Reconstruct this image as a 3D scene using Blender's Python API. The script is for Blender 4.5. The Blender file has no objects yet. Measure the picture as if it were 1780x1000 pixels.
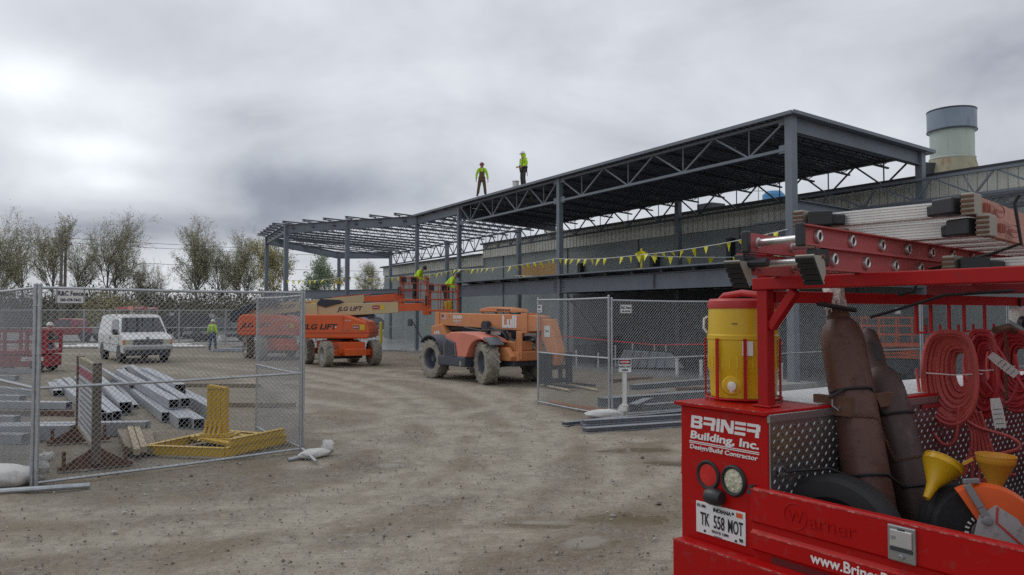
import bpy, bmesh, math, random
from mathutils import Vector, Matrix, noise
R = math.radians
V = Vector
Z = V((0, 0, 1))
scene = bpy.context.scene
C = scene.collection

# ------------------------------------------------------------------ camera, sky, sun, exposure
cam_d = bpy.data.cameras.new('camera')
cam = bpy.data.objects.new('camera', cam_d)
C.objects.link(cam)
cam.location = (0, 0, 2.15)
cam.rotation_euler = (R(91.92), 0, 0)
cam_d.sensor_width = 36
cam_d.lens = 27.1
cam_d.clip_start = 0.05
cam_d.clip_end = 3000
scene.camera = cam

SUN_EL, SUN_AZ = R(48), R(-55)          # azimuth measured from +Y (the view) towards +X
world = bpy.data.worlds.new('World')
scene.world = world
world.use_nodes = True


def sky_nodes():
    nt = world.node_tree
    nt.nodes.clear()
    N, L = nt.nodes.new, nt.links.new

    def math_(op, a, b=None, clamp=False):
        n = N('ShaderNodeMath'); n.operation = op; n.use_clamp = clamp
        for i, x in enumerate((a, b)):
            if x is None: continue
            if isinstance(x, (int, float)): n.inputs[i].default_value = x
            else: L(x, n.inputs[i])
        return n.outputs[0]
    tc = N('ShaderNodeTexCoord')
    sep = N('ShaderNodeSeparateXYZ'); L(tc.outputs['Generated'], sep.inputs[0])
    x, y, z = sep.outputs
    zc = math_('ADD', math_('MAXIMUM', z, 0.0), 0.42)
    comb = N('ShaderNodeCombineXYZ')
    L(math_('DIVIDE', x, zc), comb.inputs[0]); L(math_('DIVIDE', y, zc), comb.inputs[1])
    n1 = N('ShaderNodeTexNoise'); n1.inputs['Scale'].default_value = 2.3
    n1.inputs['Detail'].default_value = 7; n1.inputs['Roughness'].default_value = 0.56
    n1.inputs['Distortion'].default_value = 0.35
    mp = N('ShaderNodeMapping'); mp.inputs['Location'].default_value = (3.1, 7.4, 0); mp.inputs['Scale'].default_value = (1.0, 1.2, 1)
    L(comb.outputs[0], mp.inputs[0]); L(mp.outputs[0], n1.inputs['Vector'])
    n2 = N('ShaderNodeTexNoise'); n2.inputs['Scale'].default_value = 6.0
    n2.inputs['Detail'].default_value = 6; n2.inputs['Roughness'].default_value = 0.5
    L(tc.outputs['Generated'], n2.inputs['Vector'])
    # cloud density, 0 thin and bright .. 1 thick and dark, with broad banks placed by direction
    val = math_('ADD', math_('MULTIPLY', math_('SUBTRACT', n1.outputs[0], 0.5), 0.72),
                math_('MULTIPLY', math_('SUBTRACT', n2.outputs[0], 0.5), 0.36))
    for (x0, z0, sx, sz, a) in SKY_BANKS:
        dx = math_('DIVIDE', math_('SUBTRACT', x, x0), sx)
        dz = math_('DIVIDE', math_('SUBTRACT', z, z0), sz)
        e = math_('EXPONENT', math_('MULTIPLY', math_('ADD', math_('MULTIPLY', dx, dx), math_('MULTIPLY', dz, dz)), -1.0))
        val = math_('ADD', val, math_('MULTIPLY', e, a))
    ramp = N('ShaderNodeValToRGB')
    L(math_('ADD', val, 0.40, True), ramp.inputs[0])
    el = ramp.color_ramp.elements
    el[0].position = 0.0; el[0].color = (0.93, 0.97, 1.0, 1)
    el[1].position = 1.0; el[1].color = (0.125, 0.14, 0.175, 1)
    for p, c in ((0.25, (0.71, 0.74, 0.78)), (0.5, (0.53, 0.555, 0.60)), (0.75, (0.29, 0.308, 0.365))):
        e = el.new(p); e.color = (*c, 1)
    sky = N('ShaderNodeTexSky'); sky.sky_type = 'NISHITA'; sky.sun_disc = False
    sky.sun_elevation = SUN_EL; sky.sun_rotation = SUN_AZ
    sc = N('ShaderNodeVectorMath'); sc.operation = 'SCALE'; sc.inputs['Scale'].default_value = SKY_GAIN
    L(ramp.outputs[0], sc.inputs[0])
    mix = N('ShaderNodeMixRGB'); mix.inputs[0].default_value = 0.94
    L(sky.outputs[0], mix.inputs[1]); L(sc.outputs[0], mix.inputs[2])
    bg = N('ShaderNodeBackground'); bg.inputs['Strength'].default_value = 0.1
    L(mix.outputs[0], bg.inputs['Color'])
    out = N('ShaderNodeOutputWorld'); L(bg.outputs[0], out.inputs[0])


SKY_GAIN = 11.2
# (direction x, direction z, width, height, density): broad banks of the overcast
SKY_BANKS = [(-.52, .25, .09, .04, -.36), (-.47, .185, .07, .018, -.34), (-.46, .15, .09, .018, -.26), (-.22, .150, .19, .034, .30), (-.42, .10, .20, .024, .30),
             (.50, .27, .12, .05, .24), (.11, .27, .06, .04, -.10), (-.33, .235, .07, .02, .10), (-.20, .36, .2, .03, -.08), (.02, .10, .10, .02, .05), (.45, .15, .2, .03, .12)]
sky_nodes()

sun_d = bpy.data.lights.new('sun', 'SUN')
sun_d.energy = 0.7
sun_d.angle = R(25)
sun_d.color = (1.0, 0.97, 0.93)
sun = bpy.data.objects.new('sun', sun_d)
C.objects.link(sun)
sd = V((math.sin(SUN_AZ) * math.cos(SUN_EL), math.cos(SUN_AZ) * math.cos(SUN_EL), math.sin(SUN_EL)))
sun.rotation_euler = sd.to_track_quat('Z', 'Y').to_euler()

scene.view_settings.view_transform = 'Standard'
scene.view_settings.look = 'None'
scene.view_settings.exposure = 0.0
scene.view_settings.gamma = 1.0
scene.cycles.max_bounces = 6
scene.cycles.use_denoising = False
scene.cycles.use_adaptive_sampling = False


# ------------------------------------------------------------------ materials
MATS = {}


def mat(name, col, rough=0.5, metal=0.0, var=0.12, vs=2.5, bump=0.0, bs=60, dirt=None, damt=0.5, ds=3.0, coat=0.0, spec=0.5, stretch=None):
    m = bpy.data.materials.new(name); m.use_nodes = True
    nt = m.node_tree; N, L = nt.nodes.new, nt.links.new
    b = nt.nodes['Principled BSDF']
    b.inputs['Roughness'].default_value = rough
    b.inputs['Metallic'].default_value = metal
    b.inputs['Specular IOR Level'].default_value = spec
    b.inputs['Coat Weight'].default_value = coat
    b.inputs['Coat Roughness'].default_value = 0.12
    tc = N('ShaderNodeTexCoord')
    src = tc.outputs['Object']
    if stretch:
        mp = N('ShaderNodeMapping'); mp.inputs['Scale'].default_value = stretch; L(src, mp.inputs[0]); src = mp.outputs[0]
    n = N('ShaderNodeTexNoise'); n.inputs['Scale'].default_value = vs; n.inputs['Detail'].default_value = 6; n.inputs['Roughness'].default_value = 0.6
    L(src, n.inputs['Vector'])
    mr = N('ShaderNodeMapRange'); mr.inputs[1].default_value = 0.3; mr.inputs[2].default_value = 0.7
    L(n.outputs[0], mr.inputs[0])
    mx = N('ShaderNodeMixRGB'); L(mr.outputs[0], mx.inputs[0])
    mx.inputs[1].default_value = (*[min(1, c * (1 - var)) for c in col], 1)
    mx.inputs[2].default_value = (*[min(1, c * (1 + var)) for c in col], 1)
    outc = mx.outputs[0]
    if dirt:
        n3 = N('ShaderNodeTexNoise'); n3.inputs['Scale'].default_value = ds; n3.inputs['Detail'].default_value = 9; n3.inputs['Roughness'].default_value = 0.7
        L(src, n3.inputs['Vector'])
        m3 = N('ShaderNodeMapRange'); m3.inputs[1].default_value = 0.72 - damt * 0.4; m3.inputs[2].default_value = 0.82 - damt * 0.3
        L(n3.outputs[0], m3.inputs[0])
        x3 = N('ShaderNodeMixRGB'); L(m3.outputs[0], x3.inputs[0]); L(outc, x3.inputs[1]); x3.inputs[2].default_value = (*dirt, 1)
        outc = x3.outputs[0]
        rr = N('ShaderNodeMapRange'); rr.inputs[3].default_value = rough; rr.inputs[4].default_value = min(1, rough + 0.35)
        L(m3.outputs[0], rr.inputs[0]); L(rr.outputs[0], b.inputs['Roughness'])
    L(outc, b.inputs['Base Color'])
    if bump:
        n2 = N('ShaderNodeTexNoise'); n2.inputs['Scale'].default_value = bs; n2.inputs['Detail'].default_value = 4
        L(src, n2.inputs['Vector'])
        bp = N('ShaderNodeBump'); bp.inputs['Strength'].default_value = bump; bp.inputs['Distance'].default_value = 0.01
        L(n2.outputs[0], bp.inputs['Height']); L(bp.outputs[0], b.inputs['Normal'])
    MATS[name] = m
    return m


RUST = (0.11, 0.05, 0.025)
MUD = (0.24, 0.20, 0.155)
M = dict(
    red=mat('red_paint', (0.40, 0.0035, 0.0035), 0.42, var=0.07, vs=1.5, coat=0.05, spec=0.2, bump=0.25, bs=4, dirt=(0.27, 0.035, 0.03), damt=0.38, ds=13),
    red_rack=mat('red_rack_paint', (0.38, 0.008, 0.010), 0.45, var=0.12, spec=0.25, dirt=(0.12, 0.035, 0.025), damt=0.3, ds=9),
    dred=mat('dull_red_paint', (0.30, 0.02, 0.03), 0.5, var=0.15, dirt=RUST, damt=0.3),
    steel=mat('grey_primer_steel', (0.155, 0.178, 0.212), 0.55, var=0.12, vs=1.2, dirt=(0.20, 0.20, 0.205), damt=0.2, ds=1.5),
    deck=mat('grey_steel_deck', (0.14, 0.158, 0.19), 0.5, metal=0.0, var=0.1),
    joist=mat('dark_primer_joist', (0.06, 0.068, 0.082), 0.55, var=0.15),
    tubes=mat('grey_galvanized_tube', (0.33, 0.35, 0.38), 0.45, metal=0.15, var=0.15, dirt=(0.25, 0.235, 0.215), damt=0.3, ds=2.5),
    galv=mat('galvanized_pipe', (0.42, 0.44, 0.46), 0.42, metal=0.65, var=0.15, vs=8),
    wire=mat('galvanized_wire', (0.36, 0.375, 0.39), 0.5, metal=0.5, var=0.12, vs=5),
    wall=mat('grey_green_painted_wall', (0.25, 0.278, 0.275), 0.7, var=0.1, vs=0.5, dirt=(0.205, 0.225, 0.22), damt=0.35, ds=0.6),
    beige=mat('weathered_beige_siding', (0.56, 0.56, 0.505), 0.6, var=0.1, vs=0.7, dirt=(0.44, 0.42, 0.35), damt=0.45, ds=1.6, stretch=(1, 1, 0.15)),
    dark=mat('dark_metal_trim', (0.03, 0.034, 0.042), 0.5, var=0.2),
    concrete=mat('pale_concrete', (0.36, 0.36, 0.345), 0.7, var=0.15, bump=0.3, bs=20, dirt=(0.2, 0.185, 0.16), damt=0.4),
    slab=mat('wet_concrete_slab', (0.24, 0.25, 0.25), 0.3, var=0.25, vs=0.6, dirt=(0.17, 0.16, 0.145), damt=0.4, ds=0.8),
    white=mat('white_paint', (0.70, 0.71, 0.71), 0.35, var=0.05, dirt=(0.42, 0.39, 0.34), damt=0.3, ds=2.5, coat=0.2),
    plastic_white=mat('white_plastic', (0.70, 0.69, 0.66), 0.45, var=0.06, dirt=(0.4, 0.38, 0.33), damt=0.25),
    sack=mat('white_sack_cloth', (0.62, 0.61, 0.59), 0.9, var=0.1, bump=0.5, bs=90, dirt=(0.36, 0.33, 0.28), damt=0.4),
    black=mat('black_rubber', (0.018, 0.018, 0.02), 0.65, var=0.25, bump=0.1),
    blackp=mat('black_plastic', (0.02, 0.021, 0.024), 0.45, var=0.2),
    tyre=mat('dusty_black_tyre', (0.03, 0.029, 0.028), 0.8, var=0.3, dirt=(0.11, 0.1, 0.085), damt=0.4, ds=5),
    mudtyre=mat('mud_caked_tyre', (0.27, 0.25, 0.21), 0.9, var=0.25, vs=6, bump=0.8, bs=25, dirt=(0.08, 0.074, 0.066), damt=0.45, ds=4),
    glass=mat('dark_window_glass', (0.035, 0.045, 0.055), 0.06, var=0.2, spec=0.8),
    chrome=mat('dull_chrome', (0.40, 0.41, 0.42), 0.3, metal=0.85, var=0.15),
    alu=mat('aluminium', (0.62, 0.62, 0.61), 0.35, metal=0.75, var=0.08, vs=20),
    aluw=mat('pale_aluminium_step', (0.72, 0.71, 0.68), 0.45, metal=0.25, var=0.08, vs=10, dirt=(0.5, 0.45, 0.38), damt=0.25),
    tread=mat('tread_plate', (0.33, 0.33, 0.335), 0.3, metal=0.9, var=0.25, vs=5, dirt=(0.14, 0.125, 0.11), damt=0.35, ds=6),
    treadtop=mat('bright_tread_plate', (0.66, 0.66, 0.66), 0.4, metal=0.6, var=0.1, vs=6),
    orange=mat('orange_machine_paint', (0.62, 0.10, 0.022), 0.4, var=0.08, vs=1.2, dirt=(0.36, 0.12, 0.06), damt=0.22, ds=2.5),
    borange=mat('bleached_orange_paint', (0.58, 0.235, 0.095), 0.55, var=0.12, vs=1.0, dirt=(0.40, 0.20, 0.11), damt=0.4, ds=2.2),
    cage=mat('worn_red_orange_tube', (0.44, 0.075, 0.03), 0.5, var=0.15, dirt=(0.2, 0.07, 0.04), damt=0.3),
    salmon=mat('faded_red_orange_plastic', (0.64, 0.20, 0.135), 0.5, var=0.1, vs=1.2, dirt=(0.45, 0.21, 0.15), damt=0.2),
    tan=mat('tan_boom_paint', (0.50, 0.40, 0.225), 0.45, var=0.06, dirt=(0.36, 0.29, 0.18), damt=0.25, ds=2),
    navy=mat('dark_blue_grey_paint', (0.055, 0.062, 0.085), 0.5, var=0.15, dirt=(0.14, 0.125, 0.11), damt=0.3),
    yellow=mat('yellow_steel_paint', (0.56, 0.355, 0.022), 0.45, var=0.1, dirt=(0.15, 0.09, 0.03), damt=0.25, ds=7),
    ycool=mat('yellow_cooler_plastic', (0.66, 0.43, 0.012), 0.4, var=0.06, dirt=(0.34, 0.23, 0.03), damt=0.25, ds=8, coat=0.1),
    yfun=mat('yellow_funnel_plastic', (0.72, 0.42, 0.012), 0.35, var=0.06, coat=0.2),
    ofun=mat('amber_funnel_plastic', (0.66, 0.32, 0.035), 0.4, var=0.08),
    yflag=mat('yellow_pennant_vinyl', (0.68, 0.62, 0.02), 0.4, var=0.1),
    rlid=mat('red_cooler_lid', (0.46, 0.035, 0.03), 0.45, var=0.08, dirt=(0.3, 0.06, 0.05), damt=0.3),
    fib=mat('pink_red_fibreglass', (0.42, 0.085, 0.085), 0.5, var=0.12, vs=4, dirt=(0.30, 0.10, 0.09), damt=0.35, ds=5, stretch=(1, 0.3, 1)),
    fibo=mat('faded_orange_fibreglass', (0.48, 0.235, 0.175), 0.55, var=0.1, vs=4, dirt=(0.36, 0.21, 0.165), damt=0.3, ds=5),
    foot=mat('grey_rubber_foot', (0.34, 0.315, 0.265), 0.7, var=0.15, dirt=(0.2, 0.18, 0.15), damt=0.35, ds=12),
    cyl=mat('brown_cylinder_paint', (0.105, 0.046, 0.034), 0.5, var=0.22, vs=5, bump=0.2, bs=25, dirt=(0.05, 0.026, 0.02), damt=0.5, ds=8),
    cyl2=mat('dirty_brown_cylinder_paint', (0.068, 0.038, 0.034), 0.55, var=0.25, vs=6, bump=0.2, bs=25, dirt=(0.15, 0.12, 0.11), damt=0.45, ds=9, stretch=(1, 1, 0.4)),
    foil=mat('crumpled_foil', (0.62, 0.58, 0.53), 0.35, metal=0.4, var=0.35, vs=30, bump=1.0, bs=45, dirt=(0.12, 0.07, 0.05), damt=0.4, ds=20),
    rust=mat('rusty_steel', (0.13, 0.065, 0.04), 0.8, var=0.3, vs=8, dirt=(0.06, 0.035, 0.025), damt=0.4),
    hose=mat('red_welding_hose', (0.47, 0.075, 0.065), 0.5, var=0.15, vs=9, dirt=(0.28, 0.06, 0.05), damt=0.3, ds=10),
    hose2=mat('deep_red_hose', (0.42, 0.03, 0.035), 0.42, var=0.12, vs=9),
    paper=mat('paper_tag', (0.72, 0.71, 0.68), 0.7, var=0.05, dirt=(0.4, 0.37, 0.33), damt=0.25, ds=30),
    sawo=mat('orange_saw_guard', (0.66, 0.092, 0.008), 0.38, var=0.06, coat=0.05, spec=0.3, dirt=(0.45, 0.13, 0.05), damt=0.2, ds=15),
    gascan=mat('red_can_plastic', (0.28, 0.015, 0.02), 0.45, var=0.1),
    wood=mat('weathered_timber', (0.24, 0.19, 0.135), 0.8, var=0.3, vs=5, bump=0.4, bs=30, stretch=(6, 1, 6), dirt=(0.12, 0.095, 0.07), damt=0.4),
    woodp=mat('pale_timber', (0.40, 0.33, 0.23), 0.8, var=0.2, vs=4, bump=0.3, bs=30, dirt=(0.2, 0.16, 0.11), damt=0.35),
    ply=mat('orange_plywood', (0.46, 0.28, 0.12), 0.7, var=0.15, vs=3),
    lime=mat('hi_vis_lime_cloth', (0.50, 0.80, 0.03), 0.8, var=0.08, vs=6),
    brownc=mat('brown_duck_cloth', (0.125, 0.078, 0.05), 0.85, var=0.15, vs=5),
    charc=mat('charcoal_cloth', (0.05, 0.045, 0.045), 0.85, var=0.15),
    jean=mat('blue_denim', (0.06, 0.10, 0.19), 0.85, var=0.2, vs=6),
    skin=mat('skin', (0.42, 0.23, 0.16), 0.55, var=0.06),
    boot=mat('brown_leather_boot', (0.06, 0.035, 0.022), 0.6, var=0.2),
    hatw=mat('white_hard_hat_plastic', (0.70, 0.70, 0.67), 0.3, var=0.04),
    hatr=mat('maroon_hard_hat_plastic', (0.26, 0.05, 0.075), 0.3, var=0.05),
    bark=mat('grey_brown_bark', (0.155, 0.138, 0.118), 0.9, var=0.25, vs=4),
    leaf1=mat('pale_spring_leaves', (0.40, 0.39, 0.23), 0.7, var=0.35, vs=0.6),
    leaf2=mat('olive_leaves', (0.17, 0.19, 0.08), 0.7, var=0.35, vs=0.6),
    leaf3=mat('yellow_green_leaves', (0.34, 0.31, 0.13), 0.7, var=0.3, vs=0.5),
    leaf4=mat('fresh_green_leaves', (0.22, 0.28, 0.17), 0.7, var=0.35, vs=0.6),
    twig=mat('brown_twigs', (0.15, 0.125, 0.09), 0.9, var=0.3, vs=0.7),
    blue=mat('blue_painted_door', (0.05, 0.16, 0.42), 0.5, var=0.08),
    stackb=mat('blue_grey_galvanized', (0.20, 0.245, 0.30), 0.45, metal=0.3, var=0.18, vs=2, dirt=(0.14, 0.16, 0.19), damt=0.4, ds=2, stretch=(1, 1, 0.3)),
    stackg=mat('pale_green_metal', (0.36, 0.41, 0.37), 0.5, var=0.1, vs=1.5, dirt=(0.26, 0.27, 0.21), damt=0.4, ds=1.5, stretch=(1, 1, 0.2)),
    stackr=mat('rust_stained_metal', (0.30, 0.27, 0.19), 0.6, var=0.2, vs=1.8, dirt=(0.22, 0.115, 0.045), damt=0.5, ds=2.2, stretch=(1, 1, 0.25)),
    black_ink=mat('black_ink', (0.012, 0.012, 0.016), 0.5, var=0.0),
    navy_ink=mat('dark_blue_ink', (0.02, 0.022, 0.07), 0.5, var=0.0),
    white_ink=mat('white_lettering', (0.72, 0.70, 0.70), 0.45, var=0.03),
    grey_ink=mat('grey_lettering', (0.20, 0.20, 0.21), 0.6, var=0.05),
    red_ink=mat('red_ink', (0.50, 0.02, 0.03), 0.5, var=0.03),
    lens_r=mat('red_lamp_lens', (0.55, 0.012, 0.012), 0.15, var=0.15, vs=40, coat=0.6),
    lens_w=mat('clear_lamp_lens', (0.50, 0.49, 0.37), 0.15, var=0.25, vs=60, coat=0.6),
    lens_o=mat('amber_lamp_lens', (0.6, 0.19, 0.04), 0.2, var=0.1),
    label_y=mat('yellow_label', (0.62, 0.44, 0.03), 0.5, var=0.03),
    label_m=mat('maroon_label', (0.33, 0.03, 0.08), 0.5, var=0.03),
    tarp=mat('black_tarpaulin', (0.022, 0.026, 0.038), 0.5, var=0.2, bump=0.4, bs=8),
    cone=mat('orange_cone_plastic', (0.72, 0.07, 0.02), 0.4, var=0.05),
    roofw=mat('white_roof_metal', (0.55, 0.56, 0.56), 0.5, var=0.06),
    brickb=mat('brown_far_wall', (0.19, 0.125, 0.085), 0.8, var=0.15),
    dgreen=mat('dark_green_car_paint', (0.028, 0.045, 0.05), 0.3, var=0.1, coat=0.5, dirt=(0.10, 0.095, 0.085), damt=0.3, ds=2),
    silver=mat('silver_car_paint', (0.30, 0.30, 0.295), 0.35, metal=0.4, var=0.08, dirt=(0.18, 0.16, 0.135), damt=0.35),
    carred=mat('dark_red_car_paint', (0.26, 0.016, 0.025), 0.3, var=0.1, coat=0.5),
    redtape=mat('red_caution_tape', (0.52, 0.02, 0.03), 0.4, var=0.05),
    shrink=mat('metal_sheet_bundle', (0.30, 0.33, 0.37), 0.3, metal=0.6, var=0.2, vs=3),
    greenh=mat('lime_harness_dark', (0.03, 0.032, 0.03), 0.7, var=0.1),
)


# ------------------------------------------------------------------ mesh helpers
def wm(o):
    m = o.matrix_basis.copy()
    while o.parent:
        o = o.parent
        m = o.matrix_basis @ m
    return m


def frame(o, ex, ez=Z):
    """4x4 with origin o, x axis ex, z axis near ez"""
    ex = V(ex).normalized(); ez = V(ez)
    ey = ez.cross(ex).normalized(); ez = ex.cross(ey)
    m = Matrix((ex, ey, ez)).transposed().to_4x4(); m.translation = V(o)
    return m


class MB:
    def __init__(s, T=None):
        s.v, s.f, s.mi, s.m, s.T = [], [], [], 0, T

    def add(s, vs, fs):
        b = len(s.v)
        vs = [V(v) for v in vs]
        if s.T is not None: vs = [s.T @ v for v in vs]
        s.v += vs
        s.f += [[i + b for i in f] for f in fs]
        s.mi += [s.m] * len(fs)
        return s

    def box(s, x0, x1, y0, y1, z0, z1):
        return s.add([(x0, y0, z0), (x1, y0, z0), (x1, y1, z0), (x0, y1, z0), (x0, y0, z1), (x1, y0, z1), (x1, y1, z1), (x0, y1, z1)],
                     [(3, 2, 1, 0), (4, 5, 6, 7), (0, 1, 5, 4), (1, 2, 6, 5), (2, 3, 7, 6), (3, 0, 4, 7)])

    def bar(s, a, b, w, h=None, up=Z, caps=True):
        h = w if h is None else h
        a, b, up = V(a), V(b), V(up)
        d = (b - a).normalized()
        sx = d.cross(up)
        if sx.length < 1e-4: sx = d.cross(V((1, 0, 0)))
        sx.normalize(); uy = sx.cross(d)
        vs = []
        for p in (a, b):
            for i, j in ((-1, -1), (1, -1), (1, 1), (-1, 1)):
                vs.append(p + sx * (i * w / 2) + uy * (j * h / 2))
        fs = [(0, 1, 5, 4), (1, 2, 6, 5), (2, 3, 7, 6), (3, 0, 4, 7)]
        if caps: fs += [(3, 2, 1, 0), (4, 5, 6, 7)]
        return s.add(vs, fs)

    def hss(s, a, b, w, h, t=0.01, up=Z):
        """hollow rectangular tube with open ends"""
        a, b, up = V(a), V(b), V(up)
        d = (b - a).normalized(); sx = d.cross(up).normalized(); uy = sx.cross(d)
        vs = []
        for p in (a, b):
            for k in (0, t):
                for i, j in ((-1, -1), (1, -1), (1, 1), (-1, 1)):
                    vs.append(p + sx * (i * (w / 2 - k)) + uy * (j * (h / 2 - k)))
        fs = []
        for i in range(4):
            j = (i + 1) % 4
            fs += [(i, j, 8 + j, 8 + i), (4 + j, 4 + i, 12 + i, 12 + j), (j, i, 4 + i, 4 + j), (8 + i, 8 + j, 12 + j, 12 + i)]
        return s.add(vs, fs)

    def channel(s, a, b, w, h, t=0.006, up=Z):
        """C channel: web on one side, two flanges"""
        a, b, up = V(a), V(b), V(up)
        d = (b - a).normalized(); sx = d.cross(up).normalized(); uy = sx.cross(d)
        s.bar(a - sx * (w / 2), b - sx * (w / 2), t, h, uy)
        for k in (-1, 1):
            s.bar(a + uy * k * (h / 2 - t / 2), b + uy * k * (h / 2 - t / 2), w, t, uy)
        return s

    def ib(s, a, b, d, bf, up=Z, tw=0.012, tf=0.018):
        a, b, up = V(a), V(b), V(up)
        dd = (b - a).normalized(); sx = dd.cross(up).normalized(); uy = sx.cross(dd)
        s.bar(a, b, tw, d - 2 * tf, uy)
        for k in (-1, 1):
            o = uy * (k * (d / 2 - tf / 2))
            s.bar(a + o, b + o, bf, tf, uy)
        return s

    def tube(s, pts, r, n=8, closed=False, caps=True):
        pts = [V(p) for p in pts]
        m = len(pts)
        rs = r if isinstance(r, (list, tuple)) else [r] * m
        tg = []
        for i in range(m):
            if closed: t = pts[(i + 1) % m] - pts[i - 1]
            else: t = pts[min(i + 1, m - 1)] - pts[max(i - 1, 0)]
            tg.append(t.normalized() if t.length > 1e-9 else Z)
        ref = Z if abs(tg[0].z) < 0.9 else V((1, 0, 0))
        nx = tg[0].cross(ref).normalized()
        vs = []
        for i in range(m):
            nx = (nx - tg[i] * nx.dot(tg[i]))
            if nx.length < 1e-6: nx = tg[i].orthogonal()
            nx.normalize()
            ny = tg[i].cross(nx)
            for k in range(n):
                a = 2 * math.pi * k / n
                vs.append(pts[i] + (nx * math.cos(a) + ny * math.sin(a)) * rs[i])
        fs = []
        for i in range(m if closed else m - 1):
            j = (i + 1) % m
            for k in range(n):
                l = (k + 1) % n
                fs.append((i * n + k, i * n + l, j * n + l, j * n + k))
        if caps and not closed:
            fs.append(tuple(range(n - 1, -1, -1))); fs.append(tuple((m - 1) * n + k for k in range(n)))
        return s.add(vs, fs)

    def lathe(s, prof, n=24, o=(0, 0, 0), ax=Z, cap=True):
        """prof: list of (r, h) along axis"""
        o, ax = V(o), V(ax).normalized()
        ex = ax.orthogonal().normalized(); ey = ax.cross(ex)
        vs, fs = [], []
        for r, h in prof:
            for k in range(n):
                a = 2 * math.pi * k / n
                vs.append(o + ax * h + (ex * math.cos(a) + ey * math.sin(a)) * r)
        for i in range(len(prof) - 1):
            for k in range(n):
                l = (k + 1) % n
                fs.append((i * n + k, i * n + l, (i + 1) * n + l, (i + 1) * n + k))
        if cap:
            if prof[0][0] > 1e-6: fs.append(tuple(range(n - 1, -1, -1)))
            if prof[-1][0] > 1e-6: fs.append(tuple((len(prof) - 1) * n + k for k in range(n)))
        return s.add(vs, fs)

    def prism(s, poly, o, ex, ey, t):
        """2-D outline in the plane (ex, ey) at o, thickened by t along ex x ey"""
        o, ex, ey = V(o), V(ex), V(ey)
        ez = ex.cross(ey).normalized() * t
        n = len(poly)
        a = [o + ex * p[0] + ey * p[1] for p in poly]
        vs = a + [p + ez for p in a]
        fs = [tuple(range(n - 1, -1, -1)), tuple(range(n, 2 * n))]
        fs += [(i, (i + 1) % n, n + (i + 1) % n, n + i) for i in range(n)]
        return s.add(vs, fs)

    def blob(s, c, r, seed=0, amp=0.12, nu=18, nv=10, fr=2.5):
        c = V(c); vs, fs = [], []
        for j in range(nv + 1):
            th = math.pi * j / nv
            for i in range(nu):
                ph = 2 * math.pi * i / nu
                d = V((math.sin(th) * math.cos(ph), math.sin(th) * math.sin(ph), math.cos(th)))
                k = 1 + amp * noise.noise(d * fr + V((seed, seed * 1.7, 0)))
                vs.append(c + V((d.x * r[0], d.y * r[1], d.z * r[2])) * k)
        for j in range(nv):
            for i in range(nu):
                l = (i + 1) % nu
                fs.append((j * nu + i, j * nu + l, (j + 1) * nu + l, (j + 1) * nu + i))
        return s.add(vs, fs)

    def build(s, name, mats, parent=None, smooth=False, bevel=0.0, world=False, ang=35):
        me = bpy.data.meshes.new(name)
        vs = s.v
        if world and parent is not None:
            inv = wm(parent).inverted(); vs = [inv @ v for v in vs]
        me.from_pydata([tuple(v) for v in vs], [], s.f)
        if not isinstance(mats, (list, tuple)): mats = [mats]
        for m in mats: me.materials.append(m)
        if len(mats) > 1: me.polygons.foreach_set('material_index', s.mi)
        bm = bmesh.new(); bm.from_mesh(me)
        bmesh.ops.recalc_face_normals(bm, faces=bm.faces)
        bm.to_mesh(me); bm.free()
        if smooth:
            me.polygons.foreach_set('use_smooth', [True] * len(me.polygons))
            me.set_sharp_from_angle(angle=R(ang))
        o = bpy.data.objects.new(name, me)
        C.objects.link(o)
        if parent is not None: o.parent = parent
        if bevel:
            b = o.modifiers.new('bevel', 'BEVEL'); b.width = bevel; b.segments = 2; b.limit_method = 'ANGLE'; b.angle_limit = R(40)
        return o


def tag(o, label, cat, group=None, kind=None):
    if label: o['label'] = label
    if cat: o['category'] = cat
    if group: o['group'] = group
    if kind: o['kind'] = kind
    return o


def thing(name, label, cat, loc=(0, 0, 0), rz=0.0, group=None):
    o = bpy.data.objects.new(name, None)
    C.objects.link(o)
    o.empty_display_size = 0.2
    o.location = loc; o.rotation_euler = (0, 0, rz)
    return tag(o, label, cat, group)


def copy_tree(o, parent=None, label=None):
    c = o.copy(); C.objects.link(c); c.parent = parent
    if label: c['label'] = label
    for ch in list(o.children): copy_tree(ch, c)
    return c


def text(s, size, m, parent, o, ex, up, name='lettering', sx=1.0, bold=0.0, align='CENTER', shear=0.0, ext=0.0015, world=False, sp=1.0, fit=None):
    """lettering as a thin raised mesh; o is the baseline anchor, ex reading direction, up letter height direction"""
    cu = bpy.data.curves.new(name, 'FONT')
    cu.body = s; cu.size = size; cu.align_x = align; cu.offset = bold * size; cu.shear = shear; cu.extrude = ext
    cu.resolution_u = 3; cu.space_character = sp
    t = bpy.data.objects.new('tmp', cu); C.objects.link(t)
    dg = bpy.context.evaluated_depsgraph_get()
    me = bpy.data.meshes.new_from_object(t.evaluated_get(dg))
    bpy.data.objects.remove(t); bpy.data.curves.remove(cu)
    if fit: sx = fit / max(1e-6, max(v.co.x for v in me.vertices) - min(v.co.x for v in me.vertices))
    ex, up = V(ex).normalized(), V(up).normalized(); nz = ex.cross(up)
    mt = Matrix((ex * sx, up, nz)).transposed().to_4x4(); mt.translation = V(o)
    if world: mt = wm(parent).inverted() @ mt
    me.transform(mt)
    me.materials.clear(); me.materials.append(m)
    me.name = name
    ob = bpy.data.objects.new(name, me); C.objects.link(ob); ob.parent = parent
    return ob


# pixel of the 1780 x 1000 photograph -> point in the place (used to survey where things stand)
TH = R(1.92)


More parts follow.
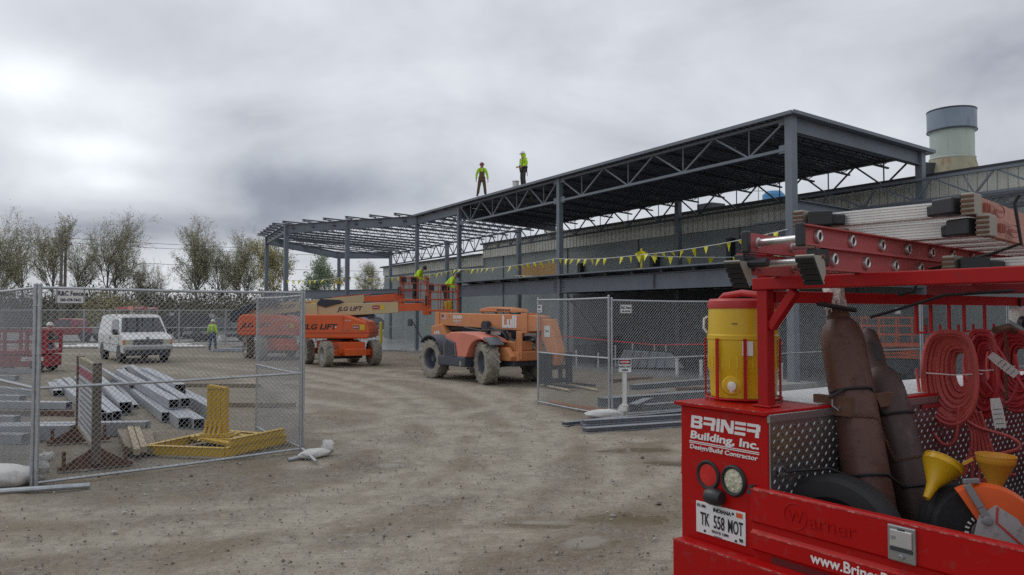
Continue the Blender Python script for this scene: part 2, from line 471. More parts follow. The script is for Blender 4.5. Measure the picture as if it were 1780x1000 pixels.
def at(px, py, Y):
    dx, dy = (px - 890) / 1340, (500 - py) / 1340
    d = V((dx, math.cos(TH) - dy * math.sin(TH), math.sin(TH) + dy * math.cos(TH)))
    return V((0, 0, 2.15)) + d * (Y / d.y)


def gnd(px, py, z=0.0):
    dx, dy = (px - 890) / 1340, (500 - py) / 1340
    d = V((dx, math.cos(TH) - dy * math.sin(TH), math.sin(TH) + dy * math.cos(TH)))
    return V((0, 0, 2.15)) + d * ((z - 2.15) / d.z)


U = V((-0.53, 0.848, 0))      # along the building, away from the viewer
W = V((0.848, 0.53, 0))       # across the building, towards its back
B0 = V((7.94, 21.8, 0))
BRZ = math.atan2(W.y, W.x)


def bw(w, t, z=0.0):
    return B0 + W * w + U * t + Z * z


def wheel(parent, c, ax, Rr, Wd, tm, rm, lugs=0, rim=0.55, name='wheel'):
    """a wheel about axis ax (pointing outwards): rim disc > tyre"""
    c, ax = V(c), V(ax).normalized()
    h = Wd / 2
    r = MB()
    ri = Rr * rim
    r.lathe([(0.0, h * 0.35), (ri * 0.25, h * 0.38), (ri * 0.3, h * 0.15), (ri * 0.8, -h * 0.1), (ri * 0.9, h * 0.55), (ri * 1.0, h * 0.75), (ri * 1.0, -h * 0.8), (0, -h * 0.8)], 24, c, ax, False)
    e = ax.orthogonal().normalized(); g = ax.cross(e)
    for k in range(8):
        a = 2 * math.pi * k / 8
        p = c + (e * math.cos(a) + g * math.sin(a)) * ri * 0.5
        r.lathe([(ri * 0.06, h * 0.1), (ri * 0.06, h * 0.2), (0, h * 0.2)], 6, p, ax, False)
    o = r.build(name, rm, parent, True)
    t = MB()
    t.lathe([(ri, -h * 0.8), (ri * 1.08, -h * 0.95), (Rr * 0.86, -h), (Rr * 0.95, -h * 0.92), (Rr * (0.96 if lugs else 1), -h * 0.6), (Rr * (0.965 if lugs else 1), 0),
             (Rr * (0.96 if lugs else 1), h * 0.6), (Rr * 0.95, h * 0.92), (Rr * 0.86, h), (ri * 1.08, h * 0.95), (ri, h * 0.75), (ri * 0.97, 0)], 36, c, ax, False)
    for k in range(lugs):
        for sd_ in (-1, 1):
            a = 2 * math.pi * (k + (0.5 if sd_ > 0 else 0)) / lugs
            a2 = a + 0.9 * 2 * math.pi / lugs
            d1 = e * math.cos(a) + g * math.sin(a); d2 = e * math.cos(a2) + g * math.sin(a2)
            t.bar(c + d1 * Rr * 0.965 + ax * sd_ * h * 0.98, c + d2 * Rr * 0.975 + ax * sd_ * h * 0.06, Rr * 0.10, Rr * 0.075, (d1 + d2).normalized())
    t.build('tyre', tm, o, True)
    return o


# ------------------------------------------------------------------ ground
def ground_mat():
    m = bpy.data.materials.new('gravel_ground'); m.use_nodes = True
    nt = m.node_tree; N, L = nt.nodes.new, nt.links.new
    b = nt.nodes['Principled BSDF']
    tc = N('ShaderNodeTexCoord'); P = tc.outputs['Object']
    at_ = N('ShaderNodeAttribute'); at_.attribute_name = 'mask'
    sp = N('ShaderNodeSeparateColor'); L(at_.outputs['Color'], sp.inputs[0])
    track, wet, clean = sp.outputs

    def nz(scale, detail=6, rough=0.6, src=P):
        n = N('ShaderNodeTexNoise'); n.inputs['Scale'].default_value = scale; n.inputs['Detail'].default_value = detail
        n.inputs['Roughness'].default_value = rough; L(src, n.inputs['Vector']); return n.outputs[0]

    def rng(x, a, c, lo=0.0, hi=1.0):
        n = N('ShaderNodeMapRange'); L(x, n.inputs[0])
        for i, v in enumerate((a, c, lo, hi)): n.inputs[i + 1].default_value = v
        return n.outputs[0]

    def mth(op, a, c):
        n = N('ShaderNodeMath'); n.operation = op
        for i, x in enumerate((a, c)):
            if isinstance(x, (int, float)): n.inputs[i].default_value = x
            else: L(x, n.inputs[i])
        return n.outputs[0]

    def mix(f, a, c):
        n = N('ShaderNodeMixRGB')
        if isinstance(f, (int, float)): n.inputs[0].default_value = f
        else: L(f, n.inputs[0])
        for i, x in ((1, a), (2, c)):
            if isinstance(x, tuple): n.inputs[i].default_value = (*x, 1)
            else: L(x, n.inputs[i])
        return n.outputs[0]
    col = mix(rng(nz(0.30, 9, 0.7), 0.38, 0.62), (0.212, 0.163, 0.106), (0.268, 0.226, 0.168))
    col = mix(rng(nz(1.3, 9, 0.75), 0.46, 0.66), col, (0.330, 0.290, 0.228))
    # tracks: pale compacted fines broken up along their length
    tr_ = mth('MULTIPLY', track, rng(nz(1.6, 8, 0.75), 0.30, 0.54))
    col = mix(tr_, col, (0.435, 0.388, 0.310))
    # long thin scrapes left by dragged loads and tyres
    mp = N('ShaderNodeMapping'); mp.inputs['Rotation'].default_value = (0, 0, R(-18)); mp.inputs['Scale'].default_value = (0.9, 6.5, 1); L(P, mp.inputs[0])
    col = mix(mth('MULTIPLY', rng(nz(1.4, 8, 0.7, mp.outputs[0]), 0.55, 0.68), 0.45), col, (0.125, 0.100, 0.074))
    col = mix(mth('MULTIPLY', rng(nz(1.1, 7, 0.7, mp.outputs[0]), 0.30, 0.42, 1.0, 0.0), 0.5), col, (0.42, 0.385, 0.32))
    vo = N('ShaderNodeTexVoronoi'); vo.inputs['Scale'].default_value = 20; vo.inputs['Randomness'].default_value = 1; L(P, vo.inputs['Vector'])
    vs = N('ShaderNodeSeparateColor'); L(vo.outputs['Color'], vs.inputs[0])
    vo2 = N('ShaderNodeTexVoronoi'); vo2.inputs['Scale'].default_value = 60; L(P, vo2.inputs['Vector'])
    vs2 = N('ShaderNodeSeparateColor'); L(vo2.outputs['Color'], vs2.inputs[0])
    stone = mix(vs.outputs[1], (0.065, 0.056, 0.046), (0.56, 0.53, 0.47))
    stone = mix(0.4, stone, mix(vs2.outputs[0], (0.06, 0.052, 0.044), (0.52, 0.49, 0.43)))
    stone = mix(0.30, stone, (0.20, 0.18, 0.155))
    amt = mth('MULTIPLY', rng(nz(0.75, 7, 0.65), 0.42, 0.66, 0.12, 0.95), mth('SUBTRACT', 1.0, mth('MULTIPLY', tr_, 0.7)))
    amt = mth('MULTIPLY', amt, rng(vs.outputs[0], 0.15, 0.7))
    col = mix(amt, col, stone)
    # clods and pits at hand size
    cl = rng(nz(5.5, 8, 0.8), 0.36, 0.64)
    col = mix(mth('MULTIPLY', mth('SUBTRACT', 1.0, cl), 0.42), col, (0.125, 0.102, 0.077))
    col = mix(mth('MULTIPLY', rng(nz(9.0, 5, 0.8), 0.60, 0.72), 0.35), col, (0.54, 0.50, 0.43))
    # damp soil and standing water
    damp = rng(mth('ADD', wet, mth('MULTIPLY', mth('SUBTRACT', nz(2.6, 8, 0.75), 0.5), 0.9)), 0.18, 0.75)
    col = mix(mth('MULTIPLY', damp, 0.6), col, (0.165, 0.130, 0.088))
    far = mix(rng(nz(0.05, 4), 0.35, 0.65), (0.33, 0.32, 0.30), (0.24, 0.235, 0.20))
    col = mix(clean, col, far)
    water = rng(mth('ADD', wet, mth('MULTIPLY', mth('SUBTRACT', nz(3.6, 8, 0.72), 0.5), 0.8)), 0.56, 0.74)
    col = mix(mth('MULTIPLY', water, 0.8), col, (0.175, 0.140, 0.088))
    L(col, b.inputs['Base Color'])
    L(rng(water, 0, 1, 0.92, 0.13), b.inputs['Roughness'])
    b.inputs['Specular IOR Level'].default_value = 0.4
    h = mth('ADD', mth('MULTIPLY', vo.outputs['Distance'], -0.6), mth('MULTIPLY', nz(14, 6, 0.7), 1.2))
    h = mth('ADD', h, mth('MULTIPLY', vo2.outputs['Distance'], -0.35))
    bp = N('ShaderNodeBump'); bp.inputs['Distance'].default_value = 0.03
    L(h, bp.inputs['Height']); L(mth('MULTIPLY', mth('SUBTRACT', 1.0, water), 0.75), bp.inputs['Strength'])
    L(bp.outputs[0], b.inputs['Normal'])
    return m


# wheel tracks worn into the yard (metres) and wet hollows (x, y, rx, ry)
TRACKS = [[(-3.4, 3.0), (-2.2, 7.0), (-1.2, 10.5), (-1.1, 14), (-1.8, 18), (-3.2, 22), (-6, 27), (-9, 31)],
          [(-1.6, 3.0), (-0.6, 7.0), (0.3, 10.5), (0.35, 14), (-0.3, 18), (-1.6, 22.5), (-4.2, 27), (-7, 30)],
          [(-7.0, 6.2), (-3.5, 7.6), (-0.3, 9.8), (0.6, 12.2), (0.9, 15), (0.2, 19), (-1, 23)],
          [(-7.5, 4.6), (-3.5, 5.9), (0.4, 8.0), (2.2, 10.5), (3, 13)],
          [(-2.9, 11), (-2.3, 14), (-2.6, 18), (-4.6, 23), (-8, 28), (-13, 32)],
          [(-4.6, 17), (-6, 21), (-9, 26), (-13, 30), (-20, 34)],
          [(-0.2, 20), (-2, 24.5), (-5.2, 28.5)], [(-12, 38), (-20, 41), (-30, 43)], [(-8, 35), (-16, 39), (-26, 42)],
          [(-3.0, 20.0), (-7.0, 24.2), (-12.0, 27.8), (-16, 31)]]
TRACKS += [[(-7.8, 9.2), (-4.6, 8.3), (-2.6, 8.9), (-1.5, 10.4), (-1.8, 12.4), (-3.0, 13.6)], [(-3.8, 6.1), (-1.2, 6.5), (0.5, 7.9), (1.3, 10.2), (1.6, 13.5)], [(-5.2, 4.9), (-2.4, 4.6), (0.6, 5.0)], [(-1.9, 16.5), (0.1, 14.2), (2.2, 13.2)],
           [(-9.5, 7.5), (-5.0, 6.9), (-1.8, 8.2), (-0.2, 10.6), (-0.4, 13.4), (-2.4, 16.6), (-5.5, 19.5)], [(-6, 3.8), (-2.0, 5.2), (1.0, 6.4), (2.4, 8.6), (2.6, 11)], [(-0.6, 4.0), (1.2, 5.4), (2.2, 7.6)],
           [(-3.4, 14.2), (-1.6, 15.8), (0.4, 19.2), (0.8, 22)], [(-8.5, 24), (-4, 25.6), (0, 24.6)], [(-14, 33.5), (-9.8, 31.2), (-5.5, 29.5), (-2, 28.6)]]
WET = [(0.70, 7.25, 0.45, 0.32), (1.15, 8.15, 0.75, 0.36), (0.3, 8.0, 0.6, 0.22), (2.3, 11.2, 0.6, 0.3), (1.9, 12.2, 0.95, 0.3),
       (-1.7, 11.0, 0.35, 0.25)]


def seg_d(p, a, b):
    ab = b - a; t = max(0, min(1, (p - a).dot(ab) / ab.length_squared))
    return (p - a - ab * t).length


def build_ground():
    xs = [-900, -400, -200, -120, -80, -60, -45, -36, -30]
    x = -26.0
    while x < 12: xs.append(x); x += 0.17 if -9 < x < 5 else 0.4
    xs += [12, 16, 22, 30, 45, 80, 200, 500, 900]
    ys = [-300, -100, -40, -15, -5, 0]
    y = 2.0
    while y < 64: ys.append(y); y += max(0.1, 0.013 * y)
    ys += [66, 75, 90, 110, 150, 250, 500, 1200, 2500]
    tr = [[V((a, b)) for a, b in t] for t in TRACKS]
    vs, cols = [], []
    for yy in ys:
        for xx in xs:
            p = V((xx, yy)); tk = 0; wt = 0
            if -30 < xx < 12 and 2 <= yy < 50:
                d = min(seg_d(p, t[i], t[i + 1]) for t in tr for i in range(len(t) - 1))
                d += 0.18 * noise.noise(V((xx * 1.3, yy * 1.3, 4)))
                tk = max(0.0, 1 - max(0, d - 0.14) / 0.30)
                for (a, b, rx, ry) in WET:
                    q = ((xx - a) / rx) ** 2 + ((yy - b) / ry) ** 2
                    wt = max(wt, math.exp(-q * 0.8))
                if bw_side(xx, yy) > -1.5: wt = max(wt, 0.25)
            z = 0.0
            if -29 < xx < 11 and 2 < yy < 60:
                z = 0.020 * noise.noise(V((xx * 0.9, yy * 0.9, 1))) + 0.016 * noise.noise(V((xx * 2.6, yy * 2.6, 7))) + 0.008 * noise.noise(V((xx * 7, yy * 7, 2))) - 0.014 * tk - 0.012 * wt
                # ridge thrown up beside each rut
                if tk < 0.5: z += 0.016 * max(0, 1 - abs(d - 0.42) / 0.14)
                z = min(z, 0.03)
            vs.append((xx, yy, z))
            cl = min(1, max(0, (yy - 50) / 6)) if yy < 500 else 1
            cols.append((tk, wt, cl, 1))
    nx = len(xs)
    fs = [(j * nx + i, j * nx + i + 1, (j + 1) * nx + i + 1, (j + 1) * nx + i) for j in range(len(ys) - 1) for i in range(nx - 1)]
    me = bpy.data.meshes.new('ground'); me.from_pydata(vs, [], fs)
    ca = me.color_attributes.new('mask', 'FLOAT_COLOR', 'POINT')
    ca.data.foreach_set('color', [c for k in cols for c in k])
    me.polygons.foreach_set('use_smooth', [True] * len(me.polygons))
    me.materials.append(ground_mat())
    o = bpy.data.objects.new('ground', me); C.objects.link(o); o['kind'] = 'structure'


def bw_side(x, y):
    return (V((x, y, 0)) - B0).dot(W)


build_ground()

# loose stones lying on the gravel: nobody could count them
rnd = random.Random(5)
g = MB()
for k in range(9000):
    y = 3.5 + 13 * rnd.random() ** 1.6
    x = rnd.uniform(-0.75, 0.62) * y + rnd.uniform(-1, 1)
    if (V((x, y)) - V((2.3, 4.3))).length < 1.2: continue
    s = rnd.choice((0.006, 0.007, 0.009, 0.011, 0.015)) * rnd.uniform(0.7, 1.4)
    if rnd.random() < 0.03: s *= 1.9
    a = rnd.random() * 6.3; ca, sa = math.cos(a), math.sin(a)
    pts = [(1, 0, .1), (.3, .8, -.1), (-.8, .5, .1), (-.7, -.6, 0), (.4, -.9, .05), (.1, .1, .75), (-.1, 0, -.6)]
    vs = [(x + (px * ca - py * sa) * s * rnd.uniform(.8, 1.2), y + (px * sa + py * ca) * s * rnd.uniform(.8, 1.2), 0.012 + pz * s) for px, py, pz in pts]
    g.m = rnd.choice((0, 0, 1, 2, 2))
    g.add(vs, [(i, (i + 1) % 5, 5) for i in range(5)] + [((i + 1) % 5, i, 6) for i in range(5)])
o = g.build('gravel', [mat('grey_stone', (0.27, 0.26, 0.24), 0.85), mat('pale_stone', (0.42, 0.40, 0.36), 0.85), mat('brown_stone', (0.17, 0.14, 0.11), 0.85)])
o['kind'] = 'stuff'
o['label'] = 'loose grey and brown stones scattered over the gravel yard'

# concrete slab under the steel frame, and its pale strip of kerb
s = MB()
q = [bw(-0.35, -9), bw(-0.35, 25.6), bw(-3.1, 29.4), bw(-5.5, 33.4), bw(-4.5, 42.2), bw(3, 47.2), bw(9, 47.2), bw(9, -9)]
s.prism([(p.x, p.y) for p in q], (0, 0, -0.25), (1, 0, 0), (0, 1, 0), 0.33)
o = s.build('slab', M['slab']); o['kind'] = 'structure'

# distant paved road and strip of grass beyond the yard
s = MB(); s.box(-260, 200, 66, 74, -0.3, 0.012); o = s.build('road', mat('far_asphalt', (0.20, 0.20, 0.20), 0.8)); o['kind'] = 'structure'
s = MB(); s.box(-26, 14, 74.5, 80, -0.3, 0.03); o = s.build('lawn', mat('grass_verge', (0.10, 0.15, 0.05), 0.9, var=0.3, vs=1)); o['kind'] = 'structure'


# ------------------------------------------------------------------ existing building behind the steel frame
bd = thing('industrial_building', 'long industrial building with grey green wall and beige metal siding behind the steel frame', 'building', bw(7.5, 12), BRZ)


def wall_part(name, w0, w1, t0, t1, z0, z1, m, par=bd):
    b = MB(); q = [bw(w0, t0), bw(w1, t0), bw(w1, t1), bw(w0, t1)]
    b.prism([(p.x, p.y) for p in q], (0, 0, z0), (1, 0, 0), (0, 1, 0), z1 - z0)
    return b.build(name, m, par, world=True)


wall_part('wall', 7.5, 40, -30, 47.7, -0.2, 5.84, M['wall'])
wall_part('dark_wall_band', 7.40, 7.50, 6.2, 20.4, -0.1, 3.2, mat('dark_grey_wall_band', (0.065, 0.072, 0.082), 0.6, var=0.15))  # thin darker grey band laid over the wall below mezzanine height
# ribbed metal band
for (t0, t1, z0, z1) in ((-30, 30.5, 5.842, 6.72), (30.5, 47.6, 5.35, 6.05)):
    b = MB(); t = t0
    while t < t1:
        b.bar(bw(7.44, t, (z0 + z1) / 2), bw(7.44, min(t1, t + 0.287), (z0 + z1) / 2), 0.10, z1 - z0)
        b.bar(bw(7.385, t + 0.03, (z0 + z1) / 2), bw(7.385, t + 0.085, (z0 + z1) / 2), 0.02, z1 - z0 - 0.02)
        t += 0.305
    b.build('metal_band', M['beige'], bd, world=True)
wall_part('roof', 7.50, 40, -30, 30.5, 5.845, 6.70, M['beige'])
wall_part('roof', 7.55, 40, 30.6, 47.7, 5.845, 6.02, M['beige'])
b = MB()
b.bar(bw(7.36, -30, 6.78), bw(7.36, 30.6, 6.78), 0.26, 0.11)
b.bar(bw(7.36, 30.6, 6.10), bw(7.36, 48.0, 6.10), 0.30, 0.12)
b.build('gutter', M['dark'], bd, world=True)
mat('wall_joint_sealant', (0.15, 0.17, 0.17), 0.7)
for t in (-20, -12, -4, 3, 8.5, 15, 21, 28, 35, 41):
    b = MB(); b.bar(bw(7.47, t, -0.1), bw(7.47, t, 5.34 if t > 30.5 else 5.83), 0.07, 0.02, U)
    b.build('wall_joint', MATS['wall_joint_sealant'], bd, world=True)
b = MB()
b.bar(bw(7.46, 22.0, 4.72), bw(7.46, 25.9, 4.72), 0.06, 0.72)
b.build('plywood_panel', M['ply'], bd, world=True)
for t, z0, z1, w_ in ((8.9, 3.7, 5.4, 0.3), (19.6, 3.6, 4.9, 0.28), (13.6, 4.1, 4.9, 0.6)):
    b = MB(); b.bar(bw(7.35, t, z0), bw(7.35, t, z1), w_, 0.25, U)
    b.build('wall_duct', M['dark'], bd, world=True)
b = MB()
b.bar(bw(7.40, -8, 0.0), bw(7.40, -8, 2.2), 1.0, 0.1, U)
b.build('door', mat('grey_steel_door', (0.12, 0.14, 0.15), 0.5), bd, world=True)
for (t, n) in ((11.2, 0), (23.9, 1)):
    b = MB()
    p = bw(8.6, t, 6.7)
    b.bar(p, p + Z * 0.55, 0.9, 0.9, U)
    b.build('roof_unit', M['dark'] if n == 0 else M['beige'], bd, world=True)

# exhaust stack on the roof
st = thing('exhaust_stack', 'tall round exhaust stack with blue grey collar and rust streaked base on the roof', 'exhaust stack', bw(12, 1.9, 6.7))
b = MB(); b.lathe([(0.84, 2.5), (0.86, 2.52), (0.86, 3.32), (0.83, 3.34), (0.78, 3.3), (0.78, 2.6)], 40); b.build('collar', M['stackb'], st, True)
b = MB(); b.lathe([(0.77, 1.42), (0.77, 2.55)], 40); b.lathe([(0.80, 1.40), (0.82, 1.44), (0.80, 1.48)], 40); b.build('cylinder', M['stackg'], st, True)
b = MB(); b.lathe([(1.05, -0.1), (1.05, 0.35), (0.98, 0.62), (0.79, 1.42)], 40); b.build('base_cone', M['stackr'], st, True)
for z_, r_ in ((2.52, 0.885), (3.3, 0.88)):
    b = MB(); b.lathe([(r_ - .015, z_ - .03), (r_, z_), (r_ - .015, z_ + .03)], 40, cap=False); b.build('band', M['dark'], st, True)
b = MB(); b.bar((-0.79, -.2, 1.0), (-1.25, -.3, 1.0), 0.12, 0.5); b.build('bracket', M['dark'], st)
fv = thing('roof_fan', 'small pale roof fan with blue housing, seen through the roof truss', 'roof fan', bw(12, 10.4, 6.7))
fv.scale = (.72, .72, .85)
b = MB(); b.lathe([(0.95, -0.1), (0.85, 0.5), (0.55, 0.95)], 28); b.build('base_cone', M['stackg'], fv, True)
b = MB(); b.lathe([(0.56, 0.93), (0.72, 1.0), (0.72, 1.35), (0.5, 1.55), (0, 1.6)], 28); b.build('housing', mat('blue_fan_paint', (0.06, 0.22, 0.42), 0.5), fv, True)
b = MB(); b.bar((-1.2, -.6, 0), (-1.2, -.6, 2.0), 0.05, 0.05); b.bar((-1.5, -.6, 1.5), (-.9, -.6, 1.5), 0.04, 0.04); b.bar((-1.4, -.6, 1.9), (-1.0, -.6, 1.9), 0.04, 0.04); b.build('mast', M['galv'], fv)
b = MB(); b.bar((.9, -.4, .55), (.9, -.4, 1.1), 0.14, 0.14); b.build('control_box', M['yellow'], fv)


# ------------------------------------------------------------------ new steel frame
sf = thing('steel_frame_building', 'open grey steel frame of a new building with trusses, roof deck and mezzanine', 'steel frame', bw(0, 12), BRZ)


def zf(t): return 7.84 - 0.0085 * t                # top of the roof edge, front
def zb(t): return 7.52 - 0.0095 * t                # top of the roof edge, back
def zr(w, t): return zf(t) + (zb(t) - zf(t)) * w / 6.5


def member(name, fn, m=M['steel']):
    b = MB(); fn(b); return b.build(name, m, sf, world=True)


def column(p, z1, z0=0.08, s=0.30, plate=True):
    def f(b):
        b.bar(V((p.x, p.y, z0)), V((p.x, p.y, z1)), s, s, W)
        b.bar(V((p.x, p.y, z0)), V((p.x, p.y, z0 + 0.04)), s + 0.22, s + 0.22, W)
        b.bar(V((p.x, p.y, z1)), V((p.x, p.y, z1 + 0.025)), s + 0.06, s + 0.06, W)
    return member('column', f)


PA = [bw(0, 25), bw(-2.6, 29), bw(-5.0, 33.2), bw(-4.0, 41.7), bw(3.0, 46.4), bw(6.5, 44)]   # bay at the far end
for t, s in ((0, 0.24), (11.3, 0.20), (20, 0.185)): column(bw(0, t), zf(t) - 0.02, s=s)
for t in (0, 11.2, 24.6, 34): column(bw(6.5, t), zb(t) - 0.04, s=0.23)
ZL = 7.62
for p, s_ in zip(PA, (0.18, 0.22, 0.24, 0.23, 0.22, 0.22)): column(p, ZL if bw_side(p.x, p.y) < 1 else 7.15, s=s_)
for t, w in ((5.6, 6.4), (16, 6.4)): column(bw(w, t), 3.0, s=0.25)


def truss(b, pt, pb, n, ch=0.085, web=0.05):
    """pt, pb: functions 0..1 -> top and bottom chord points"""
    b.bar(pt(0), pt(1), ch * 1.3, ch); b.bar(pb(0.0), pb(1.0), ch * 1.3, ch)
    for k in range(n):
        a, m_, c = k / n, (k + 0.5) / n, (k + 1) / n
        b.bar(pt(a), pb(m_), web, web); b.bar(pb(m_), pt(c), web, web)
        b.bar(pt(m_), pb(m_), web * 0.7, web * 0.7)


# girder trusses along the front and the back of the tall roof
for (w, zz, segs, dp) in ((0, zf, ((0.12, 11.2, 4), (11.4, 19.9, 4)), 1.0), (6.5, zb, ((0.2, 11.05, 5), (11.4, 24.4, 6), (24.8, 33.8, 6), (34.2, 43.6, 6)), 1.0)):
    for (t0, t1, n) in segs:
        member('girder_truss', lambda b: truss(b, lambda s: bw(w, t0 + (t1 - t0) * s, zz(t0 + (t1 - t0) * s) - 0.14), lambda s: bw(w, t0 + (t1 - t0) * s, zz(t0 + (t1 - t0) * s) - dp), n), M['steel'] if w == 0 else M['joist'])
for t_ in (0.22, 11.08, 11.52, 19.78):
    for z_ in (zf(t_) - 0.16, zf(t_) - 0.98): member('gusset_plate', lambda b: b.bar(bw(-0.03, t_ - .16, z_), bw(-0.03, t_ + .16, z_), 0.02, 0.24))
# deep end beams
for (a, c, d) in ((bw(0.13, 0, zr(0, 0) - 0.30), bw(6.38, 0, zr(6.5, 0) - 0.27), 0.48), (bw(0.1, 20, zr(0, 20) - 0.42), bw(6.38, 20.6, zr(6.5, 20) - 0.36), 0.55),
                  (bw(0, 20.1, zf(20) - 0.30), bw(0, 24.9, zf(25) - 0.27), 0.45)):
    member('beam', lambda b: b.ib(a, c, d, 0.24))
# beams round the far bay, at roof and at mezzanine height
for i in range(5):
    a, c = PA[i].copy(), PA[i + 1].copy(); d = (c - a).normalized() * 0.12
    za = ZL if i < 4 else 7.15; zc = ZL if i < 3 else 7.15
    member('beam', lambda b: b.ib(V((a.x, a.y, za - 0.28)) + d, V((c.x, c.y, zc - 0.28)) - d, 0.52, 0.22))
    if i < 3: member('beam', lambda b: b.ib(V((a.x, a.y, 3.28)) + d, V((c.x, c.y, 3.28)) - d, 0.50, 0.22))
# open web joists across the tall roof
t = 0.9
while t < 19.8:
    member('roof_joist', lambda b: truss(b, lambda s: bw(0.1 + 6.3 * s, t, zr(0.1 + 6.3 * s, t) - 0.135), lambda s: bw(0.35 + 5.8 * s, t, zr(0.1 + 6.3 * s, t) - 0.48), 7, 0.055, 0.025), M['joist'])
    t += 1.45
# open web joists of the far bay, their ends running past the edge beam
poly = [(25, 0.0), (29, -2.6), (33.2, -5.0), (41.7, -4.0), (44.0, -0.5)]
t = 21.4
while t < 43.9:
    w0 = -0.1
    for (ta, wa), (tb, wb) in zip(poly[:-1], poly[1:]):
        if ta <= t <= tb: w0 = wa + (wb - wa) * (t - ta) / (tb - ta)
    w0 -= 0.75 if t > 25 else 0.05
    za = ZL if t > 25 else zf(t) - 0.12
    f1 = lambda s: bw(w0 + (6.55 - w0) * s, t, za + 0.12 + (zb(t) - za - 0.08) * s)
    f2 = lambda s: bw(w0 + 0.55 + (6.0 - w0) * s * 0.97, t, za + 0.12 - 0.40 + (zb(t) - za - 0.08) * s)
    def jf(b):
        truss(b, f1, f2, 10, 0.065, 0.026)
        b.bar(f1(0) - Z * 0.09, f1(0.05) - Z * 0.09, 0.07, 0.06)
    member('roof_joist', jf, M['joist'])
    t += 1.4
# roof deck: ribbed sheet with a pale edge angle
b = MB(); t = -0.13
while t < 20.2:
    b.bar(bw(-0.22, t, zr(-0.3, t) - 0.045), bw(6.8, t, zr(6.8, t) - 0.045), 0.15, 0.07, Z)
    b.bar(bw(-0.22, t + 0.125, zr(-0.3, t) - 0.015), bw(6.8, t + 0.125, zr(6.8, t) - 0.015), 0.12, 0.02, Z)
    t += 0.25
b.build('roof_deck', M['deck'], sf, world=True)
b = MB()
b.bar(bw(-0.26, -0.24, zf(0) - 0.03), bw(-0.26, 25.0, zf(25) - 0.03), 0.06, 0.10)
b.bar(bw(-0.22, -0.27, zr(-.3, 0) - 0.03), bw(6.9, -0.27, zr(6.9, 0) - 0.03), 0.06, 0.10)
b.bar(bw(6.9, -0.22, zb(0) - 0.05), bw(6.9, 20.3, zb(20) - 0.05), 0.06, 0.13)
b.build('edge_angle', M['steel'], sf, world=True)
b = MB()
b.bar(bw(0.05, 20.2, zf(20) - 0.04), bw(0.05, 25.3, zf(25) - 0.04), 0.5, 0.05)
b.build('roof_deck', M['deck'], sf, world=True)

# mezzanine: deep front beams, joist seats, deck
ts = [0, 11.3, 20]
for ta, tb in zip(ts[:-1], ts[1:]):
    member('mezzanine_beam', lambda b: b.ib(bw(-0.02, ta + 0.13, 3.26), bw(-0.02, tb - 0.11, 3.26), 0.56, 0.22))
    for tt in (ta + 0.145, tb - 0.125, (ta + tb) / 2): member('stiffener_plate', lambda b: b.bar(bw(-0.07, tt, 3.0), bw(-0.07, tt, 3.52), 0.07, 0.02, U))
for tt in (0, 11.3, 20):
    b = MB()
    for k in (-1, 1):
        for i in range(2):
            for j in range(4): b.lathe([(0.016, 0), (0.016, 0.02), (0, 0.02)], 6, bw(-0.035, tt + k * (0.26 + 0.08 * i), 3.1 + 0.1 * j), -W)
    b.build('bolt', M['dark'], sf, world=True)
t = 0.6
while t < 20:
    def mj(b):
        b.bar(bw(-0.25, t, 3.60), bw(0.25, t, 3.60), 0.10, 0.10)
        truss(b, lambda s: bw(0.2 + 7.1 * s, t, 3.6), lambda s: bw(0.5 + 6.5 * s, t, 3.22), 7, 0.05, 0.025)
    member('mezzanine_joist', mj, M['joist'])
    t += 1.5
b = MB()
q = [bw(-0.12, -0.2), bw(7.3, -0.2), bw(7.3, 20.3), bw(-0.12, 20.3)]
b.prism([(p.x, p.y) for p in q], (0, 0, 3.66), (1, 0, 0), (0, 1, 0), 0.08)
b.build('mezzanine_deck', M['deck'], sf, world=True)
b = MB(); b.bar(bw(-0.3, 20.15, 3.68), bw(-0.3, -0.2, 3.68), 0.34, 0.035); b.build('deck_edge', M['steel'], sf, world=True)
# lower roof framing at the near right, in front of the old siding
member('girder_truss', lambda b: truss(b, lambda s: bw(6.2, 5.2 - 17.2 * s, 6.5), lambda s: bw(6.2, 4.6 - 16.6 * s, 5.80), 9, 0.085, 0.055))
for i, (w, z) in enumerate(((5.2, 5.55), (3.8, 5.30), (2.4, 5.10), (1.0, 4.95))):
    member('roof_joist', lambda b: truss(b, lambda s: bw(w, 2.2 - 13 * s, z), lambda s: bw(w, 1.8 - 12.4 * s, z - 0.30), 12, 0.055, 0.028), M['joist'])
member('mezzanine_beam', lambda b: b.ib(bw(0.15, 0, 3.26), bw(7.3, 0, 3.26), 0.56, 0.22))
member('beam', lambda b: b.ib(bw(0.2, 0, 5.20), bw(5.6, 0, 5.0), 0.36, 0.22))
for (a, c) in ((bw(6.4, 11.4, 0.2), bw(6.4, 8, 3.0)), (bw(6.4, 15.8, 0.2), bw(6.4, 19.5, 3.0)), (bw(6.4, 5.8, 3.0), bw(6.4, 2, 0.3))):
    member('brace', lambda b: b.bar(a, c, 0.1, 0.1))
for p, s_ in [(bw(0, t), 0.55) for t in (0, 11.3, 20)] + [(p, 0.55) for p in PA]:
    member('pier', lambda b: b.bar(V((p.x, p.y, -0.2)), V((p.x, p.y, 0.078)), s_, s_, W) if False else b.bar(V((p.x, p.y, -0.2)), V((p.x, p.y, 0.13)), s_ * 1.2, s_ * 1.2, W), M['concrete'])


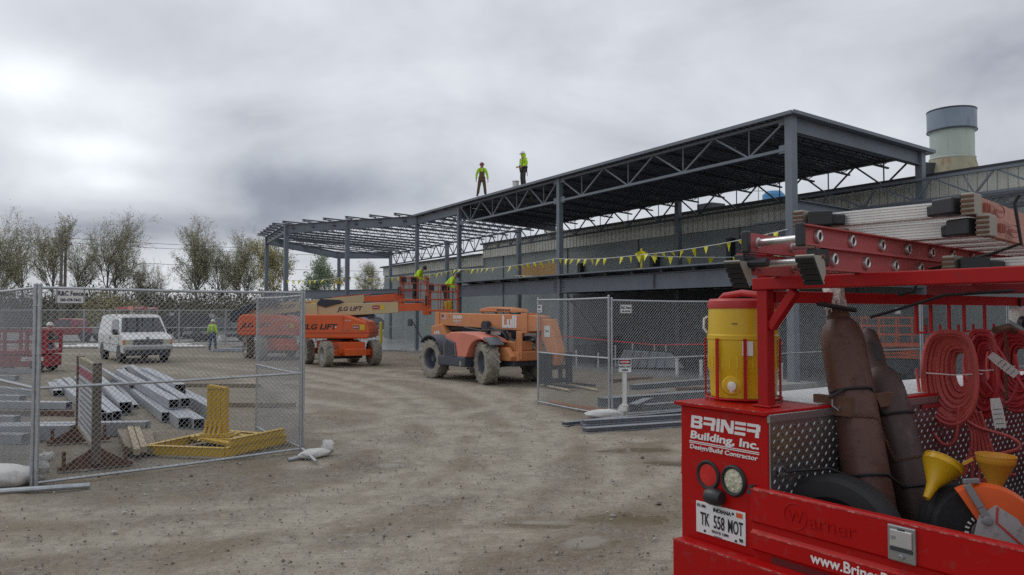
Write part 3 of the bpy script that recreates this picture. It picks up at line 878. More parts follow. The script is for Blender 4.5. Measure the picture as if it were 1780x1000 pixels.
# safety line with yellow pennants along the mezzanine edge
def pennants(name, label, pts, step, seed, sag=0.12):
    r = random.Random(seed)
    o = thing(name, label, 'pennant line', pts[0], 0)
    line = []
    for a, c in zip(pts[:-1], pts[1:]):
        n = max(2, int((c - a).length / 0.5))
        for k in range(n):
            s = k / n; line.append(a.lerp(c, s) - Z * sag * 4 * s * (1 - s) * min(1, (c - a).length / 8))
    line.append(pts[-1])
    b = MB(); b.tube(line, 0.013, 5); b.build('cord', M['plastic_white'], o, world=True)
    d = 0.3; acc = 0
    for a, c in zip(line[:-1], line[1:]):
        L_ = (c - a).length
        while d < acc + L_:
            p = a.lerp(c, (d - acc) / L_); dr = (c - a).normalized()
            side = dr.cross(Z).normalized()
            tip = p + dr * (0.11 + r.uniform(-.14, .14)) - Z * r.uniform(0.20, 0.30) + side * r.uniform(-.22, .22)
            if r.random() < 0.16: tip = p + dr * r.uniform(.1, .3) - Z * 0.06 + side * 0.2
            q0, q1 = p, p + dr * 0.19
            m1 = (q0 + tip) / 2 + side * r.uniform(-.03, .03); m2 = (q1 + tip) / 2 + side * r.uniform(-.03, .03)
            f = MB(); f.add([q0, q1, m2, m1, tip, *(x + side * 0.004 for x in (q0, q1, m2, m1, tip))],
                            [(0, 1, 2, 3), (3, 2, 4), (5, 8, 7, 6), (8, 9, 7), (0, 5, 6, 1), (1, 6, 7, 2), (2, 7, 9, 4), (4, 9, 8, 3), (3, 8, 5, 0)])
            f.build('flag', M['yflag'], o, world=True)
            d += step * r.uniform(.8, 1.2)
        acc += L_
    return o


pennants('pennant_line', 'yellow triangular pennants strung along the front edge of the long mezzanine', [bw(-0.2, 0, 4.52), bw(-0.2, 6.3, 4.2), bw(-.2, 11.3, 4.38), bw(-0.2, 20, 4.35), bw(-.2, 24.9, 4.3)], 0.46, 3)
pennants('pennant_line', 'yellow pennants sagging across the far bay between its tall columns', [bw(-.2, 25.1, 4.25), PA[1] + Z * 4.3, PA[2] + Z * 4.2], 0.5, 4, 0.2)
pennants('pennant_line', 'faint second string of yellow pennants running back from the yellow stanchion', [bw(0.1, 6.4, 4.2), bw(3.5, 2.6, 4.12), bw(6.35, 0.15, 4.15)], 0.7, 5)
pennants('pennant_line', 'row of yellow pennants hanging in front of the plywood panel', [bw(6.2, 24.5, 4.4), bw(6.2, 15, 4.2), bw(6.2, 11.3, 4.3)], 0.6, 6)
sn = thing('safety_stanchion', 'yellow safety post with crumpled pennants on the mezzanine edge', 'safety post', bw(-0.05, 6.3, 3.72))
b = MB(); b.bar((0, 0, 0), (0, 0, 0.72), 0.05); b.bar((0, 0, 0), (0, 0, 0.02), 0.25, 0.25); b.build('post', M['yflag'], sn)
for k in range(5):
    a = k * 1.3; b = MB(); b.prism([(0, 0.1), (0.24, 0.02), (0.16, -0.14), (.05, -.28)], (0, 0, 0.55), (math.cos(a), math.sin(a), -0.1), (0.1, 0, 1), 0.01)
    b.build('flag', M['yflag'], sn)
y = thing('barrier_mesh', 'yellow plastic barrier wrapped round a far column', 'barrier', PA[4] - U * 0 + Z * 3.6)
b = MB(); b.bar((-.3, -.25, 0), (.35, -.25, 0), .05, .4); b.bar((-.3, -.25, 0.2), (-.3, -.25, 1.1), .28, .05); b.bar((-.3, -.25, 1.1), (.4, -.25, 1.0), .05, .16); b.build('panel', M['yellow'], y)
# red caution tape under the mezzanine
tp = thing('caution_tape', 'red caution tape stretched between the front columns under the mezzanine', 'tape', bw(0, 20, 0))
b = MB()
pts = [bw(-0.2, 20, 1.25), bw(-.2, 15.6, 1.12), bw(-0.2, 11.3, 1.25), bw(-.2, 5.5, 1.08), bw(-0.2, 0.2, 1.3)]
for a, c in zip(pts[:-1], pts[1:]): b.bar(a, c, 0.006, 0.035)
b.build('tape', M['redtape'], tp, world=True)


def gp(px, Y):
    p = at(px, 545, Y); return V((p.x, p.y, 0))


# ------------------------------------------------------------------ trees
def tree_mesh(seed, h, spread, leaf_n, leaf_s, start=0.42, levels=4, lean=0.0, trunks=1):
    r = random.Random(seed)
    wood, leaves = MB(), MB()
    n0 = int(round(7 * start))

    h *= 0.86

    def grow(p, d, ln, rad, lv):
        n = 7 if lv == 0 else 4 if lv < 2 else 3
        pts, rs = [p.copy()], [rad]
        dd = d.copy()
        for k in range(n):
            dd = (dd + V((r.uniform(-1, 1), r.uniform(-1, 1), r.uniform(-.3, .8))) * (0.07 + 0.08 * lv)).normalized()
            p = p + dd * ln / n
            pts.append(p.copy()); rs.append(max(0.0065, rad * (1 - 0.62 * (k + 1) / n)))
            if lv < levels and (k >= n0 or lv > 0):
                for q in range(r.choice((2, 3)) if lv < 2 else r.choice((2, 2, 3)) if lv < 3 else r.choice((1, 1, 2))):
                    a = r.uniform(0, 6.28)
                    o = dd.orthogonal().normalized(); o.rotate(Matrix.Rotation(a, 3, dd))
                    nd = (dd * r.uniform(0.55, 1.1) + o * spread * r.uniform(.7, 1.5) + Z * 0.16).normalized()
                    grow(p, nd, ln * (r.uniform(.42, .6) if lv else r.uniform(.34, .5)), rs[-1] * r.uniform(.55, .75), lv + 1)
        wood.tube(pts, rs, 6 if lv == 0 else (4 if lv < 3 else 3), caps=False)
        if lv >= levels - 1:
            for k in range(leaf_n):
                c = pts[r.randrange(1, len(pts))] + V((r.gauss(0, .16), r.gauss(0, .16), r.gauss(0, .16)))
                u_ = V((r.gauss(0, 1), r.gauss(0, 1), r.gauss(0, 1))).normalized(); v_ = u_.orthogonal().normalized()
                s_ = leaf_s * r.uniform(.6, 1.4)
                leaves.add([c - u_ * s_, c + v_ * s_ * .55, c + u_ * s_, c - v_ * s_ * .55], [(0, 1, 2, 3)])
    for k in range(trunks):
        d = V((r.uniform(-.25, .25) * (trunks > 1) + lean, r.uniform(-.2, .2) * (trunks > 1), 1)).normalized()
        grow(V((0.5 * k * (trunks > 1), 0, -0.2)), d, h * 0.62 * (1 - .12 * k), h * 0.012, 0)
    return wood, leaves


def make_tree(label, loc, seed, h, spread, ln, ls, lm, group='bare spring trees behind the yard', **k):
    o = thing('tree', label, 'tree', loc, 0, group)
    wd, lf = tree_mesh(seed, h, spread, ln, ls, **k)
    wd.build('trunk', M['bark'], o)
    lf.build('crown', M[lm], o)
    return o


t1 = make_tree('tall spring tree with a broad airy crown behind the white van', gp(182, 95), 11, 17, 0.62, 1, 0.08, 'leaf1', trunks=2)
t2 = make_tree('slim spring tree at the far left edge behind the fence', gp(40, 100), 23, 16.5, 0.5, 1, 0.08, 'leaf1')
t3 = make_tree('thin tree with pale leaves left of the utility poles', gp(88, 92), 37, 15.5, 0.42, 1, 0.085, 'leaf1')
t4 = make_tree('full spring tree standing alone mid way between the van and the steel frame', gp(344, 95), 41, 15.2, 0.5, 1, 0.08, 'leaf1', trunks=2)
t5 = make_tree('bare loose tree just left of the steel frame', gp(418, 100), 53, 15, 0.55, 1, 0.08, 'leaf1', trunks=2)
t6 = make_tree('greener tree seen between the two leftmost steel columns', gp(478, 90), 67, 12.5, 0.5, 2, 0.09, 'leaf3')
t7 = make_tree('fresh green tree seen through the far steel bay', gp(566, 88), 71, 10.2, 0.6, 2, 0.09, 'leaf4')
t8 = make_tree('small nearly bare tree beside the end wall of the industrial building', gp(650, 100), 83, 10.5, 0.6, 1, 0.07, 'leaf1')
for src, px, Y, sc, rz, lb in ((t1, 262, 99, 0.62, 2.0, 'low spreading tree to the right of the broad airy one'), (t5, 8, 92, 0.92, 2.2, 'loose bare tree cut by the left edge of the photo'), (t3, 380, 104, 0.85, 4.1, 'narrow tree just right of the lone full tree'),
                               (t8, 690, 112, 0.85, 3.3, 'distant bare tree behind the end wall corner'),
                               (t2, 128, 104, 0.88, 2.6, 'slim tree just right of the twin utility poles')):
    c = copy_tree(src, None, lb); c.location = gp(px, Y); c.rotation_euler.z = rz; c.scale = (sc, sc, sc)
# trees and roofs to either side of the frame, seen only from a step aside
# brush below the trees, one mass nobody could count
r = random.Random(9)


def thicket(name, label, m, spots, n, leafs, twigs=0.4):
    b = MB()
    for (px, Y, wd, h) in spots:
        c = gp(px, Y)
        for k in range(n):
            f = r.random() ** 0.8
            a = r.uniform(0, 6.28); rr = wd * math.sqrt(r.random())
            top = h * (1 - (rr / wd) ** 2 * 0.65) * (0.8 + 0.35 * noise.noise(V((c.x + rr * math.cos(a), rr * math.sin(a), 3)) * 0.5))
            p = V((c.x + rr * math.cos(a), c.y + rr * math.sin(a) * 0.6, top * f))
            if r.random() < twigs:
                d = V((r.gauss(0, .35), r.gauss(0, .35), 1)).normalized() * r.uniform(.5, 1.3)
                b.m = 1; q = d.orthogonal().normalized() * 0.022
                b.add([p - q, p + q, p + d], [(0, 1, 2)])
            b.m = 0
            u_ = V((r.gauss(0, 1), r.gauss(0, 1), r.gauss(0, 1))).normalized(); v_ = u_.orthogonal().normalized(); s_ = leafs * r.uniform(.5, 1.5)
            b.add([p - u_ * s_, p + v_ * s_ * .6, p + u_ * s_, p - v_ * s_ * .6], [(0, 1, 2, 3)])
    o = b.build(name, [m, M['twig']]); o['kind'] = 'stuff'; o['label'] = label
    return o


thicket('undergrowth', 'brown and olive brush below the trees behind the yard', mat('brush_leaves', (0.15, 0.14, 0.085), 0.8, var=0.4, vs=0.35),
        [(px, 96 + (i % 3) * 5, 5.2, 4.9 + (i * 7 % 5) * 0.6) for i, px in enumerate(range(-60, 560, 26))], 2200, 0.15)
thicket('undergrowth', 'yellow green willow brush behind the white van', M['leaf3'], [(186, 90, 3.4, 6.2), (232, 91, 3.2, 4.2), (470, 92, 3.0, 4.6)], 2600, 0.14)
thicket('undergrowth', 'dark distant brush beyond the steel frame', mat('dark_brush_leaves', (0.12, 0.13, 0.10), 0.8, var=0.4, vs=0.3),
        [(px, 125, 6, 3.4 + (i * 5 % 4) * 0.5) for i, px in enumerate(range(540, 700, 28))], 1200, 0.2)


# utility poles and their wires
def pole(label, loc, h):
    o = thing('utility_pole', label, 'utility pole', loc, 0, 'twin utility poles behind the yard')
    b = MB(); b.tube([(0, 0, -.3), (0, 0, h)], [0.2, 0.14], 10); b.build('pole', M['bark'], o, True)
    b = MB(); b.bar((-.8, 0, h - .6), (.8, 0, h - .6), 0.1, 0.12)
    for x in (-.7, 0, .7): b.lathe([(0.05, 0), (0.05, .2), (0, .22)], 8, (x, 0, h - .54))
    b.build('cross_arm', M['wood'], o)
    return o


p1 = gp(105, 88); p2 = gp(112, 92)
pole('taller utility pole of the close pair behind the fence', p1, 11.3)
pole('shorter utility pole of the close pair behind the fence', p2, 11.0)
wr = thing('power_lines', 'thin overhead power lines crossing behind the yard', 'power line', p1)
b = MB()
for dz, dy in ((0, 0), (-.5, .4), (-2.4, 0)):
    for s in (-1, 1):
        a = p1 + V((0, dy, 10.8 + dz)); e = p1 + V((70 * s, 20 + dy, 10.6 + dz))
        b.tube([a.lerp(e, k / 8) - Z * 1.2 * (k / 8) * (1 - k / 8) * 4 * 0.7 for k in range(9)], 0.022, 4)
b.build('cable', M['dark'], wr, world=True)

# far low buildings
def far_building(label, px0, px1, Y, z0, z1, wallm, roofm, depth=12, openings=()):
    a, c = gp(px0, Y), gp(px1, Y)
    o = thing('far_building', label, 'building', (a + c) / 2)
    d = V((0, depth, 0))
    L_ = (c - a).length
    b = MB(); b.box(-L_ / 2, L_ / 2, 0, depth, -.2, z1); b.build('wall', wallm, o)
    b = MB(); b.prism([(-.4, 0), (depth / 2, 0.7), (depth + .4, 0), (depth + .4, -.14), (-.4, -.14)], (-L_ / 2 - .4, 0, z1 + .16), (0, 1, 0), (0, 0, 1), L_ + .8); b.build('roof', roofm, o)
    for (x, w_, z, h_, m) in openings:
        b = MB(); b.box(-L_ / 2 + x, -L_ / 2 + x + w_, -.06, 0.05, z, z + h_); b.build('door', m, o)
    return o


far_building('long low building with white roof beyond the trees', 232, 306, 118, 0, 2.6, M['brickb'], M['roofw'], openings=((1.5, 1.2, 0, 2.1, M['dark']),))
far_building('brown low building at the far left behind the red pickup', 40, 150, 112, 0, 2.0, M['brickb'], M['roofw'], openings=((2, 1.2, 0, 1.9, M['dark']), (6, 1.5, .8, .9, M['glass'])))
far_building('pale low building behind the dark pickup', 368, 440, 120, 0, 2.3, mat('pale_far_wall', (0.4, 0.39, 0.37), 0.8), M['dark'], openings=((2, 1.2, 0, 2, M['dark']),))
far_building('white far building with a large blue door, seen under the boom lift', 560, 690, 84, 0, 2.7, M['roofw'], M['roofw'], openings=((4.7, 1.15, 0, 2.0, M['blue']), (1.0, 0.9, 0.9, 0.8, M['glass'])))


# ------------------------------------------------------------------ chain link fence
def fence(p0, p1, label, h=2.5, pitch=0.072, wr_=0.0020, group='chain link fence panels', mid=True, pr=0.024, foot=True, name='chain_link_fence', z0=0.06):
    p0, p1 = V((p0[0], p0[1], 0)), V((p1[0], p1[1], 0))
    L_ = (p1 - p0).length
    o = thing(name, label, 'fence panel', p0, math.atan2(p1.y - p0.y, p1.x - p0.x), group)
    for x in (0, L_):
        b = MB(); b.tube([(x, 0, 0.0), (x, 0, h)], pr, 8)
        b.lathe([(pr * 1.15, 0), (pr * 1.1, 0.02), (0, 0.035)], 8, (x, 0, h)); b.build('post', M['galv'], o, True)
        if pr > 0.02:
            for z in (0.35, 0.9, 1.65, 2.25):
                k = MB(); k.lathe([(pr * 1.25, -.012), (pr * 1.25, .012)], 8, (x, 0, z)); k.build('clamp', M['galv'], o, True)
    for z in ([z0, h * 0.49, h - 0.03] if mid else [z0, h - 0.03]):
        b = MB()
        sag = 0.012
        b.tube([(0, 0, z), (L_ * .5, 0, z - sag), (L_, 0, z)], pr * 0.8, 8); b.build('rail', M['galv'], o, True)
    b = MB()
    zt, zb_ = h - 0.02, z0
    H = zt - zb_
    hx = pitch / 2

    def wire(x0, z0_, x1, z1_, y):
        b.bar((x0, y, z0_), (x1, y, z1_), wr_ * 2, wr_ * 2, (0, 1, 0), caps=False)
    n = int((L_ + H) / pitch) + 2
    for k in range(n):
        c = k * pitch
        # rising wires x - z = c - H ; falling wires x + z = c
        xa, xb = max(0.0, c - H), min(L_, c)
        if xb - xa > 0.01:
            wire(xa, zb_ + (xa - (c - H)), xb, zb_ + (xb - (c - H)), 0.004)
            wire(xa, zb_ + (c - xa), xb, zb_ + (c - xb), -0.004)
    b.build('mesh', M['wire'], o)
    return o


FL, FR = gnd(63, 848), gnd(522, 787)
fence(FL, FR, 'near chain link panel with the blue lettered sign, in front of the yellow stand')
fence((FR.x + 0.03, FR.y + 0.03), (-4.72, 14.3), 'chain link gate leaf swung back, beside the orange lift', h=2.46, pr=0.02)
d = (V((-8.6, 12.3, 0)) - FL).normalized()
fence(FL - d * 0.0 + V((-.07, .02, 0)), FL + d * 3.4, 'chain link panel running off the left edge beside the white sandbag')
fence(FL + d * 3.48, FL + d * 6.9, 'chain link panel standing behind the sandbag panel at the left edge')
RL, RC = V((0.62, 18.4, 0)), V((2.0, 15.95, 0))
fence(RL, RC, 'chain link panel in front of the orange telehandler')
e = V((0.86, 0.51, 0)); e.normalize()
E0 = RC + V((0.06, 0, 0))
rn = ['chain link panel behind the hard hat warning sign', 'chain link panel standing behind the yellow water cooler', 'chain link panel behind the gas cylinders', 'chain link panel in front of the orange scissor lift', 'chain link panel behind the red hoses']
a = E0
for i, lb in enumerate(rn):
    dd = V((math.cos(R(31 - 3 * i)), math.sin(R(31 - 3 * i)), 0))
    fence(a, a + dd * 3.3, lb, h=2.45)
    a = a + dd * 3.38
# the far row
a = V((-35.0, 51.3, 0)); dd = V((1, 0.155, 0)).normalized()
for i in range(9):
    fence(a, a + dd * 3.0, 'chain link panel in the far row across the yard', h=2.4, pitch=0.15, wr_=0.004, group='far row of chain link panels', pr=0.028)
    a = a + dd * 3.06
a = V((-17.0, 66.5, 0))
for i in range(3):
    fence(a, a + V((3.0, 0.1, 0)), 'chain link panel by the road beyond the steel bay', h=2.3, pitch=0.16, wr_=0.004, group='road side chain link panels', pr=0.028)
    a = a + V((3.06, 0.1, 0))


def sign(label, c, ex, w, h, lines, cat='sign', thick=0.006, mtl=None, name='fence_sign', bold=0.02, up=Z):
    """flat plate with lettering, centred at c"""
    c, ex = V(c), V(ex).normalized()
    o = thing(name, label, cat, c, math.atan2(ex.y, ex.x))
    b = MB(); b.box(-w / 2, w / 2, 0, thick, -h / 2, h / 2); b.build('plate', mtl or M['plastic_white'], o, bevel=0.002)
    b = MB()
    for x0, x1, z0, z1 in ((-w / 2, w / 2, h / 2 - .012, h / 2 - .004), (-w / 2, w / 2, -h / 2 + .004, -h / 2 + .012), (-w / 2 + .004, -w / 2 + .012, -h / 2, h / 2), (w / 2 - .012, w / 2 - .004, -h / 2, h / 2)):
        b.box(x0 * .98, x1 * .98, -.002, 0, z0, z1)
    b.build('border', M['navy_ink'], o)
    for (s, size, z, m, sx) in lines: text(s, size, m, o, (0, -.003, z), (1, 0, 0), Z, sx=sx, bold=bold)
    return o


fx = (FR - FL).normalized(); fn = V((fx.y, -fx.x, 0))
sign('white fence sign with dark blue lettering on the near panel', FL + fx * 0.33 + fn * 0.03 + Z * 2.37, fx, 0.33, 0.20,
     (('R&C Fence', 0.082, 0.005, M['navy_ink'], 0.78), ('260-478-7642', 0.05, -0.065, M['navy_ink'], 0.85)))
ex2 = (RC - RL).normalized(); n2 = V((ex2.y, -ex2.x, 0))
sign('small white sign at the upper corner of the panel before the telehandler', RL + ex2 * 0.12 + n2 * .03 + Z * 2.26, ex2, 0.22, 0.2, (('R&C', 0.08, 0.01, M['navy_ink'], 0.8), ('Fence', 0.06, -0.065, M['navy_ink'], 0.85)))
ex3 = V((math.cos(R(31)), math.sin(R(31)), 0)); n3 = V((ex3.y, -ex3.x, 0))
sign('small white sign beside the post behind the hard hat warning', E0 + ex3 * 0.36 + n3 * .03 + Z * 2.24, ex3, 0.32, 0.19, (('R&C Fence', 0.075, 0.005, M['navy_ink'], 0.78), ('260-478-7642', 0.048, -0.062, M['navy_ink'], 0.85)))
sign('small white sign on the panel left of the orange scissor lift', E0 + ex3 * 10.2 + n3 * -0.2 + Z * 2.22, ex3, 0.26, 0.19, (('R&C Fence', 0.06, 0.005, M['navy_ink'], 0.75),))
for i, (px, Y) in enumerate(((232, 52.8), (300, 53.6), (369, 54.6))):
    p = at(px, 545, Y)
    sign('tiny white tag on the far fence row ' + ('above the van roof', 'right of the van', 'above the worker in the yard')[i], V((p.x, p.y - .12, 2.1 - 0.12 * (i == 2))), (1, .15, 0), 0.3, 0.2, (('R&C', 0.1, -.03, M['navy_ink'], 1),))

# danger sign on its white pipe
dp = gnd(1086, 725)
o = thing('warning_sign', 'white hard hat danger sign on a white plastic pipe post by the fence corner', 'warning sign', dp)
b = MB(); b.tube([(0, 0, -.1), (0, 0, 1.0)], 0.048, 14); b.build('post', M['plastic_white'], o, True)
b = MB(); b.box(-.13, .13, -.062, -.05, .93, 1.2); b.build('plate', M['white'], o, bevel=.003)
b = MB(); b.box(-.118, .118, -.065, -.062, 1.095, 1.19); b.build('danger_panel', M['black_ink'], o)
b = MB(); b.prism([(.105 * math.cos(a), .04 * math.sin(a)) for a in [k * math.pi / 12 for k in range(24)]], (0, -.0652, 1.143), (1, 0, 0), Z, .002); b.build('danger_oval', M['red_ink'], o)
text('DANGER', 0.055, M['white_ink'], o, (0, -.0685, 1.124), (1, 0, 0), Z, bold=.03, sx=.85)
text('HARD HAT', 0.062, M['black_ink'], o, (0, -.0635, 1.025), (1, 0, 0), Z, bold=.03, sx=.85)
text('AREA', 0.062, M['black_ink'], o, (0, -.0635, .955), (1, 0, 0), Z, bold=.03, sx=.85)


def sandbag(label, loc, rz, L_=0.75, w=0.3, h=0.2, neck=True, sc=1.0, seed=0):
    o = thing('sandbag', label, 'sandbag', loc, rz)
    b = MB(); b.blob((0, 0, h * .42), (L_ / 2, w / 2, h / 2), seed, 0.22, 28, 14, 2.2)
    b.build('sack', M['sack'], o, True, ang=80)
    if neck:
        b = MB(); b.blob((L_ * .47, 0.02, h * .75), (.10, .10, .09), seed + 3, 0.45, 18, 10, 4); b.blob((L_ * .52, .05, h * 1.12), (.09, .08, .06), seed + 5, .5, 18, 10, 4)
        b.build('tied_neck', M['sack'], o, True, ang=80)
    return o


sandbag('plump white sandbag with a tied neck at the left fence post', V((-6.42, 9.62, 0.0)), 0.25, 1.1, 0.42, 0.30, seed=2)
sandbag('flat white sandbag lying under the gate post', V((-2.95, 11.6, 0)), 0.9, .55, .26, .14, seed=6)
sandbag('white sandbag under the fence corner post beside the warning sign', V((1.9, 15.9, 0)), .2, .85, .34, .2, seed=9)
o = thing('fence_foot_pipe', 'loose grey pipe lying on the gravel under the left fence corner', 'pipe', V((-5.9, 9.12, 0.04)))
b = MB(); b.tube([(-1.9, -.55, 0), (.72, .42, 0)], .035, 10); b.build('pipe', M['galv'], o, True)
o = thing('fence_foot_pipe', 'short grey fence foot pipes lying by the gate post', 'pipe', V((-3.15, 11.35, 0.03)))
b = MB(); b.tube([(-.1, -.1, 0), (.35, .5, 0.02)], .028, 10); b.tube([(.35, -.25, 0), (-.05, .5, 0.05)], .024, 10); b.build('pipe', M['galv'], o, True)


# ------------------------------------------------------------------ lifting machines
def lettering_plate(parent, c, ex, w, h, mtl, name='decal', n=None, t=0.006):
    ex = V(ex).normalized(); nn = V((ex.y, -ex.x, 0)) if n is None else V(n)
    b = MB(); c = V(c)
    b.prism([(-w / 2, -h / 2), (w / 2, -h / 2), (w / 2, h / 2), (-w / 2, h / 2)], c - nn * 0.002, ex, Z, -t if ex.cross(Z).dot(nn) < 0 else t)
    return b.build(name, mtl, parent)


def boom_lift(label, loc, rz_body, rz_chassis, boom_len, boom_rz, boom_el, basket=True):
    o = thing('boom_lift', label, 'boom lift', loc, 0, 'orange boom lifts')
    ch = Matrix.Rotation(rz_chassis, 4, 'Z'); bd_ = Matrix.Rotation(rz_body, 4, 'Z')
    # chassis: x across the axle, y along the wheelbase
    b = MB(ch)
    b.box(-.55, .55, -1.45, 1.45, .52, .98); b.box(-.42, .42, -1.9, 1.9, .45, .72)
    for yy in (-1.2, 1.2): b.box(-.85, .85, yy - .14, yy + .14, .42, .68)
    b.box(-.62, .62, -.5, .5, .5, 1.04)
    b.build('chassis', M['orange'], o, bevel=.02)
    b = MB(ch); b.box(-.6, .6, -1.0, 1.0, .30, .5); b.lathe([(.55, 0.0), (.55, .12)], 24, (0, 0, 1.0)); b.build('turntable_bearing', M['dark'], o)
    for sx in (-1, 1):
        for sy in (-1, 1):
            c = ch @ V((sx * 1.02, sy * 1.2, .52)); ax = ch.to_3x3() @ V((sx, 0, 0))
            wheel(o, c, ax, .52, .36, M['mudtyre'], M['orange'] if sx > 0 else M['silver'], 20, .52)
    # turntable body, tapering hood on the right
    b = MB(bd_)
    prof = [(-1.5, 1.22), (-1.5, 1.75), (-1.42, 2.0), (-1.25, 2.10), (.35, 2.10), (1.28, 1.80), (1.42, 1.52), (1.44, 1.26), (1.34, 1.12), (-1.38, 1.12)]
    b.prism(prof, (0, 1.05, 0), (1, 0, 0), Z, 2.1); b.build('hood', M['orange'], o, bevel=.06)
    b = MB(bd_)
    b.prism([(-1.515, 1.34), (1.455, 1.34), (1.455, 1.365), (-1.515, 1.365)], (0, 1.065, 0), (1, 0, 0), Z, 2.13)
    b.box(.33, .345, -1.058, 1.058, 1.4, 2.05)
    b.build('hood_seam', mat('dark_orange_seam', (0.34, 0.05, 0.015), .5) if 'dark_orange_seam' not in MATS else MATS['dark_orange_seam'], o)
    # lettering on the hood
    yl = -1.058
    f = lambda x, z: bd_ @ V((x, yl, z)); ex = bd_.to_3x3() @ V((1, 0, 0))
    text('JLG LIFT', .30, M['black_ink'], o, f(-.62, 1.50), ex, Z, sx=1.25, bold=.03, shear=.25)
    text('66', .12, M['white_ink'], o, f(.02, 1.56), ex, Z, bold=.02)
    text('POWER', .07, M['white_ink'], o, f(.55, 1.83), ex, Z, bold=.01, shear=.2)
    text('TURBO', .07, M['grey_ink'], o, f(.5, 1.44), ex, Z, bold=.02)
    lettering_plate(o, f(.98, 1.58), ex, .50, .22, M['label_y'], n=bd_.to_3x3() @ V((0, -1, 0)))
    lettering_plate(o, f(.88, 1.58) + bd_.to_3x3() @ V((0, -.008, 0)), ex, .28, .17, M['label_m'], n=bd_.to_3x3() @ V((0, -1, 0)))
    text('RENTAL', .075, M['white_ink'], o, f(.87, 1.555) + bd_.to_3x3() @ V((0, -.016, 0)), ex, Z, bold=.02, sx=.8)
    # boom
    bm_ = Matrix.Translation((bd_ @ V((-1.32, -.15, 2.28)))) @ Matrix.Rotation(boom_rz, 4, 'Z') @ Matrix.Rotation(-boom_el, 4, 'Y')
    b = MB(bm_)
    L1 = boom_len * .78
    b.prism([(-.25, -.22), (.3, -.3), (L1, -.20), (L1, .24), (.3, .23), (-.25, .16)], (0, .17, 0), (1, 0, 0), Z, .34)
    b.build('main_boom', M['tan'], o, bevel=.015)
    b = MB(bm_); b.box(L1, boom_len, -.13, .13, -.14, .18); b.box(L1 * .72, L1 + .3, -.10, .10, .245, .275); b.build('fly_boom', M['orange'], o, bevel=.01)
    b = MB(bm_); b.box(-.15, .42, -.26, -.18, -.55, .28); b.box(-.15, .42, .18, .26, -.55, .28); b.build('boom_pivot', M['tan'], o, bevel=.02)
    b = MB(bm_); b.prism([(.35, .24), (.55, .46), (1.35, .40), (1.5, .30), (.75, .10)], (0, .24, 0), (1, 0, 0), Z, .48); b.build('cover', M['tarp'], o, bevel=.02)
    b = MB(bm_); b.tube([(.9, 0, -.32), (2.6, 0, -.28)], .07, 10); b.box(2.5, 2.75, -.08, .08, -.42, -.2); b.tube([(L1 * .6, .12, .27), (L1 * .9, .14, .29), (boom_len, .1, .2)], .03, 6)
    b.build('lift_cylinder', M['dark'], o, True)
    f2 = lambda x, z: bm_ @ V((x, -.175, z)); e2 = bm_.to_3x3() @ V((1, 0, 0)); u2 = bm_.to_3x3() @ V((0, 0, 1))
    text('JLG LIFT', .24, M['navy_ink'], o, f2(1.75, -.06), e2, u2, sx=1.15, bold=.03, shear=.25)
    lettering_plate(o, f2(2.95, .05), e2, .5, .2, M['label_y'])
    lettering_plate(o, f2(2.85, .05) + V((0, -.008, 0)), e2, .3, .16, M['label_m'])
    text('RENTAL', .07, M['white_ink'], o, f2(2.85, .02) + V((0, -.017, 0)), e2, u2, bold=.02, sx=.85)
    # basket
    tip = bm_ @ V((boom_len, 0, 0))
    bk = Matrix.Translation((tip.x + .1, tip.y, tip.z - .12)) @ Matrix.Rotation(boom_rz * .5, 4, 'Z')
    b = MB(bk); b.box(-.15, .2, -.12, .12, -.2, .3); b.box(.1, 1.35, -.85, .85, -.06, .02); b.build('platform', M['orange'], o, bevel=.01)
    b = MB(bk)
    xs, ys = (.12, 1.33), (-.83, .83)
    for z in (.45, .78, 1.06):
        b.bar((xs[0], ys[0], z), (xs[1], ys[0], z), .034); b.bar((xs[0], ys[1], z), (xs[1], ys[1], z), .034)
        b.bar((xs[0], ys[0], z), (xs[0], ys[1], z), .034); b.bar((xs[1], ys[0], z), (xs[1], ys[1], z), .034)
    for x in (xs[0], .55, .93, xs[1]):
        for y_ in ys: b.bar((x, y_, 0), (x, y_, 1.08), .034)
    for y_ in (-.4, .05, .45):
        for x in xs: b.bar((x, y_, 0), (x, y_, 1.06), .03)
    b.build('cage', M['cage'], o)
    b = MB(bk); b.box(.02, .30, -.35, .35, .80, 1.12); b.box(-.02, .12, -.5, -.2, .2, .6); b.build('control_box', M['blackp'], o, bevel=.02)
    b = MB(bk); b.box(-.03, .0, -.15, .05, .86, 1.0); b.build('control_label', M['white'], o)
    return o, bk


JL, BK1 = boom_lift('nearer orange boom lift with a tan boom raised to the steel beam', V((-7.25, 32.6, 0)), R(0), BRZ, 4.85, R(3), R(1.5))
_jl = None
JL2, BK2 = boom_lift('farther orange boom lift half hidden behind the gate leaf', V((-11.25, 36.9, 0)), R(-4), BRZ, 7.1, R(2), R(5.2))


b = MB(); b.prism([(-2.05, 1.75), (-2.0, 2.25), (-1.1, 2.62), (.1, 2.72), (.25, 2.58), (-.9, 2.38), (-1.55, 2.05), (-1.65, 1.7)], (0, .6, 0), (1, 0, 0), Z, 1.2); b.build('raised_cover', M['tarp'], JL2, bevel=.03)


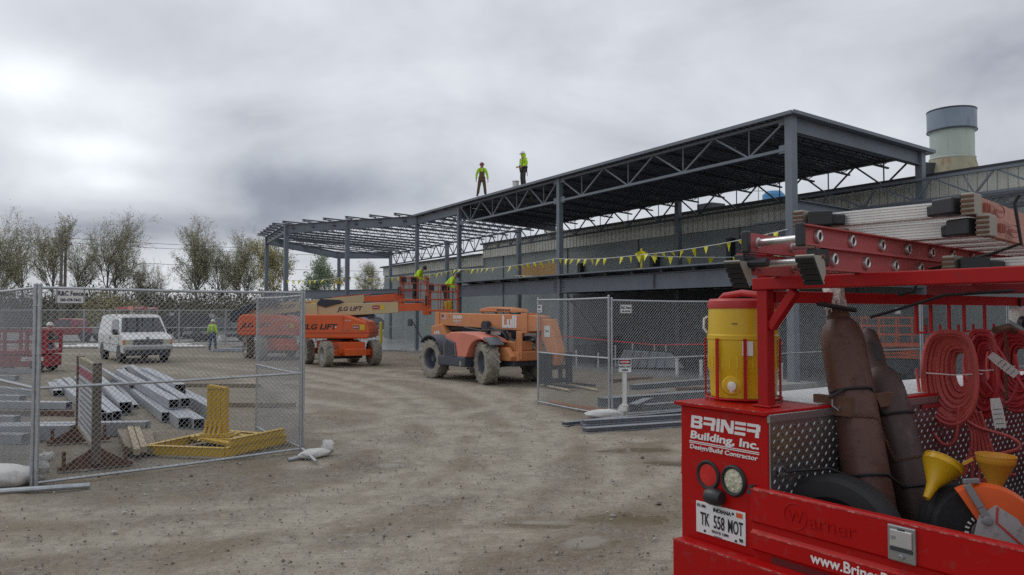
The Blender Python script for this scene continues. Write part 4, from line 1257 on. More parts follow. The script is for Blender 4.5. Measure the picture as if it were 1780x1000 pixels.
# telehandler --------------------------------------------------------------
tl = thing('telehandler', 'weathered orange telehandler with mud caked tyres parked before the steel frame', 'telehandler', V((-.95, 25.3, 0)), math.atan2(-.784, .62))
b = MB(); b.box(-2.0, 2.0, -.5, .5, .55, .95); b.box(-1.55, 1.6, -.9, -.45, .48, .82); b.box(1.0, 2.3, -.55, .75, .55, .80); b.build('frame', M['navy'], tl, bevel=.03)
for sx in (-1, 1):
    b = MB(); b.box(sx * 1.46 - .12, sx * 1.46 + .12, -.8, .8, .5, .75); b.build('axle', M['dark'], tl)
    for sy in (-1, 1): wheel(tl, (sx * 1.46, sy * .93, .64), (.30 * sy * (sx > 0), sy, 0), .65, .42, M['mudtyre'], M['navy'], 18, .55)
# hood between the wheels on the near side
b = MB()
hp_ = [(-.46, .78), (-.46, 1.28), (-.38, 1.46), (-.14, 1.55), (.62, 1.56), (1.25, 1.49), (1.72, 1.38), (1.90, 1.28)]
hp_ += [(1.46 + .70 * math.cos(R(a)), .66 + .70 * math.sin(R(a))) for a in range(62, 170, 12)] + [(.72, .78)]
b.prism(hp_, (0, -.42, 0), (1, 0, 0), Z, .78)
b.build('engine_hood', M['salmon'], tl, bevel=.05)
b = MB(); b.prism([(-.50, .80), (-.50, 1.22), (-.36, 1.36), (.16, 1.24), (.26, .80)], (0, -1.205, 0), (1, 0, 0), Z, .03); b.build('grille_panel', mat('grey_grille_surround', (.10, .105, .13), .5), tl, bevel=.01)
for k in range(6):
    b = MB(); b.box(-.34, .10, -1.25, -1.238, .88 + .06 * k, .905 + .06 * k); b.build('grille_slat', M['navy'], tl)
b = MB(); b.prism([(-.40, .84), (-.40, 1.18), (-.28, 1.28), (.10, 1.19), (.16, .84)], (0, -1.2365, 0), (1, 0, 0), Z, .006); b.build('grille', M['dark'], tl)
b = MB(); b.box(-.85, .70, -1.22, -.4, .48, .80); b.build('side_box', M['navy'], tl, bevel=.04)
b = MB(); b.box(.40, .52, -1.225, -1.0, .5, .66); b.build('step', M['mudtyre'], tl, bevel=.02)


def fender(cx, y0, y1, a0, a1, m, r0=.74):
    b = MB(); n = 10; pts = []
    for k in range(n + 1):
        a = R(a0 + (a1 - a0) * k / n); pts.append((cx + r0 * math.cos(a), .66 + r0 * math.sin(a)))
    pts += [(cx + (r0 + .04) * math.cos(R(a0 + (a1 - a0) * k / n)), .66 + (r0 + .04) * math.sin(R(a0 + (a1 - a0) * k / n))) for k in range(n, -1, -1)]
    b.prism(pts, (0, y1, 0), (1, 0, 0), Z, y1 - y0)
    return b.build('fender', m, tl, True)


fender(-1.46, -1.16, -.66, 20, 138, M['navy']); fender(1.46, -1.22, -.70, 44, 74, mat('grey_fender_flap', (.13, .14, .16), .5), .76)
fender(-1.46, .7, 1.14, 20, 138, M['navy']); fender(1.46, .7, 1.14, 48, 150, M['navy'])
# boom
bz = Matrix.Translation((0, .18, 0))
b = MB(bz); b.prism([(-2.75, 1.74), (2.55, 1.60), (2.9, 1.62), (2.9, 2.06), (2.5, 2.10), (-2.75, 2.17)], (0, .22, 0), (1, 0, 0), Z, .44); b.build('boom', M['borange'], tl, bevel=.02)
b = MB(bz); b.box(2.05, 2.35, -.25, .25, 1.54, 2.16); b.box(-2.8, -2.55, -.25, .25, 1.70, 2.20); b.build('boom_collar', M['borange'], tl, bevel=.01)
b = MB(bz); b.prism([(2.86, 1.98), (3.28, 1.98), (3.66, 1.02), (3.60, .90), (3.48, .62), (3.3, .62), (3.18, .96), (2.92, 1.40)], (0, .15, 0), (1, 0, 0), Z, .30); b.build('boom_head', M['borange'], tl, bevel=.02)
b = MB(bz); b.prism([(-2.9, .7), (-2.95, 1.70), (-2.3, 1.78), (-1.9, 1.35), (-1.9, .7)], (0, .32, 0), (1, 0, 0), Z, .64); b.build('boom_support', M['borange'], tl, bevel=.03)
b = MB(bz); b.tube([(-2.2, 0, 1.62), (-.3, 0, 1.66)], .10, 10); b.tube([(-.3, 0, 1.66), (1.2, 0, 1.60)], .055, 8); b.lathe([(.17, -.1), (.17, .1)], 16, (.35, -.3, 1.74), (0, 1, 0))
b.tube([(.5, -.32, 1.72), (.9, -.36, 1.66), (1.3, -.36, 1.55), (1.5, -.34, 1.35), (1.45, -.34, 1.0)], .035, 8); b.tube([(.45, -.34, 1.60), (.85, -.5, 1.4), (1.2, -.46, 1.1)], .04, 8)
b.tube([(-.9, -.30, 1.68), (-.2, -.36, 1.62), (.5, -.38, 1.58), (1.1, -.4, 1.45), (1.6, -.42, 1.12)], .03, 8); b.tube([(1.5, -.38, 1.62), (1.75, -.42, 1.4), (2.1, -.4, 1.2)], .03, 8); b.tube([(.9, -.2, 1.55), (1.0, -.2, .9)], .09, 10)
b.build('hydraulics', M['dark'], tl, True)
b = MB(); b.prism([(.98, .74), (.98, 1.02), (2.45, 1.0), (2.45, .72), (1.9, .66)], (0, .45, 0), (1, 0, 0), Z, .95); b.prism([(1.3, 1.02), (1.35, 1.30), (2.15, 1.28), (2.2, 1.01)], (0, .3, 0), (1, 0, 0), Z, .7)
b.prism([(2.22, .75), (2.25, 1.62), (2.52, 1.60), (2.50, .75)], (0, -.36, 0), (1, 0, 0), Z, .06); b.prism([(2.22, .75), (2.25, 1.62), (2.52, 1.60), (2.50, .75)], (0, .42, 0), (1, 0, 0), Z, .06)
b.build('front_frame', M['borange'], tl, bevel=.05)
b = MB(); b.prism([(1.35, .86), (1.55, 1.12), (2.1, 1.12), (2.38, .86), (2.3, .72), (1.5, .72)], (0, -.50, 0), (1, 0, 0), Z, .2); b.box(1.2, 1.45, -.62, -.50, .95, 1.45); b.build('front_bracket', M['borange'], tl, bevel=.02)
b = MB(); b.tube([(1.12, -.56, .9), (1.02, -.56, 1.72)], .085, 12); b.build('front_cylinder', M['dark'], tl, True)
b = MB(); b.box(.95, 2.1, -.75, -.5, 1.62, 1.66); b.build('hose_guard', M['dark'], tl)
b = MB(); b.box(1.75, 2.0, -.56, -.49, .86, 1.02); b.lathe([(.07, 0), (.07, .08), (0, .09)], 12, (1.45, -.60, 1.02), (0, -1, 0)); b.build('work_light', M['dark'], tl, True)
# forks and carriage
b = MB(bz); [b.box(3.30, 3.42, -.62, .62, z_, z_ + .12) for z_ in (.12, .50, .85)]; [b.box(3.31, 3.41, y_ - .05, y_ + .05, .1, 1.0) for y_ in (-.6, -.2, .2, .6)]
b.build('carriage', M['dark'], tl, bevel=.02)
for yy in (-.42, .42):
    b = MB(bz); b.box(3.42, 3.48, yy - .07, yy + .07, .06, .9); b.box(3.42, 4.55, yy - .07, yy + .07, .06, .11); b.build('fork', M['dark'], tl)
# cab on the far side
b = MB()
for x in (-.85, .75):
    for y_ in (.55, 1.15): b.bar((x, y_, .9), (x * .93, y_, 2.22), .07)
b.box(-.9, .78, .5, 1.2, .8, 1.3); b.build('cab', M['borange'], tl, bevel=.02)
b = MB(); b.prism([(-.92, 2.2), (-.85, 2.30), (-.3, 2.37), (.1, 2.36), (.85, 2.28), (.95, 2.18)], (0, 1.2, 0), (1, 0, 0), Z, .72); b.build('cab_roof', M['borange'], tl, bevel=.03)
b = MB()
for k in range(5): b.box(.13 + .15 * k, .22 + .15 * k, .46, .478, 2.24, 2.29)
b.build('roof_slot', M['dark'], tl)
b = MB(); b.box(-.86, .76, .56, 1.14, 1.3, 2.15); b.build('cab_glass', M['glass'], tl)
b = MB(); b.box(1.05, 1.35, -.53, -.5, 1.42, 1.6); b.box(1.35, 1.6, -.53, -.5, 1.5, 1.62); b.build('warning_label', M['white'], tl)
b = MB(); b.bar((-2.9, -.5, 1.2), (-3.05, -.9, 1.95), .03); b.box(-3.2, -2.95, -.95, -.9, 1.7, 1.95); b.build('mirror', M['dark'], tl)
yb = .18 - .2255
text('Lull', .50, M['white_ink'], tl, (1.45, yb, 1.72), (1, 0, 0), Z, bold=.045, sx=1.05, ext=.006)
text('BRINER', .16, M['white_ink'], tl, (-1.40, yb, 1.97), (1, 0, 0), Z, bold=.04, sx=1.05)
text('Building, Inc.', .10, M['white_ink'], tl, (-1.40, yb, 1.865), (1, 0, 0), Z, bold=.02)
text('Design/Build', .055, M['white_ink'], tl, (-1.40, yb, 1.80), (1, 0, 0), Z)
b = MB(bz); b.box(-2.38, -2.12, -.228, -.222, 1.93, 2.10); b.build('flag_decal', M['white'], tl)
b = MB(bz)
for k in range(4): b.box(-2.38, -2.12, -.231, -.228, 1.94 + .042 * k, 1.96 + .042 * k)
b.build('flag_stripe', M['red_ink'], tl)
b = MB(bz); b.box(-2.38, -2.27, -.234, -.231, 2.02, 2.10); b.build('flag_canton', M['navy_ink'], tl)
text('644E', .17, M['white_ink'], tl, (-2.55, -.1455, 1.42), (1, 0, 0), Z, bold=.03)
text('42', .10, M['white_ink'], tl, (-2.35, -.1455, 1.26), (1, 0, 0), Z, bold=.03)
b = MB(bz); b.box(3.05, 3.30, -.158, -.15, 1.45, 1.78); b.build('decal', M['white'], tl)
text('BRINER', .075, M['grey_ink'], tl, (3.18, .18 - .1605, 1.6), (1, 0, 0), Z, bold=.02, sx=.7)

# orange scissor lift behind the right fence
sl = thing('scissor_lift', 'orange scissor lift with folded platform against the grey wall, behind the gas cylinders', 'scissor lift', V((12.0, 24.7, .08)), R(-4)); sl.scale = (.8, .8, .8)
b = MB(); b.box(-1.2, 1.2, -.6, .6, .25, .75); b.build('base', M['dark'], sl, bevel=.02)
for sx in (-.85, .85):
    for sy in (-.62, .62): wheel(sl, (sx, sy, .26), (0, 1 if sy > 0 else -1, 0), .26, .18, M['tyre'], M['silver'], 0)
b = MB()
for k in range(3):
    z = .82 + .14 * k
    b.bar((-1.1, -.45, z), (1.1, -.45, z + .12), .06); b.bar((1.1, -.45, z), (-1.1, -.45, z + .12), .06); b.bar((-1.1, .45, z), (1.1, .45, z + .12), .06)
b.build('scissor_arms', M['orange'], sl)
b = MB(); b.box(-1.25, 1.25, -.62, .62, 1.28, 1.42); b.build('platform', M['orange'], sl, bevel=.01)
b = MB()
for z in (1.75, 2.1, 2.42):
    for y_ in (-.6, .6): b.bar((-1.22, y_, z), (1.22, y_, z), .05)
    for x in (-1.22, 1.22): b.bar((x, -.6, z), (x, .6, z), .05)
for x in (-1.22, -.55, .1, .7, 1.22):
    for y_ in (-.6, .6): b.bar((x, y_, 1.4), (x, y_, 2.42), .05)
b.build('guard_rail', M['orange'], sl)
b = MB(); b.box(.85, 1.32, -.66, -.45, 1.75, 2.42); b.build('control_box', M['blackp'], sl, bevel=.03)

# red scissor lift at the left, behind the mesh
rl = thing('scissor_lift', 'red scissor lift with white lettering behind the left fence post', 'scissor lift', V((-18.05, 28.6, 0)), R(8))
b = MB(); b.box(-1.2, 1.05, -.6, .6, .2, .62); b.build('base', M['dred'], rl, bevel=.02)
for sx in (-.8, .7):
    for sy in (-.6, .6): wheel(rl, (sx, sy, .22), (0, 1 if sy > 0 else -1, 0), .22, .16, M['tyre'], M['silver'], 0)
b = MB(); b.box(-1.2, 1.05, -.62, .62, .66, .80)
for z in (1.1, 1.5):
    for y_ in (-.6, .6): b.bar((-1.18, y_, z), (1.03, y_, z), .07)
    for x in (-1.18, 1.03): b.bar((x, -.6, z), (x, .6, z), .07)
for x in (-1.18, -.4, .35, 1.0):
    for y_ in (-.6, .6): b.bar((x, y_, .7), (x, y_, 1.5), .10)
b.build('guard_rail', M['dred'], rl)
b = MB(); b.box(.18, .92, -.618, -.605, .42, .56); b.build('decal', M['white'], rl)
text('MAXX 1932', .10, M['red_ink'], rl, (.55, -.620, .45), (1, 0, 0), Z, bold=.02, sx=.9)


# ------------------------------------------------------------------ vehicles
def side_y(z, hw, belt, roof, inset):
    return hw - inset * max(0.0, min(1.0, (z - belt) / (roof - belt)))


def loft(profile, hw, belt, roof, inset, cuts):
    """closed side outline (x, z), mirrored in y, narrowing above the belt line"""
    b = MB(); n = len(profile)
    cols = []
    ys = lambda z: side_y(z, hw, belt, roof, inset)
    a = [(x, -ys(z), z) for x, z in profile]; c = [(x, ys(z), z) for x, z in profile]
    b.add(a + c, [tuple(range(n - 1, -1, -1)), tuple(range(n, 2 * n))] + [(i, (i + 1) % n, n + (i + 1) % n, n + i) for i in range(n)])
    return b


def side_panel(pts, hw, belt, roof, inset, off=0.006):
    b = MB()
    for s in (-1, 1):
        p = [(x, s * (side_y(z, hw, belt, roof, inset) + off), z) for x, z in pts]
        q = [(x, s * (side_y(z, hw, belt, roof, inset) - .01), z) for x, z in pts]
        n = len(p)
        b.add(p + q, [tuple(range(n)), tuple(range(2 * n - 1, n - 1, -1))] + [(i, (i + 1) % n, n + (i + 1) % n, n + i) for i in range(n)])
    return b


def arch(cx, r, hw, z0=.38, sides=(-1, 1)):
    b = MB()
    for s in sides:
        pts = [(cx + r * math.cos(a), z0 + r * math.sin(a)) for a in [math.pi * k / 14 for k in range(15)]]
        pts += [(cx - r, z0 - .12), (cx + r, z0 - .12)]
        b.prism([(p[0], p[1]) for p in pts], (0, s * (hw + .006) if s > 0 else -(hw + .006) + .05, 0), (1, 0, 0), Z, .05)
    return b


# white van
vn = thing('work_van', 'dirty white work van with a ladder rack parked in the yard', 'van', V((-17.3, 35.35, 0)), math.atan2(-.784, .62))
VP = dict(hw=.99, belt=1.18, roof=2.08, inset=.15)
prof = [(-2.62, .46), (-2.72, .62), (-2.74, 1.2), (-2.62, 1.95), (-2.48, 2.06), (-1.0, 2.11), (.7, 2.09), (1.12, 2.0), (1.78, 1.30), (2.42, 1.14), (2.56, 1.02), (2.60, .60), (2.56, .44)]
lf = MB()
ys = lambda z: side_y(z, .99, 1.18, 2.08, .15)
low = [(-2.62, .46), (-2.72, .62), (-2.74, 1.2), (1.84, 1.2), (1.84, 1.26), (2.42, 1.14), (2.56, 1.02), (2.60, .60), (2.56, .44)]
b = MB(); b.prism(low, (0, .99, 0), (1, 0, 0), Z, 1.98); o = b.build('body', M['white'], vn, True, bevel=.07)
up = [(-2.74, 1.19), (-2.62, 1.95), (-2.48, 2.06), (-1.0, 2.11), (.7, 2.09), (1.12, 2.0), (1.86, 1.24), (1.86, 1.19)]
b = loft(up, .985, 1.18, 2.08, .15, None); b.build('upper_body', M['white'], vn, True, bevel=.05)
b = MB()
w1, w2 = ys(1.95), ys(1.32)
n_ = V((.7, 0, .68)).normalized() * .012
b.add([V(p) + n_ for p in ((1.15, -w1 + .10, 1.955), (1.15, w1 - .10, 1.955), (1.77, w2 - .07, 1.325), (1.77, -w2 + .07, 1.325))] + [V(p) - n_ for p in ((1.15, -w1 + .10, 1.955), (1.15, w1 - .10, 1.955), (1.77, w2 - .07, 1.325), (1.77, -w2 + .07, 1.325))],
      [(0, 1, 2, 3), (7, 6, 5, 4), (0, 4, 5, 1), (1, 5, 6, 2), (2, 6, 7, 3), (3, 7, 4, 0)])
b.build('windscreen', M['glass'], vn)
side_panel([(.98, 1.28), (.98, 1.86), (1.10, 1.86), (1.60, 1.30)], **VP).build('front_window', M['glass'], vn)
side_panel([(-.05, 1.28), (-.10, 1.88), (.85, 1.88), (.85, 1.28)], **VP).build('door_window', M['glass'], vn)
b = MB()
for s in (-1, 1):
    for x in (-.15, 1.72, -1.55): b.box(x, x + .012, s * .994 - .004, s * .994 + .004, .5, 1.17)
    b.box(-2.7, 2.2, s * .996 - .006, s * .996 + .006, .78, .80)
b.build('door_seam', M['grey_ink'], vn)
b = MB()
for s in (-1, 1): b.box(.0, .14, s * 1.0 - .015, s * 1.0 + .015, .98, 1.12)
b.build('door_handle', M['grey_ink'], vn)
for cx in (1.72, -1.78): [arch(cx, .45, .985, sides=(s_,)).build('wheel_arch', M['dark'], vn) for s_ in (-1, 1)]
for cx in (1.72, -1.78):
    for s in (-1, 1): wheel(vn, (cx, s * .86, .37), (0, s, 0), .37, .25, M['tyre'], M['silver'], 0, .58)
b = MB(); b.prism([(-.98, .58), (.98, .58), (1.0, .62), (1.0, .70), (.98, .74), (-.98, .74), (-1.0, .70), (-1.0, .62)], (2.58, 0, 0), (0, 1, 0), Z, .12); b.build('bumper', M['chrome'], vn, bevel=.02)
b = MB(); b.box(2.55, 2.66, -.9, .9, .34, .56); b.build('lower_bumper', M['dark'], vn, bevel=.03)
b = MB(); b.box(2.56, 2.592, -.60, .60, .80, 1.03); b.build('grille', M['dark'], vn)
b = MB()
for k in range(3): b.box(2.585, 2.602, -.58, .58, .82 + .075 * k, .85 + .075 * k)
for y_ in (-.58, 0, .58): b.box(2.585, 2.601, y_ - .015, y_ + .015, .80, 1.03)
b.build('grille_bar', M['grey_ink'], vn)
b = MB(); b.lathe([(.0, .0), (.07, 0), (.07, .01), (0, .012)], 14, (2.50, 0, 1.092), (.55, 0, .83)); b.build('badge', M['navy_ink'], vn)
for s in (-1, 1):
    b = MB(); b.box(2.54, 2.60, s * .76 - .15, s * .76 + .15, .84, 1.02); b.build('headlight', M['lens_w'], vn, bevel=.01)
    b = MB(); b.box(2.48, 2.585, s * .95 - .045, s * .95 + .045, .80, 1.02); b.build('indicator', M['lens_o'], vn, bevel=.01)
    b = MB(); b.box(1.55, 1.70, s * 1.12 - .10, s * 1.12 + .10, 1.22, 1.46); b.bar((1.55, s * .94, 1.25), (1.6, s * 1.06, 1.28), .05); b.build('wing_mirror', M['blackp'], vn, bevel=.03)
b = MB(); b.bar((1.80, -.55, 1.33), (1.62, -.05, 1.49), .02); b.bar((1.80, .15, 1.33), (1.62, .65, 1.49), .02); b.build('wiper', M['blackp'], vn)
b = MB()
for x in (-2.2, -.9, .5):
    b.bar((x, -.85, 2.3), (x, .85, 2.3), .04)
    for s in (-1, 1): b.bar((x, s * .85, 2.02), (x, s * .85, 2.36), .035)
b.build('roof_rack', M['galv'], vn)


def flat_ladder(label, loc, rz, L_, w, m, z, tip=None, h=.09):
    o = thing('ladder', label, 'ladder', loc, rz, 'ladders carried on the van roof')
    b = MB()
    for s in (-1, 1): b.bar((-L_ / 2, s * w / 2, z), (L_ / 2, s * w / 2, z), .03, h)
    b.build('rail', m, o)
    b = MB(); k = -L_ / 2 + .2
    while k < L_ / 2: b.tube([(k, -w / 2, z), (k, w / 2, z)], .016, 6); k += .3
    b.build('rung', M['alu'], o)
    if tip:
        b = MB()
        for s in (-1, 1): b.bar((L_ / 2 - .9, s * (w / 2 + .02), z), (L_ / 2, s * (w / 2 + .02), z), .05, h * 1.3)
        b.build('rail_end', tip, o)
    return o


vz = math.atan2(-.784, .62)
flat_ladder('orange ladder lying on the near side of the van roof rack', vn.location + V((.31, .24, 0)), vz, 3.2, .45, M['fib'], 2.385)
flat_ladder('ladder with bright red ends on the far side of the van roof rack', vn.location + V((-.05, -.36, 0)), vz, 3.6, .42, M['dred'], 2.385, M['salmon'], .12)


def pickup(label, loc, rz, paint, low=None, sc=1.0, group='pickup trucks at the back of the yard', name='pickup_truck'):
    o = thing(name, label, 'pickup truck', loc, rz, group); o.scale = (sc, sc, sc)
    body = [(-2.75, .55), (-2.78, 1.08), (-.75, 1.10), (1.15, 1.12), (2.45, 1.04), (2.62, .9), (2.64, .55)]
    b = MB(); b.prism(body, (0, .97, 0), (1, 0, 0), Z, 1.94); b.build('body', paint, o, True, bevel=.05)
    if low:
        b = MB(); b.box(-2.77, 2.63, -.976, .976, .55, .80); b.build('lower_body', low, o, bevel=.02)
    cabp = [(-.85, 1.09), (-.78, 1.68), (-.62, 1.76), (.28, 1.76), (.45, 1.70), (1.15, 1.10)]
    b = loft(cabp, .93, 1.1, 1.76, .16, None); b.build('cab', paint, o, True, bevel=.04)
    side_panel([(-.62, 1.18), (-.58, 1.64), (.28, 1.64), (.40, 1.6), (.85, 1.18)], .93, 1.1, 1.76, .16).build('side_window', M['glass'], o)
    b = MB(); b.add([(.52, -.7, 1.68), (.52, .7, 1.68), (1.10, .82, 1.16), (1.10, -.82, 1.16), (.46, -.7, 1.62), (.46, .7, 1.62), (1.04, .82, 1.10), (1.04, -.82, 1.10)], [(0, 1, 2, 3), (7, 6, 5, 4), (0, 4, 5, 1), (1, 5, 6, 2), (2, 6, 7, 3), (3, 7, 4, 0)]); b.build('windscreen', M['glass'], o)
    b = MB(); b.box(-2.6, -.95, -.8, .8, 1.085, 1.107); b.build('bed_floor', M['dark'], o)
    for cx in (1.65, -1.75):
        [arch(cx, .46, .97, .42, sides=(s_,)).build('wheel_arch', M['dark'], o) for s_ in (-1, 1)]
        for s in (-1, 1): wheel(o, (cx, s * .84, .39), (0, s, 0), .39, .25, M['tyre'], M['silver'], 0, .6)
    b = MB(); b.box(2.6, 2.74, -.95, .95, .48, .70); b.box(-2.9, -2.75, -.95, .95, .48, .66); b.build('bumper', M['chrome'], o, bevel=.02)
    for s in (-1, 1):
        b = MB(); b.box(2.55, 2.65, s * .76 - .14, s * .76 + .14, .78, .95); b.build('headlight', M['lens_w'], o)
        b = MB(); b.box(-2.80, -2.76, s * .88 - .07, s * .88 + .07, .75, 1.02); b.build('tail_light', M['lens_r'], o)
    return o


pickup('red pickup truck parked broadside beyond the far fence at the left', V((-33.5, 58.5, 0)), R(176), M['carred'])
pickup('dark green pickup with a silver lower body behind the worker in the yard', V((-22.3, 59.6, 0)), R(183), M['dgreen'], M['silver'])
pickup('dark pickup truck parked by the far white building, seen under the boom lift', V((-14.1, 80, 0)), R(10), M['tarp'], group='dark trucks by the road')


def panel_van(label, loc, rz):
    o = thing('panel_van', label, 'van', loc, rz, 'white panel vans along the road')
    b = MB(); b.prism([(-2.7, .5), (-2.75, 1.2), (1.9, 1.2), (2.5, 1.1), (2.62, .9), (2.6, .5)], (0, .98, 0), (1, 0, 0), Z, 1.96); b.build('body', M['white'], o, True, bevel=.06)
    b = loft([(-2.75, 1.19), (-2.66, 2.0), (-2.5, 2.1), (.7, 2.1), (1.1, 2.0), (1.86, 1.2)], .975, 1.18, 2.1, .14, None); b.build('upper_body', M['white'], o, True, bevel=.05)
    side_panel([(.15, 1.3), (.12, 1.85), (1.0, 1.85), (1.5, 1.3)], .975, 1.18, 2.1, .14).build('door_window', M['glass'], o)
    side_panel([(-2.1, 1.35), (-2.05, 1.6), (-.7, 1.6), (-.7, 1.35)], .975, 1.18, 2.1, .14).build('lettering_band', M['grey_ink'], o)
    b = MB(); b.add([(1.2, -.75, 1.95), (1.2, .75, 1.95), (1.82, .85, 1.28), (1.82, -.85, 1.28), (1.12, -.75, 1.93), (1.12, .75, 1.93), (1.74, .85, 1.26), (1.74, -.85, 1.26)], [(0, 1, 2, 3), (7, 6, 5, 4), (0, 4, 5, 1), (1, 5, 6, 2), (2, 6, 7, 3), (3, 7, 4, 0)]); b.build('windscreen', M['glass'], o)
    for cx in (1.7, -1.8):
        [arch(cx, .45, .98, sides=(s_,)).build('wheel_arch', M['dark'], o) for s_ in (-1, 1)]
        for s in (-1, 1): wheel(o, (cx, s * .85, .37), (0, s, 0), .37, .25, M['tyre'], M['silver'], 0, .58)
    return o


panel_van('white panel van with a lettered side on the road behind the dark green pickup', V((-24.2, 71.5, 0)), R(181))
panel_van('white panel van partly hidden by the farther boom lift', V((-19.5, 77, 0)), R(180))

# dark trailer and small equipment at the back
o = thing('box_trailer', 'dark open trailer with high sides behind the far fence', 'trailer', V((-27.4, 66.0, 0)), R(4))
b = MB(); b.prism([(-1.9, .7), (-2.0, 1.9), (-1.5, 2.15), (1.6, 2.15), (2.0, 1.7), (1.9, .7)], (0, 1, 0), (1, 0, 0), Z, 2.0); b.build('body', M['dark'], o, bevel=.05)
b = MB(); b.bar((1.9, 0, .6), (3.2, 0, .5), .1); b.box(-1.9, 1.9, -.9, .9, .55, .7); b.build('frame', M['dark'], o)
for x in (-.8, .3):
    for s in (-1, 1): wheel(o, (x, s * .95, .36), (0, s, 0), .36, .22, M['tyre'], M['silver'], 0)
o = thing('equipment_trailer', 'low trailer carrying a red compressor beside the red pickup', 'trailer', V((-29.6, 57.5, 0)), R(176))
b = MB(); b.box(-1.6, 1.6, -.8, .8, .5, .62); b.bar((1.5, 0, .55), (2.5, 0, .5), .08); b.build('frame', M['dark'], o)
b = MB(); b.box(-1.4, -.1, -.7, .7, .62, 1.25); b.build('housing', M['dred'], o, bevel=.08)
b = MB(); b.box(.1, 1.3, -.7, .7, .62, 1.15); b.lathe([(.3, -.7), (.3, .7)], 16, (.7, 0, 1.2), (0, 1, 0)); b.build('tank', M['silver'], o, bevel=.04)
for x in (-.5, .4):
    for s in (-1, 1): wheel(o, (x, s * .85, .32), (0, s, 0), .32, .2, M['tyre'], M['silver'], 0)

# traffic cones beyond the boom lift
for i, (px, py, s, lb) in enumerate(((634, 588, 1.5, 'tall orange channelizer cone just right of the boom lift hood'), (651, 596, 1.0, 'small orange traffic cone left of the far steel column'))):
    p = gnd(px, py + 2)
    o = thing('traffic_cone', lb, 'traffic cone', p, 0, 'orange traffic cones'); o.scale = (s, s, s)
    b = MB(); b.box(-.2, .2, -.2, .2, 0, .04); b.lathe([(.15, .04), (.04, .72), (.03, .74), (0, .74)], 16); b.build('cone', M['cone'], o, True)
    b = MB(); b.lathe([(.112, .3), (.085, .46)], 16, cap=False); b.lathe([(.075, .53), (.06, .62)], 16, cap=False); b.build('reflective_band', M['white'], o, True)
o = thing('bollard', 'yellow bollard at the far end of the industrial building', 'bollard', gnd(662, 600))
b = MB(); b.tube([(0, 0, 0), (0, 0, 1.5)], .1, 12); b.lathe([(.1, 0), (.06, .06), (0, .08)], 12, (0, 0, 1.5)); b.build('post', M['label_y'], o, True)


# ------------------------------------------------------------------ steel lying in the yard
def hollow(label, near, L_, w, h, z=None, d=U, group='grey steel tubes stacked on the ground', up=Z, m='tubes', name='steel_tube', plates=()):
    p = V((near.x, near.y, (h / 2 + .01) if z is None else z))
    o = thing(name, label, 'steel tube', p, 0, group)
    b = MB(); b.hss((0, 0, 0), d * L_, w, h, .014, up)
    for s, q in plates: b.bar(d * s - V((0, 0, h * .52)), d * s + V((0, 0, h * .52)), q, w * 1.05, d)
    b.build('tube', M[m], o, bevel=.008)
    return o


ul = lambda a: (V((-.53 + a, .848 + a * .6, 0))).normalized()
hollow('square steel tube at the right end of the pile, nearest the yellow stand', gnd(346, 748), 11, .20, .20, d=ul(0))
hollow('square steel tube second from the right end of the pile', gnd(320, 747), 11.5, .21, .21, d=ul(.005))
hollow('steel tube lying on top of two others in the pile, with a bolted plate', gnd(282, 735) + V((.1, .3, 0)), 10, .21, .19, z=.33, d=ul(-.01))
hollow('steel tube tucked below the raised one in the pile', gnd(290, 735), 11, .20, .20, d=ul(0))
hollow('long steel tube raised on the middle of the pile', gnd(303, 731) + V((.1, .3, 0)), 12, .20, .19, z=.32, d=ul(.012))
hollow('fat square steel tube at the left of the pile with a dark open end', gnd(218, 722), 9, .25, .27, d=ul(.0))
hollow('narrow steel tube left of the fat open ended one', gnd(203, 733), 10, .17, .2, d=ul(-.02))
hollow('narrow steel tube beside the sign board post', gnd(186, 736), 10, .2, .2, d=ul(-.03))
hollow('second narrow steel tube beside the sign board post', gnd(176, 737), 9.5, .2, .2, d=ul(-.045))
hollow('long flat steel tube across the back of the pile', gnd(258, 690), 9, .22, .2, d=ul(.03))
hollow('flat steel tube at the far back of the pile', gnd(245, 683), 9, .22, .2, d=ul(.045))
hollow('loose steel tube propped up with its open end towards the camera, behind the yellow stand', gnd(313, 704), 6.5, .25, .25, z=.36, d=ul(0))
hollow('loose steel tube running behind the yellow uprights', gnd(372, 728), 5.0, .25, .25, d=ul(.0))
hollow('steel tube lying crosswise behind the sign board with bolted end plates', gnd(256, 757), 2.6, .2, .24, d=V((-1, -.1, 0)).normalized(), plates=((.05, .04), (.3, .1), (2.5, .03)))
hollow('short plated steel beam left of the sign board', gnd(128, 765), 1.6, .25, .25, d=V((-1, -.05, 0)).normalized(), plates=((.2, .05), (.9, .03)))
for px, py, L_, w_, h_, z_, a_, lb in ((236, 712, 8, .12, .10, None, .02, 'thin flat section fanned out right of the fat open ended tube'), (248, 704, 8, .12, .10, None, .05, 'second thin section in the fan behind the raised tube'), (268, 700, 7, .12, .09, .3, .075, 'thin section lying crossed on top of the pile'),
                                        (262, 682, 6, .12, .10, None, .09, 'thin section sticking out to the right at the back of the pile'), (228, 690, 8, .12, .10, .26, -.02, 'thin section resting on the back of the fat tube'), (196, 700, 7, .1, .1, None, -.06, 'thin section leaning away to the left behind the sign board')):
    hollow(lb, gnd(px, py), L_, w_, h_, z=z_, d=ul(a_))
